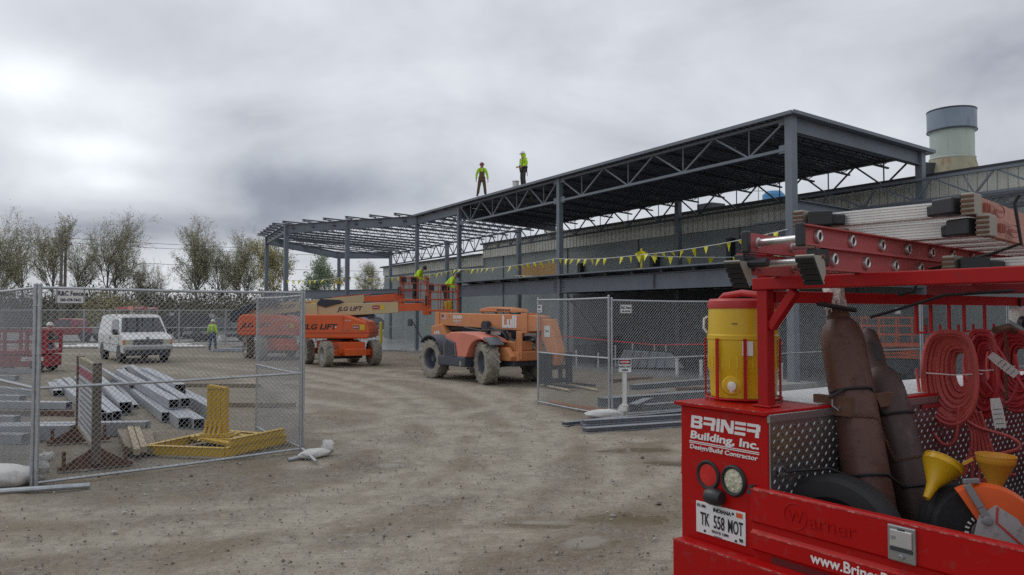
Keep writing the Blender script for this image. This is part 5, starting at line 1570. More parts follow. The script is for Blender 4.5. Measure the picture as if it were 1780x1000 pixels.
for i, (px, py, L_, an, lb) in enumerate(((120, 712, 5.5, (-.93, .1, 0), 'flat grey bar lying behind the left fence post'), (40, 700, 5, (-.9, .25, 0), 'grey tube at the left edge behind the mesh'), (45, 772, 3.5, (-.95, .12, 0), 'grey steel angle low behind the left mesh panel'),
                                          (62, 690, 4, (-.8, .5, 0), 'pale grey tube farther back behind the left mesh'), (30, 738, 4, (-.97, .05, 0), 'grey bar behind the left mesh above the sandbag'), (100, 690, 3, (-.55, .84, 0), 'short grey tube in the stack by the red scissor lift'), (60, 650, 5, (-.95, .3, 0), 'pale bundle of steel lying under the red scissor lift'), (30, 662, 5, (-.95, .1, 0), 'grey steel tube lying at the far left behind the mesh'))):
    hollow(lb, gnd(px, py), L_, .22, .16, d=V(an).normalized(), group='grey steel lying behind the left fence')
for i, (px, py, L_, lb) in enumerate(((330, 673, 2.6, 'timber bearer behind the pile of tubes'), (424, 708, 1.6, 'timber bearer right of the yellow uprights'))):
    p = gnd(px - 30, py); o = thing('timber', lb, 'timber', p + Z * .06, R(-3), 'timber bearers')
    b = MB(); b.box(0, L_, -.05, .05, -.05, .05); b.build('plank', M['wood'], o, bevel=.005)
o = thing('rusty_bar', 'rust red steel bar on the ground left of the sign board', 'steel bar', gnd(128, 724) + Z * .06)
b = MB(); b.bar((0, 0, 0), (-4.5, .1, 0), .06, .11); b.build('bar', M['rust'], o)
for i, (a, L_) in enumerate((((120, 606), 9), ((160, 603), 7))):
    o = thing('pipe_bundle', ('long white bundle of pipes on the ground behind the white van', 'second white pipe bundle farther from the van')[i], 'pipe bundle', gnd(*a) + Z * .1)
    b = MB()
    for k in range(4): b.tube([(-1 + .1 * k, .14 * k, .0), (L_ - 1, .14 * k + .6, .0)], .08, 8)
    b.build('pipe', M['plastic_white'], o, True)
o = thing('sheet_stack', 'flat stack of grey metal sheets on the ground right of the worker', 'metal sheets', gnd(412, 612), R(-8))
b = MB()
for k in range(5): b.box(-1.6 + .1 * k, 1.7 + .05 * k, -.3 + .05 * k, .5, .02 + .035 * k, .05 + .035 * k)
b.build('sheets', M['tubes'], o)
o = thing('sheet_stack', 'wide low stack of grey sheets behind the gate mesh', 'metal sheets', gnd(470, 606), R(4))
b = MB()
for k in range(4): b.box(-2.4 + .12 * k, 2.2, -.6 + .05 * k, .7, .02 + .05 * k, .06 + .05 * k)
b.build('sheets', M['tubes'], o)

# timber planks under the sign board and yellow stand
for i, (a, c, m, w_, z_) in enumerate((((228, 795), (208, 752), 'wood', .15, .1), ((238, 803), (224, 752), 'woodp', .09, .14), ((250, 797), (236, 752), 'woodp', .09, .13), ((262, 795), (252, 750), 'wood', .16, .09))):
    p, q = gnd(*a), gnd(*c)
    o = thing('timber_plank', ('broad grey plank at the left of the four beside the sign board', 'pale narrow plank between the grey one and its twin', 'pale narrow plank second from the yellow stand', 'grey plank touching the yellow stand')[i], 'plank', p + Z * z_, 0, 'timber planks beside the sign board')
    b = MB(); b.bar((0, 0, 0), (q - p) * .92, w_, .09); b.build('plank', M[m], o, bevel=.006)

# rules board on steel feet
sb = thing('notice_board', 'weathered white notice board in a steel frame, seen almost edge on behind the fence', 'notice board', V((-5.75, 10.72, 0)), math.atan2(.83, -.555))
Ln = 2.55
for x in (0, Ln):
    b = MB(); b.box(x - .05, x + .05, -.055, .055, 0.02, 1.44); b.build('post', M['rust'] if x else mat('brown_steel_post', (0.13, 0.105, 0.08), .7, var=.2), sb)
    b = MB(); b.bar((x, -.46, .05), (x, .46, .05), .10, .05)
    for s in (-1, 1): b.prism([(0, 0), (.34, 0), (0, .22)], (x - .02, s * .06, .07), (0, s, 0), Z, .03); b.bar((x + .04, s * .38, .05), (x + .04, s * .38, .27), .05)
    b.build('foot', M['rust'], sb)
b = MB(); b.box(-.04, .04, -.05, .05, 1.22, 1.46); b.build('post_cap', M['blackp'], sb)
b = MB(); b.box(.05, Ln - .05, -.035, .035, 1.33, 1.43); b.box(.05, Ln - .05, -.035, .035, .26, .32); b.build('rail', mat('tan_timber_rail', (.28, .235, .165), .8, var=.2), sb)
b = MB(); b.box(.06, Ln - .06, -.012, .028, .32, 1.33); b.build('board', mat('faded_board_white', (.50, .52, .56), .6, var=.06), sb)
b = MB(); b.box(.12, Ln - .12, .029, .032, 1.16, 1.29); b.build('heading', M['label_m'], sb)
rr_ = random.Random(3)
b = MB()
for k in range(9):
    x = .15
    while x < Ln - .5:
        w_ = rr_.uniform(.12, .4); b.box(x, min(x + w_, Ln - .15), .029, .031, .40 + .083 * k, .435 + .083 * k); x += w_ + .05
b.build('text_line', M['grey_ink'], sb)

# yellow steel stand: four nested T pieces on a lozenge base
ys_ = thing('yellow_stand', 'yellow painted steel stand of four close uprights on a low lozenge base', 'steel stand', V((-4.75, 12.45, 0)))
Lp, Fp, Rp, Kp = V((-.75, -.78, 0)), V((.52, -1.02, 0)), V((1.05, .2, 0)), V((-.25, .75, 0))
b = MB()
for a, c in ((Lp, Fp), (Fp, Rp), (Rp, Kp), (Kp, Lp)):
    d = (c - a).normalized()
    b.bar(a + Z * .10, c + Z * .10, .05, .13); b.bar(a + Z * .167, c + Z * .167, .09, .012)
d = (Rp - Fp).normalized()
b.bar(Fp + Z * .225 + d * .1, Rp + Z * .225 - d * .05, .05, .10); b.bar(Fp + Z * .28 + d * .1, Rp + Z * .28 - d * .05, .09, .012)
b.build('base_frame', M['yellow'], ys_, bevel=.006)
b = MB()
for k in range(4):
    s = (k + .5) / 4
    b.bar(Lp.lerp(Kp, .55 + s * .35) + Z * (.15), Fp.lerp(Rp, .15 + s * .7) + Z * (.15), .13, .05)
b.bar(V((-.30, .12, .19)), V((.28, .06, .19)), .42, .025); b.bar(V((-.22, .08, .215)), V((.22, .03, .215)), .30, .02)
b.build('cross_plate', M['yellow'], ys_, bevel=.005)
ux = V((.97, -.1, 0)).normalized()
for k in range(4):
    c = V((-.02, .10, -.06)) + ux * (k - 1.5) * .078
    b = MB(); uy_ = V((-ux.y, ux.x, 0))
    pr = [(-.045, .24), (-.045, 1.05), (.045, 1.05), (.045, .24)]
    b.prism([(-.06, .20), (-.04, .30), (-.037, .42), (-.037, 1.05 - .012 * k), (.037, 1.05 - .012 * k), (.037, .42), (.04, .30), (.06, .20)], c - uy_ * .06, ux, Z, -.14)
    for s in (-1, 1): b.prism([(0, 0), (.26, 0), (.12, .05), (.04, .16), (0, .30)], c + uy_ * s * .06 + Z * .2 - ux * .02, uy_ * s, Z, .04)
    b.build('upright', M['yellow'], ys_, bevel=.004)
b = MB()
for k in range(4):
    c = V((-.02, .10, -.06)) + ux * (k - 1.5) * .078 - V((-ux.y, ux.x, 0)) * .064
    b.lathe([(.014, 0), (.014, .006), (0, .006)], 8, c + Z * .98, V((ux.y, -ux.x, 0)))
b.build('hole', M['dark'], ys_)


# steel near the right fence
def chan(label, a, c, w, h, z, group='grey steel channels by the right fence', m='tubes'):
    o = thing('steel_channel', label, 'steel channel', V((a.x, a.y, z)), 0, group)
    d = V((c.x - a.x, c.y - a.y, 0))
    b = MB(); b.channel((0, 0, 0), d, w, h, .008); b.build('channel', M[m], o)
    return o


chan('thin grey channel reaching farthest left in the front bundle', gnd(980, 741), gnd(1270, 712), .12, .07, .045)
chan('grey channel lying behind the front pair', gnd(1012, 742), gnd(1300, 722), .14, .08, .045)
chan('upper grey channel of the front pair', gnd(1014, 748), gnd(1300, 729), .14, .09, .14)
chan('lowest grey channel of the front bundle, with a dark open end', gnd(1016, 753), gnd(1300, 733), .16, .09, .05)
chan('punched grey channel raised behind the warning sign', gnd(1100, 700), gnd(1300, 680), .22, .14, .36)
chan('grey box beam behind the fence corner post', gnd(1045, 710), gnd(1260, 694), .28, .22, .13)
chan('short grey angle slanting behind the warning sign', gnd(1100, 718), gnd(1160, 690), .2, .18, .1)
chan('grey tube behind the fence near the red truck', gnd(1120, 715), gnd(1300, 700), .2, .14, .08)
for i, (a, c, lb) in enumerate((((1062, 665), (1120, 660), 'rusty bar bundle on the ground before the slab'), ((1176, 679), (1260, 678), 'rusty bar bundle nearer the yellow cooler'), ((956, 703), (1046, 722), 'orange rusty rod lying along the fence bottom'), ((940, 672), (990, 682), 'pale timber strip on the ground behind the fence'), ((990, 672), (1040, 682), 'second pale timber strip behind the fence'))):
    p, q = gnd(*a), gnd(*c)
    o = thing('rebar_bundle' if i < 3 else 'timber_strip', lb, 'rusty bars' if i < 3 else 'timber', p + Z * .05)
    b = MB()
    for k in range(4 if i < 3 else 1): b.tube([V((.0, .06 * k, 0)), q - p + V((.1 * k, .06 * k, 0))], .03 if i < 3 else .04, 6)
    b.build('bars', M['rust'] if i < 2 else (M['woodp'] if i > 2 else mat('orange_rust_rod', (.33, .15, .07), .8)), o)
# metal sheet bundle on the slab and pipe stubs
o = thing('panel_bundle', 'shiny bundle of grey metal panels leaning on the slab edge under the mezzanine', 'metal panels', gnd(1130, 645) + Z * .1, R(-22))
b = MB(); b.prism([(-1.3, 0), (-.9, .68), (.85, .60), (1.35, .05)], (0, .3, 0), (1, 0, 0), Z, .6); b.build('panels', M['shrink'], o, bevel=.02)
b = MB()
for k in range(5): b.prism([(-.75 + .33 * k, .02), (-.55 + .3 * k, .66), (-.53 + .3 * k, .66), (-.72 + .33 * k, .02)], (0, -.305, 0), (1, 0, 0), Z, .01)
b.box(-1.2, 1.3, -.3, .3, -.1, -.001); b.build('strap', M['dark'], o)
for i, (px, py, h_) in enumerate(((1100, 640, .85), (1138, 640, .85), (1158, 640, .8), (1070, 640, .8), (1002, 637, .55), (1040, 640, .5), (1177, 655, .55), (1219, 657, .5), (1358, 665, .5))):
    o = thing('pipe_stub', ('thin pipe stub standing from the slab behind the metal panel bundle' if i < 4 else 'thin pipe stub rising from the slab left of the panel bundle' if i < 6 else 'white plastic pipe stub standing from the slab left of the cooler' if i < 8 else 'white plastic pipe stub right of the cooler'), 'pipe stub', gnd(px, py) + Z * .08, 0, 'pipe stubs standing from the slab')
    b = MB(); r_ = .055 if i >= 6 else .03; b.tube([(0, 0, -.05), (0, 0, h_)], r_, 10); b.lathe([(r_ * 1.25, 0), (r_ * 1.25, .08)], 10, (0, 0, h_ - .06)); b.build('pipe', M['plastic_white'], o, True)
o = thing('concrete_block', 'low grey concrete block under the near steel column', 'concrete block', bw(-.4, .4, 0), BRZ)
b = MB(); b.box(-.9, .9, -.8, .8, -.1, .22); b.build('block', M['concrete'], o, bevel=.02)
o = thing('equipment_crate', 'dark folded machine parts stacked on the slab under the mezzanine behind the telehandler forks', 'equipment', bw(2.2, 11.5, .08), BRZ)
b = MB(); b.box(-.8, .8, -.6, .6, 0, .7); b.box(-.5, .9, -.4, .4, .7, 1.1); b.build('crate', M['dark'], o, bevel=.04)
b = MB(); b.box(-.6, -.2, -.63, -.6, .2, .55); b.build('plate', M['rust'], o)


# ------------------------------------------------------------------ people
def person(label, loc, rz, jacket, trousers, hat, bend=0.0, arms=None, legs=None, hood=None, extras=None, sc=1.0, squat=0.0):
    o = thing('person', label, 'person', loc, rz)
    o.scale = (sc, sc, sc)
    J = dict(pel=(0, 0, .95), spi=(0, 0, 1.14), che=(0, -.01, 1.34), nec=(0, 0, 1.50), hea=(0, -.03, 1.63), cro=(0, -.02, 1.72), nos=(0, -.13, 1.625), chin=(0, -.085, 1.555))
    for s, k in ((1, 'l'), (-1, 'r')):
        J['sh' + k] = (s * .19, 0, 1.42); J['el' + k] = (s * .26, .03, 1.15); J['wr' + k] = (s * .27, -.05, .92)
        J['hp' + k] = (s * .09, 0, .92); J['kn' + k] = (s * .11, -.03, .50); J['an' + k] = (s * .12, .02, .09); J['to' + k] = (s * .15, -.15, .035)
        J['ear' + k] = (s * .085, 0, 1.62)
    for d in (arms, legs):
        if d: J.update(d)
    J = {k: V(v) for k, v in J.items()}
    if bend:
        rm_ = Matrix.Rotation(bend, 3, 'X')
        for k in J:
            if k[:2] not in ('hp', 'kn', 'an', 'to') and k != 'pel': J[k] = J['pel'] + rm_ @ (J[k] - J['pel'])

    def skin(name, chains, radii, m, sub=1):
        idx, vs, es, rs = {}, [], [], []

        def vid(key):
            if key not in idx:
                idx[key] = len(vs); vs.append(tuple(J[key])); rs.append(radii[key])
            return idx[key]
        for c in chains:
            for a_, b_ in zip(c[:-1], c[1:]): es.append((vid(a_), vid(b_)))
        me = bpy.data.meshes.new(name); me.from_pydata(vs, es, [])
        ob = bpy.data.objects.new(name, me); C.objects.link(ob)
        md = ob.modifiers.new('skin', 'SKIN'); md.use_smooth_shade = True
        for k, r_ in enumerate(rs):
            me.skin_vertices[0].data[k].radius = (r_, r_) if not isinstance(r_, tuple) else r_
        me.skin_vertices[0].data[0].use_root = True
        sbd = ob.modifiers.new('sub', 'SUBSURF'); sbd.levels = sub; sbd.render_levels = sub
        dg = bpy.context.evaluated_depsgraph_get()
        me2 = bpy.data.meshes.new_from_object(ob.evaluated_get(dg))
        bpy.data.objects.remove(ob); bpy.data.meshes.remove(me)
        me2.name = name; me2.materials.clear(); me2.materials.append(m)
        me2.polygons.foreach_set('use_smooth', [True] * len(me2.polygons))
        ob = bpy.data.objects.new(name, me2); C.objects.link(ob); ob.parent = o
        return ob
    # hands: palm, four fingers, thumb
    ch = [['pel', 'spi', 'che', 'nec', 'hea', 'cro'], ['hea', 'nos']]
    rad = dict(pel=.12, spi=.11, che=.13, nec=.058, hea=(.082, .10), cro=.07, nos=.022)
    for s, k in ((1, 'l'), (-1, 'r')):
        fw = (J['wr' + k] - J['el' + k]).normalized()
        fr = fw.cross(V((s, 0, 0))).normalized() if abs(fw.x) < .9 else V((0, -1, 0))
        J['pa' + k] = J['wr' + k] + fw * .07
        ch += [['che', 'sh' + k, 'el' + k, 'wr' + k, 'pa' + k], ['pel', 'hp' + k, 'kn' + k, 'an' + k, 'to' + k]]
        rad.update({'sh' + k: .06, 'el' + k: .042, 'wr' + k: .028, 'pa' + k: .034, 'hp' + k: .085, 'kn' + k: .055, 'an' + k: .04, 'to' + k: .035})
        inn = V((-s, 0, 0))
        for q, (of, ln) in enumerate(((-.03, .075), (-.01, .085), (.01, .08), (.03, .062))):
            J['f%d' % q + k] = J['pa' + k] + fw * .045 + fr * of; J['g%d' % q + k] = J['pa' + k] + fw * (.045 + ln * .5) + fr * of + inn * .012; J['h%d' % q + k] = J['pa' + k] + fw * (.045 + ln * .85) + fr * of + inn * .04
            ch.append(['pa' + k, 'f%d' % q + k, 'g%d' % q + k, 'h%d' % q + k])
            rad.update({'f%d' % q + k: .0105, 'g%d' % q + k: .0095, 'h%d' % q + k: .008})
        J['t0' + k] = J['wr' + k] + fw * .05 - fr * .045; J['t1' + k] = J['wr' + k] + fw * .095 - fr * .062 + inn * .02
        ch.append(['pa' + k, 't0' + k, 't1' + k]); rad.update({'t0' + k: .013, 't1' + k: .010})
        ch.append(['hea', 'ear' + k]); rad['ear' + k] = .02
    skin('body', ch, rad, M['skin'])
    jr = dict(pel=.15, spi=.14, che=(.165, .135), nec=.078); jc = [['pel', 'spi', 'che', 'nec']]
    tr_ = dict(pel=.145); tc_ = []
    for k in 'lr':
        J['cu' + k] = J['el' + k].lerp(J['wr' + k], .93)
        jc.append(['che', 'sh' + k, 'el' + k, 'cu' + k]); jr.update({'sh' + k: .088, 'el' + k: .066, 'cu' + k: .05})
        J['hem' + k] = J['kn' + k].lerp(J['an' + k], .9)
        tc_.append(['pel', 'hp' + k, 'kn' + k, 'hem' + k]); tr_.update({'hp' + k: .115, 'kn' + k: .083, 'hem' + k: .078})
    skin('jacket', jc, jr, jacket); skin('trousers', tc_, tr_, trousers)
    for k in 'lr':
        J['he' + k] = J['an' + k] + V((0, .05, -.04)); J['au' + k] = J['an' + k] + V((0, .0, .1))
        skin('boot', [['au' + k, 'an' + k, 'he' + k], ['an' + k, 'to' + k]], {'au' + k: .058, 'an' + k: .055, 'he' + k: .045, 'to' + k: .045}, M['boot'])
    up = (J['cro'] - J['nec']).normalized(); fwd = (J['nos'] - J['hea']).normalized()
    if hat is not None:
        b = MB(); hc = J['hea'] + up * .035
        b.lathe([(.125, 0), (.122, .02), (.115, .06), (.09, .105), (.05, .13), (0, .138)], 18, hc, up, False); b.lathe([(.122, 0), (.155, -.006), (.155, .006), (.122, .014)], 18, hc + fwd * .025, up, False)
        b.build('hard_hat', hat, o, True)
    b = MB()
    sidev = fwd.cross(up)
    for s in (-1, 1): b.blob(J['hea'] + fwd * .088 + sidev * s * .033 + up * .012, (.013, .013, .01), 0, 0, 8, 6)
    b.build('eyes', M['black_ink'], o, True)
    b = MB(); b.blob(J['hea'] + fwd * .088 - up * .055, (.026, .012, .007), 0, 0, 10, 6); b.build('mouth', M['label_m'], o, True)
    if hood is not None:
        b = MB(); b.blob(J['hea'] - fwd * .03 - up * .03, (.125, .125, .15), 4, .06, 16, 12); b.build('hood', hood, o, True)
    if extras: extras(o, J)
    return o


def bib(o, J):
    b = MB()
    b.prism([(-.14, .98), (-.145, 1.12), (-.12, 1.30), (.12, 1.30), (.145, 1.12), (.14, .98)], (0, -.155, 0), (1, 0, 0), Z, -.03); b.build('bib', M['brownc'], o, bevel=.01)
    b = MB()
    for s in (-1, 1): b.bar((s * .10, -.158, 1.28), (s * .11, -.11, 1.46), .035, .012, (0, 1, 0)); b.bar((s * .11, -.11, 1.46), (s * .10, .12, 1.42), .035, .012)
    b.build('strap', M['greenh'], o)


def harness(o, J):
    b = MB()
    for s in (-1, 1): b.bar((s * .10, .15, 1.05), (s * .11, .13, 1.44), .035, .014, (0, 1, 0)); b.bar((s * .10, -.15, 1.05), (s * .11, -.12, 1.44), .035, .014, (0, 1, 0))
    b.bar((.0, .17, 1.30), (.03, .20, .60), .03, .02, (0, 1, 0)); b.box(-.16, .16, -.16, .16, 1.0, 1.04)
    b.build('harness', M['greenh'], o)


def stripes(o, J):
    b = MB()
    for s in (-1, 1): b.bar((s * .10, .14, 1.05), (s * .10, .13, 1.44), .05, .02, (0, 1, 0))
    b.bar((-.12, .15, 1.12), (.12, .15, 1.12), .02, .06)
    b.build('reflective_tape', M['silver'], o)


p = bw(-.12, 17.5); rz_ = zr(-.12, 17.5)
person('worker in lime jacket and brown bib overalls with a maroon hard hat on the roof', V((p.x, p.y, rz_ + .0)), R(2), M['lime'], M['brownc'], M['hatr'], extras=bib, sc=.92,
       legs=dict(anl=(.19, .02, .09), tol=(.24, -.13, .035), knl=(.15, -.02, .5), anr=(-.22, .02, .09), tor=(-.27, -.13, .035), knr=(-.16, -.03, .5)), arms=dict(ell=(.28, .03, 1.16), wrl=(.31, -.02, .9), elr=(-.28, .04, 1.16), wrr=(-.29, .0, .92)))
p = bw(.2, 14.35); rz_ = zr(.2, 14.35)
person('worker in lime hooded jacket, harness and white hard hat, side on at the roof edge', V((p.x, p.y, rz_)), R(-62), M['lime'], M['charc'], M['hatw'], hood=M['lime'], extras=harness, sc=.92,
       arms=dict(ell=(.26, .06, 1.16), wrl=(.20, -.16, 1.02), elr=(-.26, .06, 1.16), wrr=(-.16, -.2, 1.04)))
p = bw(.05, 14.75)
bu = thing('bucket', 'white plastic bucket beside the hooded worker on the roof', 'bucket', V((p.x, p.y, zr(.05, 14.75))))
b = MB(); b.lathe([(.13, 0), (.155, .36), (.165, .36), (.165, .33), (.15, .33), (.14, .02), (0, .02)], 20, cap=False); b.build('pail', M['plastic_white'], bu, True)
b = MB(); b.tube([(-.16 * math.cos(a), -.16 * math.sin(a) - .02, .34 - .02 * math.sin(a)) for a in [math.pi * k / 8 for k in range(9)]], .006, 5); b.build('handle', M['galv'], bu, True)
wk = gnd(369, 609)
person('worker in lime jacket and blue jeans with a white hard hat, standing in the yard', V((wk.x, wk.y, 0)), R(170), M['lime'], M['jean'], M['hatw'], extras=stripes,
       legs=dict(anl=(.14, .08, .09), tol=(.17, -.09, .035), knl=(.12, .0, .5), anr=(-.13, -.12, .09), tor=(-.16, -.29, .035), knr=(-.12, -.1, .5)))
pb_ = thing('plastic_bag', 'white bag held low beside the worker in the yard', 'bag', V((wk.x + .42, wk.y - .05, .62)))
b = MB(); b.blob((0, 0, 0), (.13, .11, .2), 3, .3, 14, 10, 3); b.tube([(0, 0, .16), (-.04, 0, .3)], .015, 5); b.build('bag', M['plastic_white'], pb_, True)


def in_basket(jl, bk, x, y, label, rz, bend, arms, hat, hood):
    q = jl.location + bk @ V((x, y, .02))
    return person(label, q, rz, M['lime'], M['charc'], hat, bend=bend, arms=arms, hood=hood)


ah = dict(ell=(.27, -.12, 1.2), wrl=(.18, -.36, 1.18), elr=(-.27, -.12, 1.2), wrr=(-.18, -.36, 1.18))
in_basket(JL2, BK2, .75, -.25, 'worker in lime jacket leaning over the rail of the nearer-left lift basket', R(78), R(38), ah, M['blackp'], None)
in_basket(JL, BK1, .80, .05, 'worker in lime jacket bent over in the right hand lift basket', R(86), R(42), ah, M['blackp'], None)
for i, (bk, x) in enumerate(((BK1, .95),)):
    q = JL.location + bk @ V((x, -.6, .02)); o = thing('tool_bucket', 'yellow tool bucket standing in the right hand lift basket', 'bucket', q)
    b = MB(); b.lathe([(.14, 0), (.19, .22), (.17, .34), (.06, .38), (0, .38)], 16); b.build('pail', M['yellow'], o, True)
lp = at(56, 570, 27)
person('worker with a white hard hat and dark clothes half hidden by the left fence post', V((-18.6, 31.0, 0)), R(150), M['charc'], M['jean'], M['hatw'], extras=stripes)


# ------------------------------------------------------------------ red service truck in the foreground
# truck coordinates: x across the tail towards the right, y forward, z up
T0 = V((.923, 3.84, 0))
TRZ = math.atan2(-.827, .562)
TM = Matrix.Translation(T0) @ Matrix.Rotation(TRZ, 4, 'Z')


def tthing(name, label, cat, s, q, z, group=None):
    o = thing(name, label, cat, TM @ V((s, q, z)), TRZ, group)
    return o, Matrix.Translation((-s, -q, -z))


tk = thing('service_truck', 'red service body truck with tailgate, diamond plate bed and ladder rack, nearest the camera', 'truck', T0, TRZ)
X1, HZ = .414, 1.705
BL = 3.6
b = MB(); b.box(-.117, X1, 0, BL, .62, HZ - .02); b.build('side_cabinet', M['red'], tk, bevel=.008)
b = MB(); b.box(-.145, X1 + .005, -.022, BL + .02, HZ - .019, HZ); b.build('cabinet_lid', M['red'], tk, bevel=.004)
b = MB(); b.box(-.10, X1 - .03, .42, BL, HZ + .001, HZ + .006)
for i in range(9):
    for j in range(60):
        x, y = -.08 + .052 * i, .45 + .052 * j
        a = R(45) if (i + j) % 2 else R(-45); d = V((math.cos(a), math.sin(a), 0)); e = V((-d.y, d.x, 0))
        c = V((x, y, HZ + .006)); b.add([c - d * .017, c + e * .005, c + d * .017, c - e * .005, c + Z * .003], [(0, 1, 4), (1, 2, 4), (2, 3, 4), (3, 0, 4)])
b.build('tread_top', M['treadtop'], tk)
# inner side of the cabinet in diamond plate
b = MB(); b.box(X1 + .001, X1 + .009, .004, BL, .95, HZ - .05)
nx_, nz_ = int(BL / .030), int((HZ - 1.02) / .030)
for i in range(nx_):
    for j in range(nz_):
        y, z = .03 + .030 * i, 1.0 + .030 * j
        if y > BL - .02 or z > HZ - .07: continue
        a = R(50) if (i + j) % 2 else R(-50)
        d = V((0, math.cos(a), math.sin(a))); e = V((0, -math.sin(a), math.cos(a))); c = V((X1 + .009, y, z)); n_ = V((.0035, 0, 0))
        b.add([c - d * .013, c - d * .005 + e * .0042, c + d * .005 + e * .0042, c + d * .013, c + d * .005 - e * .0042, c - d * .005 - e * .0042, c - d * .006 + n_, c + d * .006 + n_],
              [(0, 1, 6), (1, 2, 7, 6), (2, 3, 7), (3, 4, 7), (4, 5, 6, 7), (5, 0, 6)])
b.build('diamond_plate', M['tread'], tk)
b = MB(); b.box(X1 - .002, X1 + .014, -.006, BL, HZ - .05, HZ - .012); b.build('top_trim', M['chrome'], tk, bevel=.003)
b = MB(); b.box(X1 + .012, X1 + .03, .0, BL, HZ - .30, HZ - .26) if False else None
b.box(X1 + .012, X1 + .02, 1.28, BL, HZ - .075, HZ - .052); b.build('rail_strip', M['dred'], tk)
# right hand cabinet, bed floor, cab: beyond the picture
b = MB(); b.box(1.78, 2.31, 0, BL, .62, HZ - .02); b.build('side_cabinet', M['red'], tk, bevel=.01)
b = MB(); b.box(X1 + .01, 1.779, .02, BL, .90, .95); b.build('bed_floor', M['dark'], tk)
b = MB(); b.box(-.05, 2.25, BL + .02, BL + .07, .6, 1.72); b.build('bulkhead', M['red'], tk)
b = MB(); b.prism([(BL + .15, .55), (BL + .15, 1.45), (BL + .25, 2.12), (BL + 1.2, 2.15), (BL + 1.9, 1.42), (BL + 3.0, 1.32), (BL + 3.15, 1.15), (BL + 3.15, .55)], (.05, 0, 0), (0, 1, 0), Z, 2.1); b.build('cab', M['red'], tk, bevel=.05)
b = MB(); b.prism([(BL + .4, 1.48), (BL + .45, 2.0), (BL + 1.15, 2.03), (BL + 1.7, 1.48)], (.03, 0, 0), (0, 1, 0), Z, 2.14); b.build('side_window', M['glass'], tk)
b = MB(); b.box(.1, 2.1, .2, BL + 3, .5, .62); b.build('chassis', M['dark'], tk)
for y_ in (1.25, BL + 2.2):
    for x_, s_ in ((.1, -1), (2.1, 1)): wheel(tk, (x_, y_, .42), (s_, 0, 0), .42, .28, M['tyre'], M['silver'], 0, .55)
# bumper step
BX0 = -.085
b = MB(); b.box(BX0, 2.35, -.10, -.006, .55, 1.04); b.build('bumper', M['red'], tk, bevel=.012)
b = MB(); b.box(-.135, -.119, .02, .06, 1.33, 1.42); b.build('side_marker', M['lens_r'], tk)
# tailgate
b = MB()
b.prism([(-.012, 1.02), (-.012, 1.075), (-.035, 1.085), (-.035, 1.155), (-.018, 1.168), (-.018, 1.20), (-.030, 1.208), (-.030, 1.352), (-.024, 1.36), (.012, 1.36), (.012, 1.02)], (.335, 0, 0), (0, 1, 0), Z, 1.43)
tg = b.build('tailgate', M['red'], tk, bevel=.003)
b = MB(); b.box(X1 + .02, 1.72, -.0135, -.0118, 1.025, 1.068); b.build('recess', mat('dark_red_recess', (.12, .008, .01), .5), tg)
wear_m = mat('chipped_red_edge', (0.40, 0.02, 0.018), 0.5, var=0.2, vs=30, dirt=(0.50, 0.33, 0.29), damt=0.55, ds=28)
b = MB(); b.box(.337, 1.764, -.0312, -.0285, 1.3485, 1.3535); b.box(.337, 1.764, -.0362, -.034, 1.1525, 1.1562); b.build('worn_edge', wear_m, tg)
b = MB(); b.box(BX0 + .004, 2.34, -.1012, -.098, 1.0335, 1.0385); b.build('worn_edge', wear_m, tk)
b = MB(); b.box(-.143, .416, -.0232, -.020, HZ - .004, HZ - .0005); b.build('worn_edge', wear_m, tk)
b = MB(); b.box(.325, .345, -.03, .01, 1.352, 1.366); b.lathe([(.012, -.03), (.012, .02)], 10, (.328, 0, 1.335), (0, 1, 0)); b.build('hinge', M['dark'], tg)
text('www.BrinerBuilding.com', .062, M['white_ink'], tg, (.650, -.0365, 1.103), (1, 0, 0), Z, align='LEFT', bold=.018, sx=1.0)
c_ = V((.572, -.031, 1.277))
b = MB(); b.tube([c_ + V((.055 * math.cos(a), 0, .055 * math.sin(a))) for a in [k * math.pi / 20 for k in range(40)]], .0022, 6, closed=True); b.build('emblem_ring', M['red'], tg, True)
text('W', .075, M['red'], tg, c_ + V((0, -.001, -.026)), (1, 0, 0), Z, name='emblem', ext=.0016, bold=.0)
text('arner', .085, M['red'], tg, c_ + V((.065, -.001, -.03)), (1, 0, 0), Z, name='emblem', align='LEFT', ext=.0016, sx=1.15)
# paddle latch
b = MB(); b.box(.988, 1.098, -.040, -.029, 1.205, 1.342); lt = b.build('latch', M['chrome'], tg, bevel=.006)
b = MB(); b.box(1.0, 1.086, -.046, -.0405, 1.262, 1.325); b.build('paddle', M['alu'], lt, bevel=.004)
b = MB(); b.box(1.0, 1.086, -.044, -.0405, 1.245, 1.259); b.box(1.03, 1.055, -.0445, -.0405, 1.322, 1.33); b.build('slot', M['dark'], lt)
b = MB(); b.lathe([(.011, 0), (.011, .006), (.005, .007), (.005, .003), (0, .003)], 14, (1.043, -.041, 1.226), (0, -1, 0)); b.build('key_cylinder', M['chrome'], lt, True)
text('W', .02, M['grey_ink'], lt, (1.015, -.0465, 1.288), (1, 0, 0), Z)
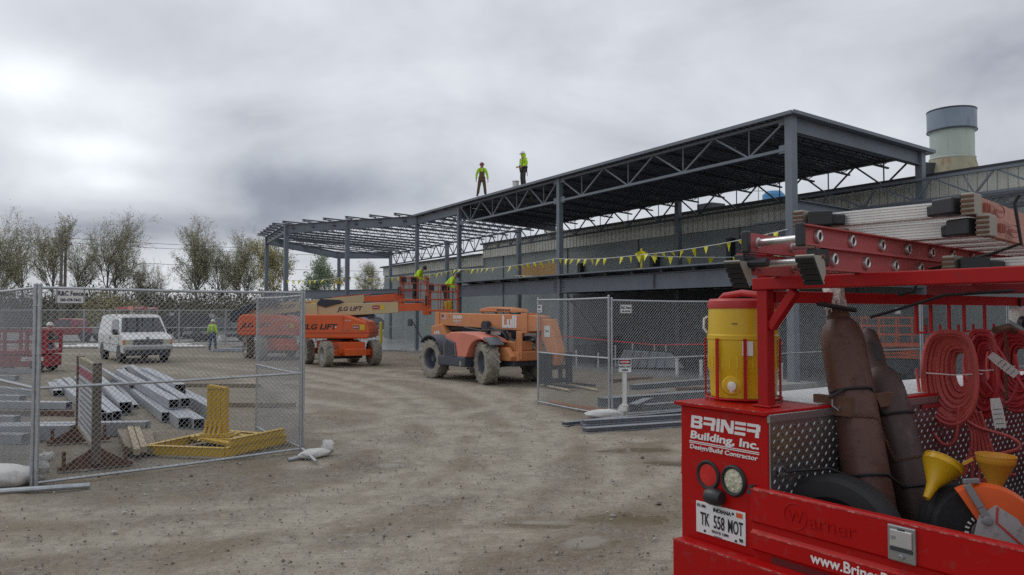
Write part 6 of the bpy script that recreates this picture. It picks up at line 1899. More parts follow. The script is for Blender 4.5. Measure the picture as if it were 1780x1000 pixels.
# lamps in rubber rings
for (x, m, nm) in ((.062, 'red', 'lamp_ring'), (.219, 'lens_w', 'reversing_lamp')):
    b = MB(); c = V((x, 0, 1.362))
    if nm == 'lamp_ring':
        b.lathe([(.052, -.001), (.056, .008), (.066, .012), (.072, .006), (.073, -.001)], 30, c, (0, -1, 0), False); lr = b.build('tail_lamp', M['black'], tk, True)
        b = MB(); b.lathe([(.053, .004), (.03, .0065), (0, .007)], 30, c, (0, -1, 0), False); b.build('lens', M['lens_r'], lr, True)
    else:
        b.lathe([(.054, -.001), (.058, .012), (.066, .016), (.074, .008), (.075, -.001)], 30, c, (0, -1, 0), False); lr = b.build('tail_lamp', M['black'], tk, True)
        b = MB(); b.lathe([(.056, .004), (.035, .010), (0, .012)], 30, c, (0, -1, 0), False); ln_ = b.build('lens', M['lens_w'], lr, True)
        b = MB()
        for k in range(12):
            rr2 = .042 if k < 8 else .019; a = k * 2 * math.pi / (8 if k < 8 else 4)
            b.lathe([(.0085, .0), (.006, .003), (0, .004)], 10, c + V((rr2 * math.cos(a), -.0085 - (.002 if k >= 8 else 0), rr2 * math.sin(a))), (0, -1, 0), False)
        b.build('led', M['lens_w'], ln_, True)
# backup camera
b = MB(); b.lathe([(.036, -.04), (.04, -.02), (.04, .02), (.03, .045)], 14, (.125, -.03, 1.272), (1, 0, 0)); b.box(.10, .155, -.03, 0, 1.285, 1.30); b.build('rear_camera', M['blackp'], tk, True)
b = MB(); b.lathe([(.008, 0), (.008, .004), (0, .005)], 8, (.105, -.02, 1.30), Z); b.lathe([(.008, 0), (.008, .004), (0, .005)], 8, (.145, -.02, 1.30), Z); b.build('screw', M['chrome'], tk)
# number plate
b = MB(); b.box(-.013, .287, -.0065, -.0005, 1.074, 1.226); pl = b.build('number_plate', M['white'], tk, bevel=.002)
k_ = M['black_ink']; yt = -.0075
text('INDIANA', .026, k_, pl, (.150, yt, 1.194), (1, 0, 0), Z, bold=.015, sx=1.0)
text('TK', .088, k_, pl, (.044, yt, 1.116), (1, 0, 0), Z, sx=.50, bold=.01)
text('558', .088, k_, pl, (.132, yt, 1.116), (1, 0, 0), Z, sx=.52, bold=.01)
text('MOT', .088, k_, pl, (.229, yt, 1.116), (1, 0, 0), Z, sx=.46, bold=.01)
text('TRUCK 7,000', .018, k_, pl, (.137, yt, 1.092), (1, 0, 0), Z)
text('90', .022, k_, pl, (.262, yt, 1.086), (1, 0, 0), Z, bold=.03)
text('02-20', .020, k_, pl, (.018, yt, 1.201), (1, 0, 0), Z)
b = MB(); b.box(.235, .272, -.0078, -.0066, 1.196, 1.218); b.build('sticker', M['orange'], pl)
b = MB()
for x, z in ((.043, 1.207), (.215, 1.207), (.043, 1.089), (.232, 1.085)): b.lathe([(.007, 0), (.006, .003), (0, .004)], 10, (x, -.0065, z), (0, -1, 0))
b.build('screw', M['dark'], pl)
b = MB(); b.box(.10, .15, -.0075, -.0066, 1.077, 1.080); b.build('plate_mark', k_, pl)


# company lettering: heavy square letters with the first strokes cut, drawn from bars
def block_letters(o, x0, x1, z0, z1, y, m):
    h = z1 - z0; sl_ = h * .10
    gl = {'B': [(0, 0, .26, 1), (.1, .77, .88, 1), (.1, 0, .92, .23), (.1, .40, .88, .60), (.70, .55, .97, .94), (.72, .06, 1.0, .47)],
          'R': [(.0, .77, .90, 1), (.70, .46, 1.0, .93), (.0, .36, .90, .58), (.66, 0, .94, .40)],
          'I': [(.0, 0, 1.0, 1)],
          'N': [(0, 0, .24, 1), (.76, 0, 1.0, 1)],
          'E': [(0, .77, 1.0, 1), (.0, .39, 1.0, .61), (0, 0, 1.0, .23)]}
    wd = {'B': 1.0, 'R': 1.0, 'I': .27, 'N': 1.05, 'E': .85}
    word = 'BRINER'; gap = .09
    tot = sum(wd[c] for c in word) + gap * 5; k = (x1 - x0) / tot; x = x0
    b = MB()
    for c in word:
        w = wd[c] * k
        for i, (a0, c0, a1, c1) in enumerate(gl[c]): b.prism([(x + a0 * w + sl_ * c0, z0 + c0 * h), (x + a1 * w + sl_ * c0, z0 + c0 * h), (x + a1 * w + sl_ * c1, z0 + c1 * h), (x + a0 * w + sl_ * c1, z0 + c1 * h)], (0, y, 0), (1, 0, 0), Z, .0012 + .0002 * i)
        if c == 'N': b.prism([(x + sl_, z1), (x + .34 * w + sl_, z1), (x + w, z0), (x + .66 * w, z0)], (0, y, 0), (1, 0, 0), Z, .0018)
        x += w + gap * k
    return b.build('lettering', m, o)


block_letters(tk, -.048, .368, 1.580, 1.642, -.0005, M['white_ink'])
text('Building, Inc.', .052, M['white_ink'], tk, (.156, -.002, 1.529), (1, 0, 0), Z, bold=.03, shear=.1, fit=.414)
for z_ in (1.512, 1.504):
    b = MB(); b.box(-.058, .365, -.0022, -.0005, z_, z_ + .004); b.build('lettering_rule', M['white_ink'], tk)
text('Design/Build Contractor', .030, M['white_ink'], tk, (.150, -.002, 1.477), (1, 0, 0), Z, bold=.018, shear=.1, fit=.412)

# ladder rack
RZ0, RZ1 = 2.262, 2.320
b = MB(); b.box(.258, .318, .126, .182, HZ - .002, 2.262); b.box(.240, .338, .108, .20, HZ + .001, HZ + .011); b.box(.258, .318, .126, .182, 2.321, 2.52); b.build('rack_post', M['red_rack'], tk, bevel=.006)
b = MB(); b.box(.238, 2.22, .118, .190, RZ0, RZ1); b.build('rack_crossbar', M['red_rack'], tk, bevel=.005)
b = MB(); b.bar((.318, .156, 2.08), (.455, .156, 2.255), .042, .042); b.build('rack_brace', M['red_rack'], tk, bevel=.004)
b = MB(); b.box(.262, .322, .195, BL + 2.6, 2.470, 2.520); b.box(.262, .322, .195, BL + 2.6, 2.20, 2.258); b.build('rack_side_rail', M['red_rack'], tk, bevel=.005)
b = MB(); b.box(2.14, 2.22, .120, .192, HZ - .002, 2.261); b.build('rack_post', M['red_rack'], tk, bevel=.006)
b = MB(); b.box(2.15, 2.21, .195, BL + 2.6, 2.20, 2.258); b.build('rack_side_rail', M['red_rack'], tk, bevel=.005)
for y_ in (1.55, 2.9, 4.4):
    b = MB(); b.box(.325, 2.145, y_, y_ + .06, 2.255, 2.31); b.build('rack_crossbar', M['dred'], tk, bevel=.004)
b = MB(); b.box(.255, .328, 3.3, 3.37, HZ + .008, 2.199); bq_ = MB(); bq_.box(2.145, 2.215, 3.3, 3.37, HZ - .002, 2.199); bq_.build('rack_post', M['red_rack'], tk, bevel=.005); b.build('rack_post', M['red_rack'], tk, bevel=.005)
HY = [1.47, 1.63, 1.84, 2.02, 2.28]
for y_ in HY:
    b = MB(); b.box(.300, .315, y_ - .0075, y_ + .0075, 2.035, 2.199); b.box(.300, .365, y_ - .006, y_ + .006, 2.035, 2.047); b.box(.355, .365, y_ - .006, y_ + .006, 2.047, 2.085); b.build('hose_hook', M['red_rack'], tk)
b = MB()
b.box(X1 + .0, X1 + .075, .52, .70, 1.60, 1.70); b.box(X1 - .10, X1 + .10, .48, .51, HZ - .05, HZ + .045); b.bar((X1 + .06, .50, HZ + .0), (X1 + .10, .86, HZ + .02), .03, .07); b.build('cylinder_bracket', M['rust'], tk, bevel=.004)
b = MB(); b.tube([V((X1 + .022, .067, 1.434)) + V((0, .02 * math.cos(a), .02 * math.sin(a))) for a in [k * math.pi / 8 for k in range(16)]], .004, 6, closed=True); b.lathe([(.02, 0), (.02, .006)], 12, (X1 + .012, .067, 1.44), (1, 0, 0)); b.build('tie_ring', M['chrome'], tk, True)

# water cooler in its cage
co, CT = tthing('water_cooler', 'yellow drum water cooler with a red lid, standing on the red truck cabinet', 'water cooler', .008, .332, HZ + .008)
b = MB()
b.lathe([(.155, 0), (.165, .012), (.172, .14), (.178, .15), (.178, .30), (.182, .305), (.182, .325), (.176, .33), (.174, .44), (.172, .465)], 48); b.build('drum', M['ycool'], co, True)
b = MB(); b.lathe([(.176, .462), (.178, .475), (.176, .50), (.165, .512), (.10, .508), (0, .508)], 48); b.build('lid', M['rlid'], co, True)
b = MB(); b.tube([(-.15, 0, .505), (-.12, 0, .530), (0, 0, .543), (.12, 0, .530), (.15, 0, .505)], [.016, .017, .018, .017, .016], 10); b.build('lid_handle', M['rlid'], co, True)
vd = (V((0, 0, 0)) - co.location); vd.z = 0; vd = Matrix.Rotation(-TRZ, 3, 'Z') @ vd.normalized()   # the spigot side
vs_ = V((-vd.y, vd.x, 0))
b = MB()
for k in range(30):
    a = k * 2 * math.pi / 30; d = V((math.cos(a), math.sin(a), 0)); b.bar(d * .177 + Z * .16, d * .177 + Z * .22, .008, .006, d)
b.build('rib', M['ycool'], co)
b = MB(); c = vd * .168 + Z * .075 - vs_ * .055; b.lathe([(.05, -.012), (.045, .002), (.0, .004)], 20, c, vd); b.build('spigot_recess', M['ycool'], co, True)
b = MB(); b.lathe([(.022, 0), (.02, .02), (.012, .025), (.012, .045), (.02, .047), (.02, .06), (0, .064)], 14, c + vd * .0, vd); b.lathe([(.009, -.03), (.009, .0)], 10, c + vd * .035, Z); b.build('spigot', M['plastic_white'], co, True)
b = MB(); c = vd * .186 + vs_ * .022 + Z * .262; b.prism([(-.026, -.036), (.026, -.036), (.026, .036), (-.026, .036)], c, vs_, Z, .003); b.build('latch_plate', M['paper'], co)
b = MB(); c = vd * .176 - vs_ * .04 + Z * .385; b.prism([(-.014, -.002), (.014, -.002), (.014, .002), (-.014, .002)], c + vs_ * .0, vs_, Z, .002); b.build('mark', M['dark'], co)
b = MB(); b.tube([vs_ * -.176 + Z * .42, vs_ * -.195 + Z * .41, vs_ * -.198 + Z * .36, vs_ * -.18 + Z * .335], .007, 6); b.build('rope_handle', M['plastic_white'], co, True)
b = MB()
for k in (-1, 1):
    pass
for a in (-.72, .05, 1.2, 2.4, 3.6, 4.6):
    d = (vd * math.cos(a) + vs_ * math.sin(a)); s2 = Z.cross(d)
    b.bar(d * .192 + Z * .002, d * .192 + Z * .31, .016, .007, d)
pts = [(vd * math.cos(a) + vs_ * math.sin(a)) * .190 + Z * .006 for a in [k * math.pi / 16 for k in range(32)]]
b.tube(pts, .006, 6, closed=True); b.build('cage', M['red_rack'], co)


# gas cylinders leaning in the bed
def gas_cylinder(label, base, top, r, m, foil):
    o = thing('gas_cylinder', label, 'gas cylinder', TM @ base, 0, 'brown gas cylinders leaning in the truck bed')
    bw_, tw = TM @ base, TM @ top
    ax = (tw - bw_); L_ = ax.length; ax.normalize()
    b = MB(); b.lathe([(r * .96, 0), (r, .02), (r, L_ - .02), (r * .985, L_ + .02), (r * .93, L_ + .065), (r * .80, L_ + .105), (r * .62, L_ + .13), (r * .50, L_ + .142)], 40, (0, 0, 0), ax, True); b.build('shell', m, o, True, ang=60)
    h = L_ + .142
    if foil:
        b = MB(); b.lathe([(r * .50, h - .01), (r * .52, h), (r * .52, h + .022), (r * .47, h + .028), (r * .46, h + .05)], 30, (0, 0, 0), ax); b.build('neck_ring', M['rust'], o, True)
        b = MB(); e = ax.orthogonal().normalized(); g_ = ax.cross(e); vs, fs = [], []
        rr3 = random.Random(8); n = 26
        hs = [.03, .06, .09, .12, .15, .18, .21, .225]
        for i, hh in enumerate(hs):
            for k in range(n):
                a = 2 * math.pi * k / n
                q = r * (.44 + .06 * i / 7) * (1 + .28 * noise.noise(V((math.cos(a) * 2.4, math.sin(a) * 2.4, hh * 26)))) * (.35 if i == len(hs) - 1 else 1)
                vs.append(ax * (h + hh) + (e * math.cos(a) + g_ * math.sin(a)) * q)
        for i in range(len(hs) - 1):
            for k in range(n): l = (k + 1) % n; fs.append((i * n + k, i * n + l, (i + 1) * n + l, (i + 1) * n + k))
        fs.append(tuple((len(hs) - 1) * n + k for k in range(n)))
        b.add(vs, fs); b.build('foil_wrap', M['foil'], o, True, ang=30)
    else:
        b = MB(); rc = r * .46
        b.lathe([(rc * 1.12, h - .02), (rc * 1.12, h), (rc, h + .01), (rc, h + .13), (rc * .95, h + .165), (rc * .75, h + .195), (rc * .4, h + .212), (0, h + .216)], 30, (0, 0, 0), ax); b.build('cap', m, o, True, ang=60)
        b = MB()
        e = ax.orthogonal().normalized(); g_ = ax.cross(e)
        for a in (0.6, 2.2, 3.8, 5.4):
            d = e * math.cos(a) + g_ * math.sin(a); b.bar(ax * (h + .03) + d * rc * 1.0, ax * (h + .12) + d * rc * 1.0, .022, .004, d)
        b.build('cap_slot', M['dark'], o)
    return o, bw_, ax


C1B, C1T = V((.655, .50, .96)), V((.372, .655, 1.985))
gc1, g1b, g1x = gas_cylinder('front brown gas cylinder with a crumpled foil wrapped valve, leaning in the truck bed', C1B, C1T, .106, M['cyl'], True)
C2B, C2T = V((.71, .82, .96)), V((.445, .90, 1.735))
gc2, g2b, g2x = gas_cylinder('darker gas cylinder with a domed cap, behind the foil wrapped one', C2B, C2T, .100, M['cyl2'], False)
o = thing('paper_tag', 'small pale label stuck on the shoulder of the capped gas cylinder', 'label', TM @ V((.375, .80, 1.80)), TRZ)
b = MB(); b.prism([(-.03, -.012), (.03, -.005), (.03, .016), (-.03, .012)], (0, 0, 0), (.6, -.8, 0), (0, -.2, 1), .002); b.build('paper', M['paper'], o)


def around(base, top, r, f, n=11, a0=-1.0, a1=2.0, ref=None):
    """points round the camera side of a leaning cylinder, in world space"""
    b0, t0 = TM @ base, TM @ top; ax = (t0 - b0).normalized(); c = b0.lerp(t0, f)
    vw = V((0, 0, 2.15)) - c; vw -= ax * vw.dot(ax); vw.normalize(); sx = ax.cross(vw)
    return [c + (vw * math.cos(a) + sx * math.sin(a)) * r for a in [a0 + (a1 - a0) * k / (n - 1) for k in range(n)]]


def strap(name, label, pts, r, m, cat, extra=None):
    o = thing(name, label, cat, pts[0]); b = MB(); b.tube(pts, r, 6); b.build('cord', m, o, True, world=True)
    if extra: extra(o)
    return o


def hookend(o):
    b = MB(); p = TM @ V((X1 + .02, .46, HZ + .03))
    b.tube([p, p - Z * .03, p + V((.02, -.02, -.05)), p + V((.035, 0, -.03))], .005, 6); b.build('hook', M['chrome'], o, True, world=True)


strap('bungee_strap', 'upper black rubber strap hooked round both gas cylinders', [TM @ V((X1 + .02, .44, HZ + .04)), TM @ V((X1 + .05, .50, HZ + .075))] + around(C1B, C1T, .112, .78, a0=-1.0, a1=.9) + around(C2B, C2T, .106, .86, a0=-.35, a1=1.4), .008, M['black'], 'strap', hookend)
strap('bungee_strap', 'lower black rubber strap running from the steel ring across the gas cylinders', [TM @ V((X1 + .03, .075, 1.435)), TM @ V((X1 + .10, .30, 1.435))] + around(C1B, C1T, .112, .40, a0=-.7, a1=.9) + around(C2B, C2T, .106, .43, a0=-.3, a1=1.3), .0075, M['black'], 'strap')
chp = around(C1B, C1T, .113, .66, 14, -.5, .95) + around(C2B, C2T, .107, .60, 12, -.3, 1.3)
o = thing('chain', 'rusty chain looped across the gas cylinders', 'chain', chp[0])
b = MB()
acc = []
for a, c in zip(chp[:-1], chp[1:]):
    n = max(1, int((c - a).length / .014))
    acc += [a.lerp(c, k / n) for k in range(n)]
for i, (a, c) in enumerate(zip(acc[:-1], acc[1:])):
    d = (c - a); ctr = (a + c) / 2 - Z * .02 * math.sin(math.pi * i / len(acc)); d.normalize(); s2 = d.cross(Z).normalized()
    w_ = s2 if i % 2 else s2.cross(d)
    b.tube([ctr + d * .011 * math.cos(t) + w_ * .006 * math.sin(t) for t in [k * math.pi / 4 for k in range(8)]], .0022, 4, closed=True)
b.build('links', M['rust'], o, world=True)

# spare tyres in the bed
for (lb, c, ax, r, w_) in (('black spare tyre standing behind the tailgate in front of the gas cylinders', V((.575, .26, 1.12)), V((.2, -1, .10)), .30, .17), ('second black tyre behind the gas cylinders', V((.885, .72, 1.18)), V((1, -.25, 0)), .20, .14)):
    o = thing('spare_tyre', lb, 'tyre', TM @ V((c.x, c.y, c.z - r)), TRZ, 'spare tyres lying in the truck bed')
    b = MB(); h = w_ / 2
    b.lathe([(r * .60, -h * .8), (r * .68, -h), (r * .90, -h * .98), (r * .97, -h * .8), (r, -h * .55), (r, -h * .3), (r * .985, -h * .28), (r * .985, -h * .22), (r, -h * .2), (r, h * .2), (r * .985, h * .22), (r * .985, h * .28), (r, h * .3), (r, h * .55), (r * .97, h * .8), (r * .90, h * .98), (r * .68, h), (r * .60, h * .8), (r * .58, 0), (r * .60, -h * .8)], 44, (0, 0, r), ax, False)
    b.build('tyre', M['black'], o, True, ang=25)


# ladders on the rack
LD = V((-math.sin(R(8.0)), math.cos(R(8.0)), 0))          # their direction in truck coordinates
LX = V((LD.y, -LD.x, 0))


def c_rail(b, a, d, L_, h, w, side, t=.006):
    """fibreglass C rail: web vertical, flanges towards side"""
    up = Z; c = a + d * L_
    b.bar(a, c, t, h, up)
    for k in (-1, 1): b.bar(a + Z * (k * (h / 2 - t / 2)) + side * w / 2, c + Z * (k * (h / 2 - t / 2)) + side * w / 2, w, t, up)


lo, LT = tthing('extension_ladder', 'faded red fibreglass extension ladder with silver rungs and swivel feet, sticking out over the tailgate', 'ladder', .62, -.24, RZ1 + .001)
LLEN = 4.6
base = V((0, 0, 0))
RL_, RR_ = V((-.185, .05, 0)), V((.195, .02, 0))
for (p, sd_) in ((RL_, 1), (RR_, -1)):
    b = MB(); c_rail(b, p + Z * .047, LD, LLEN, .092, .03, LX * (-sd_)); b.build('rail', M['fib'], lo)
    b = MB(); c_rail(b, p + LX * (-sd_) * .012 * 0 + Z * .139 + LX * sd_ * .03 + LD * (-.06 if sd_ < 0 else -.02), LD, LLEN, .082, .028, LX * sd_ * -1); b.build('rail', M['fib'], lo)
    b = MB(); q = p + LX * sd_ * .03 + LD * (-.075 if sd_ < 0 else -.035) + Z * .139; b.bar(q, q + LD * .03, .034, .094); b.bar(p + Z * .05 + LD * -.03, p + Z * .05 + LD * .07, .05, .07)
    b.build('rail_cap', M['blackp'], lo, bevel=.006)
for k in range(14):
    for zz, off in ((.047, .14), (.139, .07)):
        a = RL_ + LD * (off + .305 * k) + Z * zz + LX * (.03 if zz > .1 else 0); c = RR_ + LD * (off + .305 * k) + Z * zz - LX * (.03 if zz > .1 else 0)
        b = MB(); b.tube([a, c], .0165, 12); b.lathe([(.017, -.012), (.024, -.010), (.024, .0), (.017, .002)], 14, c, LX); b.lathe([(.017, -.012), (.024, -.010), (.024, .0), (.017, .002)], 14, a, -LX)
        b.lathe([(.015, .016), (.019, .020), (.026, .018), (.028, .012), (.028, .004), (.017, .004)], 20, c + LX * (.036 if zz > .1 else .006) * 0, LX, False); rg_ = b.build('rung', M['alu'], lo, True)
        b = MB(); b.lathe([(.0155, .0125), (0, .0125)], 16, c, LX, False); b.build('rung_bore', M['dark'], rg_)
for (p, sd_) in ((RL_, -1), (RR_, 1)):
    # swivel shoe: ribbed pad tilted down and forward, two triangular cheeks up to the pivot
    q = p + LD * -.02 + Z * .05
    e1 = (LD * .60 - Z * .80).normalized(); e2 = (LD * .80 + Z * .60).normalized()      # along the pad; from the pad up to the pivot
    pt = q - e2 * .040 - e1 * .050 - Z * .012
    for k in (-.032, .028):
        b = MB(); b.prism([(0, 0), (.128, 0), (.115, .040), (.075, .060), (.04, .055)], pt + LX * (k + .002), e1, e2, .004); b.build('foot_cheek', M['foot'], lo)
    b = MB(); b.bar(pt - e1 * .004 - e2 * .004, pt + e1 * .134 - e2 * .004, .076, .008, e2)
    fp_ = b.build('foot_pad', M['foot'], lo)
    b = MB()
    for k in range(5): b.bar(pt + e1 * (.012 + .027 * k) - LX * .038 - e2 * .012, pt + e1 * (.012 + .027 * k) + LX * .038 - e2 * .012, .020, .009, e2)
    b.build('foot_rib', M['black'], fp_)
    b = MB(); b.tube([q + LX * -.042 + e1 * .005 + e2 * .01, q + LX * .042 + e1 * .005 + e2 * .01], .008, 8); b.build('pivot_pin', M['rust'], lo)
b = MB(); q = RL_ + LD * .0 + Z * .047; b.tube([q, q + LX * .12], .02, 10); b.build('pulley_bar', M['blackp'], lo, True)


def step_ladder(label, s, q, z, L_, w, tilt=0.0, ang=8.0, steps=9, sticker=False):
    d = V((-math.sin(R(ang)), math.cos(R(ang)), 0)); x = V((d.y, -d.x, 0))
    o, _ = tthing('step_ladder', label, 'step ladder', s, q, z, 'folded step ladders on the rack')
    h = .088
    for sd_ in (-1, 1):
        taper = d * L_ - x * sd_ * .14
        dd = taper.normalized(); a = x * sd_ * w / 2
        b = MB(); b.bar(a + Z * h / 2, a + dd * L_ + Z * h / 2, .008, h); b.bar(a - x * sd_ * .015 + Z * (h - .004), a - x * sd_ * .015 + dd * L_ + Z * (h - .004), .03, .008); b.bar(a - x * sd_ * .015 + Z * .004, a - x * sd_ * .015 + dd * L_ + Z * .004, .03, .008)
        b.build('rail', M['fibo'], o, bevel=.002)
        b = MB(); b.bar(a + Z * h / 2 - d * .035 - x * sd_ * .01, a + Z * h / 2 + d * .075 - x * sd_ * .01, .052, h * 1.1); fo = b.build('foot', M['foot'], o, bevel=.006)
        b = MB()
        for k in range(4): b.bar(a + Z * (h * (.15 + .24 * k)) - d * .037 - x * sd_ * .037, a + Z * (h * (.15 + .24 * k)) - d * .037 + x * sd_ * .017, .008, .010)
        b.build('foot_groove', M['rust'], fo)
        b = MB(); b.bar(a - x * sd_ * .045 + Z * h / 2 + d * .0, a - x * sd_ * .15 + Z * h / 2 + d * .05, .10, h * .85); b.bar(a - x * sd_ * .10 + Z * h * .5 + d * .03, a - x * sd_ * .2 + Z * h * .4 + d * .08, .05, h * .6); b.build('corner_brace', M['blackp'], o, bevel=.008)
        if sd_ > 0:
            b = MB(); c = a + x * .0045 + d * .36 + Z * h / 2
            b.tube([c + d * .075 * math.cos(t) + Z * .030 * math.sin(t) for t in [k * math.pi / 12 for k in range(24)]], .003, 4, closed=True); b.bar(c - d * .05, c + d * .05, .006, .012)
            for k in range(3): b.bar(c - d * (.15 + .03 * k) - Z * .02, c - d * (.15 + .03 * k) + Z * .02, .004, .014)
            b.build('emblem', mat('dull_red_print', (.36, .13, .10), .6) if 'dull_red_print' not in MATS else MATS['dull_red_print'], o)
            if sticker:
                b = MB(); b.bar(a + x * .006 + d * .75 + Z * h * .55, a + x * .006 + d * .92 + Z * h * .55, .004, .05); b.build('sticker', M['label_y'], o)
    for k in range(steps):
        ww = w - .14 * 2 * (.08 + .30 * k) / L_ - .04
        c = d * (.09 + .30 * k) + Z * h * .5
        b = MB()
        b.bar(c - x * ww / 2 + Z * .0, c + x * ww / 2, .008, h * .78)                    # front lip, seen from the tail
        b.bar(c + d * .045 - x * ww / 2 - Z * h * .36, c + d * .045 + x * ww / 2 - Z * h * .36, .085, .006)
        for j in range(5): b.bar(c - d * .006 - x * ww / 2 + Z * (h * (-.3 + .15 * j)), c - d * .006 + x * ww / 2 + Z * (h * (-.3 + .15 * j)), .004, .003)
        b.build('step', M['aluw'], o)
    return o


step_ladder('topmost folded step ladder on the rack, its pink rails and pale steps above the others', .612, .585, 2.585, 2.6, .80, steps=8)
step_ladder('folded step ladder second from the top of the rack', .665, .625, 2.490, 2.8, .78, steps=9)
step_ladder('lowest folded step ladder, lying on the crossbars right of the red extension ladder', 1.16, .75, RZ1 + .001, 2.9, .60, ang=5, steps=9, sticker=True)
strap('tie_down_strap', 'black strap tying the step ladders down to the rack', [TM @ V(p) for p in ((1.055, .98, 2.695), (1.03, .99, 2.66), (1.05, 1.0, 2.47), (.9, 1.02, 2.43), (.62, .95, 2.36), (.60, .90, 2.26), (.55, .85, 2.24))], .008, M['black'], 'strap')
strap('tie_down_strap', 'loose black strap hanging under the rack behind the gas cylinder foil', [TM @ V(p) for p in ((.46, .75, 2.13), (.52, .78, 2.15), (.8, .8, 2.235), (1.1, .8, 2.25))], .008, M['black'], 'strap')
o, _ = tthing('round_bar', 'black round bar pointing back beside the foil wrapped valve', 'bar', .33, .66, 2.20)
b = MB(); b.tube([(-.02, -.13, 0), (.09, .03, -.035)], .012, 10); b.build('bar', M['blackp'], o, True)


# hoses
def coil(label, y0, w, h, n, m, seed, tails, tags, lean=0.0):
    r_ = random.Random(seed)
    o, _ = tthing('hose_coil', label, 'hose', .465, y0, 2.06, 'red hoses coiled on the rack hooks')
    o.rotation_euler.z = math.atan2(-.87, -.494)
    for _n in range(1):
        b = MB()
        for k in range(n):
            f = k / (n - 1)
            ww = w * (.90 - .66 * f) * r_.uniform(.98, 1.02); hh = h * (1 - .62 * f) * r_.uniform(.98, 1.02)
            cx = (f - .4) * w * .20 + r_.uniform(-.004, .004); dx = .09 - .05 * f + r_.uniform(-.014, .014)
            pts = []
            for i in range(26):
                a = 2 * math.pi * i / 26
                sag = 1 + .10 * math.sin(a) * (-1)
                pts.append(V((dx + .018 * math.cos(a), cx + ww / 2 * (math.cos(a) if math.sin(a) < 0 else math.copysign(abs(math.cos(a)) ** .62, math.cos(a))), -hh / 2 - (h - hh) * .36 + hh / 2 * math.sin(a) * (1 + .04 * math.cos(a * 2)))))
            b.tube(pts, .0098, 7, closed=True)
        b.build('coil', m, o, True)
    for t in tails:
        b = MB(); P = [V(p) for p in t]; pts = []
        for i in range(len(P) - 1):
            p0, p1, p2, p3 = P[max(i - 1, 0)], P[i], P[i + 1], P[min(i + 2, len(P) - 1)]
            for k in range(6):
                s = k / 6; pts.append(.5 * ((2 * p1) + (p2 - p0) * s + (2 * p0 - 5 * p1 + 4 * p2 - p3) * s * s + (3 * p1 - p0 - 3 * p2 + p3) * s ** 3))
        pts.append(P[-1]); b.tube(pts, .0088, 7); b.build('hose_tail', m, o, True)
    b = MB(); b.tube([(.09, -w * .45, -h * .45), (.10, 0, -h * .46), (.09, w * .45, -h * .44)], .003, 5); b.build('wire_tie', M['paper'], o, True)
    for (x, yy, z, ww, hh, an) in tags:
        b = MB(); e = V((0.25, math.cos(an), math.sin(an))).normalized(); u = V((0.1, -math.sin(an), math.cos(an))).normalized()
        b.prism([(-ww / 2, -hh / 2), (ww / 2, -hh / 2), (ww / 2, hh * .2), (ww * .4, hh / 2), (-ww * .4, hh / 2), (-ww / 2, hh * .2)], (x, yy, z), e, u, .0015); tg_ = b.build('tag', M['paper'], o)
        b = MB()
        for k in range(4): b.prism([(-ww * .35, -.002), (ww * .35, -.002), (ww * .35, .002), (-ww * .35, .002)], V((x, yy, z)) + V((.003, -.0005, 0)) + u * (hh * (-.35 + .16 * k)), e, u, -.0006)
        b.build('tag_print', M['grey_ink'], tg_)
    return o


coil('big faded red hose coil nearest the gas cylinders', 1.56, .30, .54, 26, M['hose'], 1,
     [[(.09, -.18, -.22), (.10, -.15, -.46), (.10, -.07, -.62), (.10, .0, -.60), (.10, .02, -.42)], [(.08, .0, -.44), (.10, .10, -.52), (.10, .26, -.57), (.11, .28, -.63), (.1, .05, -.70)],
      *[[(.06 + .01 * k, .02 + .02 * k, -.44), (.08, .08 + .015 * k, -.58), (.08, .04 + .035 * k, -.80)] for k in range(6)]], [(.13, .20, -.44, .055, .16, .15)])
coil('smaller darker red hose coil with a paper tag, second from the gas cylinders', 1.91, .18, .52, 16, M['hose2'], 2,
     [[(.09, -.10, -.2), (.10, -.06, -.42), (.11, .0, -.66), (.11, .08, -.80), (.10, .14, -.82)], [(.09, .06, -.1), (.11, .2, -.36), (.12, .32, -.62), (.12, .36, -.82), (.11, .30, -.9)], [(.09, .0, -.3), (.1, .1, -.42), (.1, .16, -.30), (.09, .15, -.14)]],
     [(.14, .09, -.20, .05, .17, .85)])
coil('dark red hose coil cut by the right edge of the photo', 2.30, .28, .50, 22, M['hose2'], 3, [[(.1, -.14, -.25), (.1, -.10, -.44), (.1, .0, -.50), (.1, .1, -.46)]], [])
o, _ = tthing('chain', 'rusty chain and binder hanging between the hose coils', 'chain', .45, 2.10, 2.05)
b = MB(); b.tube([(.05, -.12, .0), (.06, .02, .02), (.05, .22, -.03)], .022, 8); b.build('binder', M['rust'], o, True)
b = MB()
for k in range(28):
    w_ = V((1, 0, 0)) if k % 2 else V((0, 1, 0)); c = V((.06, -.02 + .004 * k * (k < 14), -.02 - .017 * k))
    b.tube([c + Z * .013 * math.cos(t) + w_ * .008 * math.sin(t) for t in [i * math.pi / 4 for i in range(8)]], .003, 4, closed=True)
b.build('links', M['rust'], o)
o, _ = tthing('work_lamp', 'small white and black work lamp hanging at the right end of the rack', 'lamp', .33, 2.72, 2.14)
b = MB(); b.lathe([(.05, -.06), (.06, 0), (.03, .05)], 14, (0, 0, 0), (1, -1, 0)); b.build('head', M['plastic_white'], o, True)
b = MB(); b.lathe([(.035, 0), (.04, .05), (0, .055)], 12, (.03, -.05, -.04), (1, -.6, -.3)); b.bar((0, 0, .03), (0, 0, .11), .015); b.build('grip', M['blackp'], o, True)


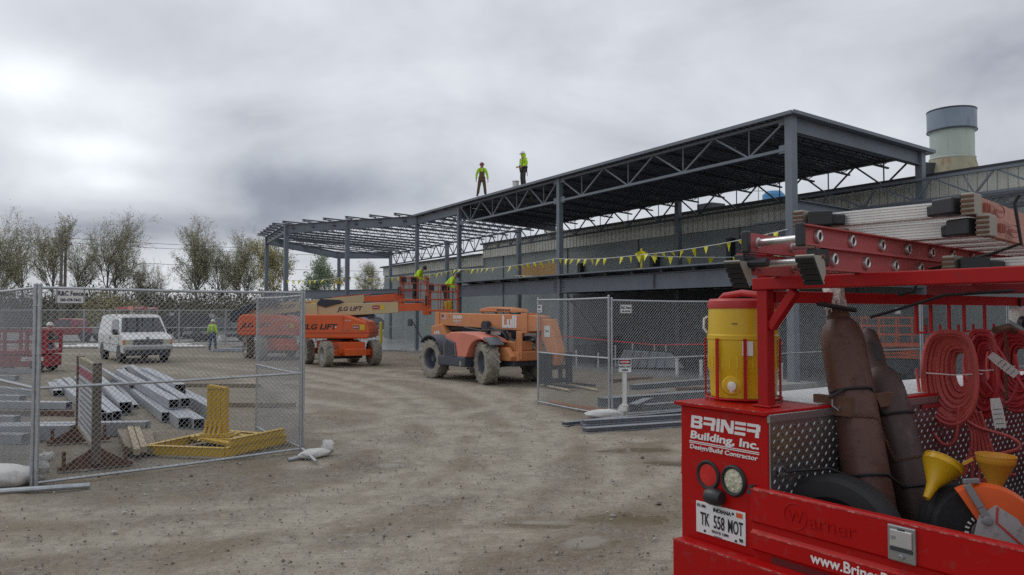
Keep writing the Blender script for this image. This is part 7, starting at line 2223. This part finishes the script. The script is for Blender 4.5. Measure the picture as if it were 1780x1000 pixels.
# funnels, saw and cans in the bed
def funnel(label, s, q, z, ax, m, R0, H, spout=True):
    o, _ = tthing('funnel', label, 'funnel', s, q, z)
    ax = V(ax).normalized()
    b = MB()
    b.lathe([(R0 * .18, -H * .55), (R0 * .24, -H * .25), (R0 * .32, 0), (R0 * .96, H * .72), (R0, H * .74), (R0 * 1.0, H * .92), (R0 * 1.04, H * .93), (R0 * 1.04, H * .96), (R0 * .98, H * .96), (R0 * .95, H * .74), (R0 * .28, .01), (R0 * .16, -H * .5)], 36, (0, 0, 0), ax, False)
    b.build('cone', m, o, True, ang=50)
    return o, ax


o, ax = funnel('yellow funnel lying tipped towards the hoses beside the saw', .845, .58, 1.385, (.10, .62, .78), M['yfun'], .084, .128)
o, ax = funnel('amber yellow funnel standing upright behind the saw', 1.095, .60, 1.42, (.03, .02, 1), M['ofun'], .074, .14)
b = MB(); b.bar((-.07, -.035, .11), (-.105, -.05, .085), .026, .012); b.build('grip', M['ofun'], o)
for (lb, s, q, w_, hh) in (('red fuel can between the two funnels', .93, .86, .26, .42), ('red fuel can at the right edge behind the saw', 1.27, .62, .2, .43), ('low red can behind the tailgate beside the saw blade', .86, .36, .16, .28)):
    o, _ = tthing('fuel_can', lb, 'fuel can', s, q, .95)
    b = MB(); b.lathe([(w_ * .48, 0), (w_ * .5, .02), (w_ * .5, hh * .72), (w_ * .42, hh * .86), (w_ * .2, hh * .93), (w_ * .12, hh * .95), (0, hh * .95)], 28); b.build('can', M['gascan'], o, True, ang=50)
    b = MB(); b.tube([(-w_ * .3, 0, hh * .88), (-w_ * .15, 0, hh * 1.03), (w_ * .15, 0, hh * 1.03), (w_ * .3, 0, hh * .88)], .012, 8); b.lathe([(.022, 0), (.022, .03), (0, .034)], 12, (w_ * .05, w_ * .12, hh * .93)); b.build('handle', M['gascan'], o, True)
    if w_ > .25:
        b = MB(); b.bar((-.06, -w_ * .505, .3), (.06, -w_ * .505, .3), .004, .05); b.build('can_label', M['paper'], o)

sw, _ = tthing('cut_off_saw', 'orange cut off saw with a black disc and grey label, lying behind the truck tailgate', 'saw', 1.20, .28, 1.30)
nrm = Matrix.Rotation(-TRZ, 3, 'Z') @ (V((-.42, -1, .12))).normalized()          # disc faces back and left
ex_ = Z.cross(nrm).normalized(); ez_ = nrm.cross(ex_) if nrm.cross(ex_).z > 0 else -nrm.cross(ex_)
b = MB(); b.lathe([(.0, -.003), (.172, -.003), (.172, .003), (0, .003)], 60, (0, 0, 0), nrm, False); b.build('disc', mat('black_abrasive_disc', (.016, .016, .017), .95, var=.3, vs=60, bump=.4, bs=200), sw)
b = MB(); b.lathe([(.05, .0035), (.05, .005), (0, .006)], 30, (0, 0, 0), nrm, False); b.lathe([(.028, .005), (.026, .016), (0, .018)], 18, (0, 0, 0), nrm, False); b.build('flange', M['chrome'], sw, True)
b = MB()
for k in range(22):
    a = k * 2 * math.pi / 22; d = ex_ * math.cos(a) + ez_ * math.sin(a); b.bar(d * .058 + nrm * .0045, d * .072 + nrm * .0045, .007, .001, nrm)
b.build('disc_print', M['paper'], sw)
b = MB(); n = 34; vs = []
prof_ = [(.055, .034), (.15, .038), (.178, .033), (.190, .018), (.193, 0), (.190, -.018), (.178, -.033), (.06, -.036)]
a0, a1 = R(-22), R(122)
for i in range(n + 1):
    a = a0 + (a1 - a0) * i / n; d = ex_ * math.cos(a) + ez_ * math.sin(a)
    for (rr4, hh) in prof_: vs.append(d * rr4 + nrm * hh)
m_ = len(prof_); fs = [(i * m_ + k, i * m_ + k + 1, (i + 1) * m_ + k + 1, (i + 1) * m_ + k) for i in range(n) for k in range(m_ - 1)]
fs += [tuple(range(m_)), tuple(n * m_ + k for k in range(m_ - 1, -1, -1))]
b.add(vs, fs); b.build('guard', M['sawo'], sw, True, ang=30)
b = MB(); P2 = lambda u, w2, h: ex_ * u + ez_ * w2 + nrm * h
pol = [(-.028, .07), (.03, .115), (.10, .07), (.155, -.015), (.115, -.065), (.0, -.065), (-.045, .0)]
vs = [P2(x, z, .0385) for x, z in pol] + [P2(x, z, .043) for x, z in pol]; k = len(pol)
b.add(vs, [tuple(range(k)), tuple(range(2 * k - 1, k - 1, -1))] + [(i, (i + 1) % k, k + (i + 1) % k, k + i) for i in range(k)]); b.build('label_plate', mat('worn_grey_label', (.36, .355, .35), .6, var=.15, dirt=(.2, .19, .18), damt=.4, ds=30), sw)
b = MB(); b.bar(P2(.035, .108, .0445), P2(.03, .05, .0445), .008, .002, nrm); b.bar(P2(.03, .05, .0445), P2(.115, -.03, .0445), .008, .002, nrm); b.build('label_stripe', M['rlid'], sw)
b = MB(); b.bar(P2(-.065, .185, .045), P2(-.02, .10, .047), .026, .014, nrm); b.bar(P2(-.02, .10, .047), P2(.0, .06, .047), .026, .014, nrm); b.lathe([(.017, 0), (.017, .02), (0, .022)], 14, P2(.0, .055, .040), nrm); b.bar(P2(-.075, .195, .045), P2(-.02, .20, .02), .02, .02, nrm); b.build('adjusting_lever', M['grey_ink'], sw, bevel=.004)
b = MB(); q = P2(.16, -.10, -.03); b.blob(q, (.11, .09, .09), 3, .1); b.build('engine_body', M['sawo'], sw, True)
b = MB(); b.tube([P2(.10, .03, -.06), P2(.17, .13, -.08), P2(.26, .1, -.08), P2(.3, -.05, -.05)], .014, 8); b.build('handle', M['blackp'], sw, True)
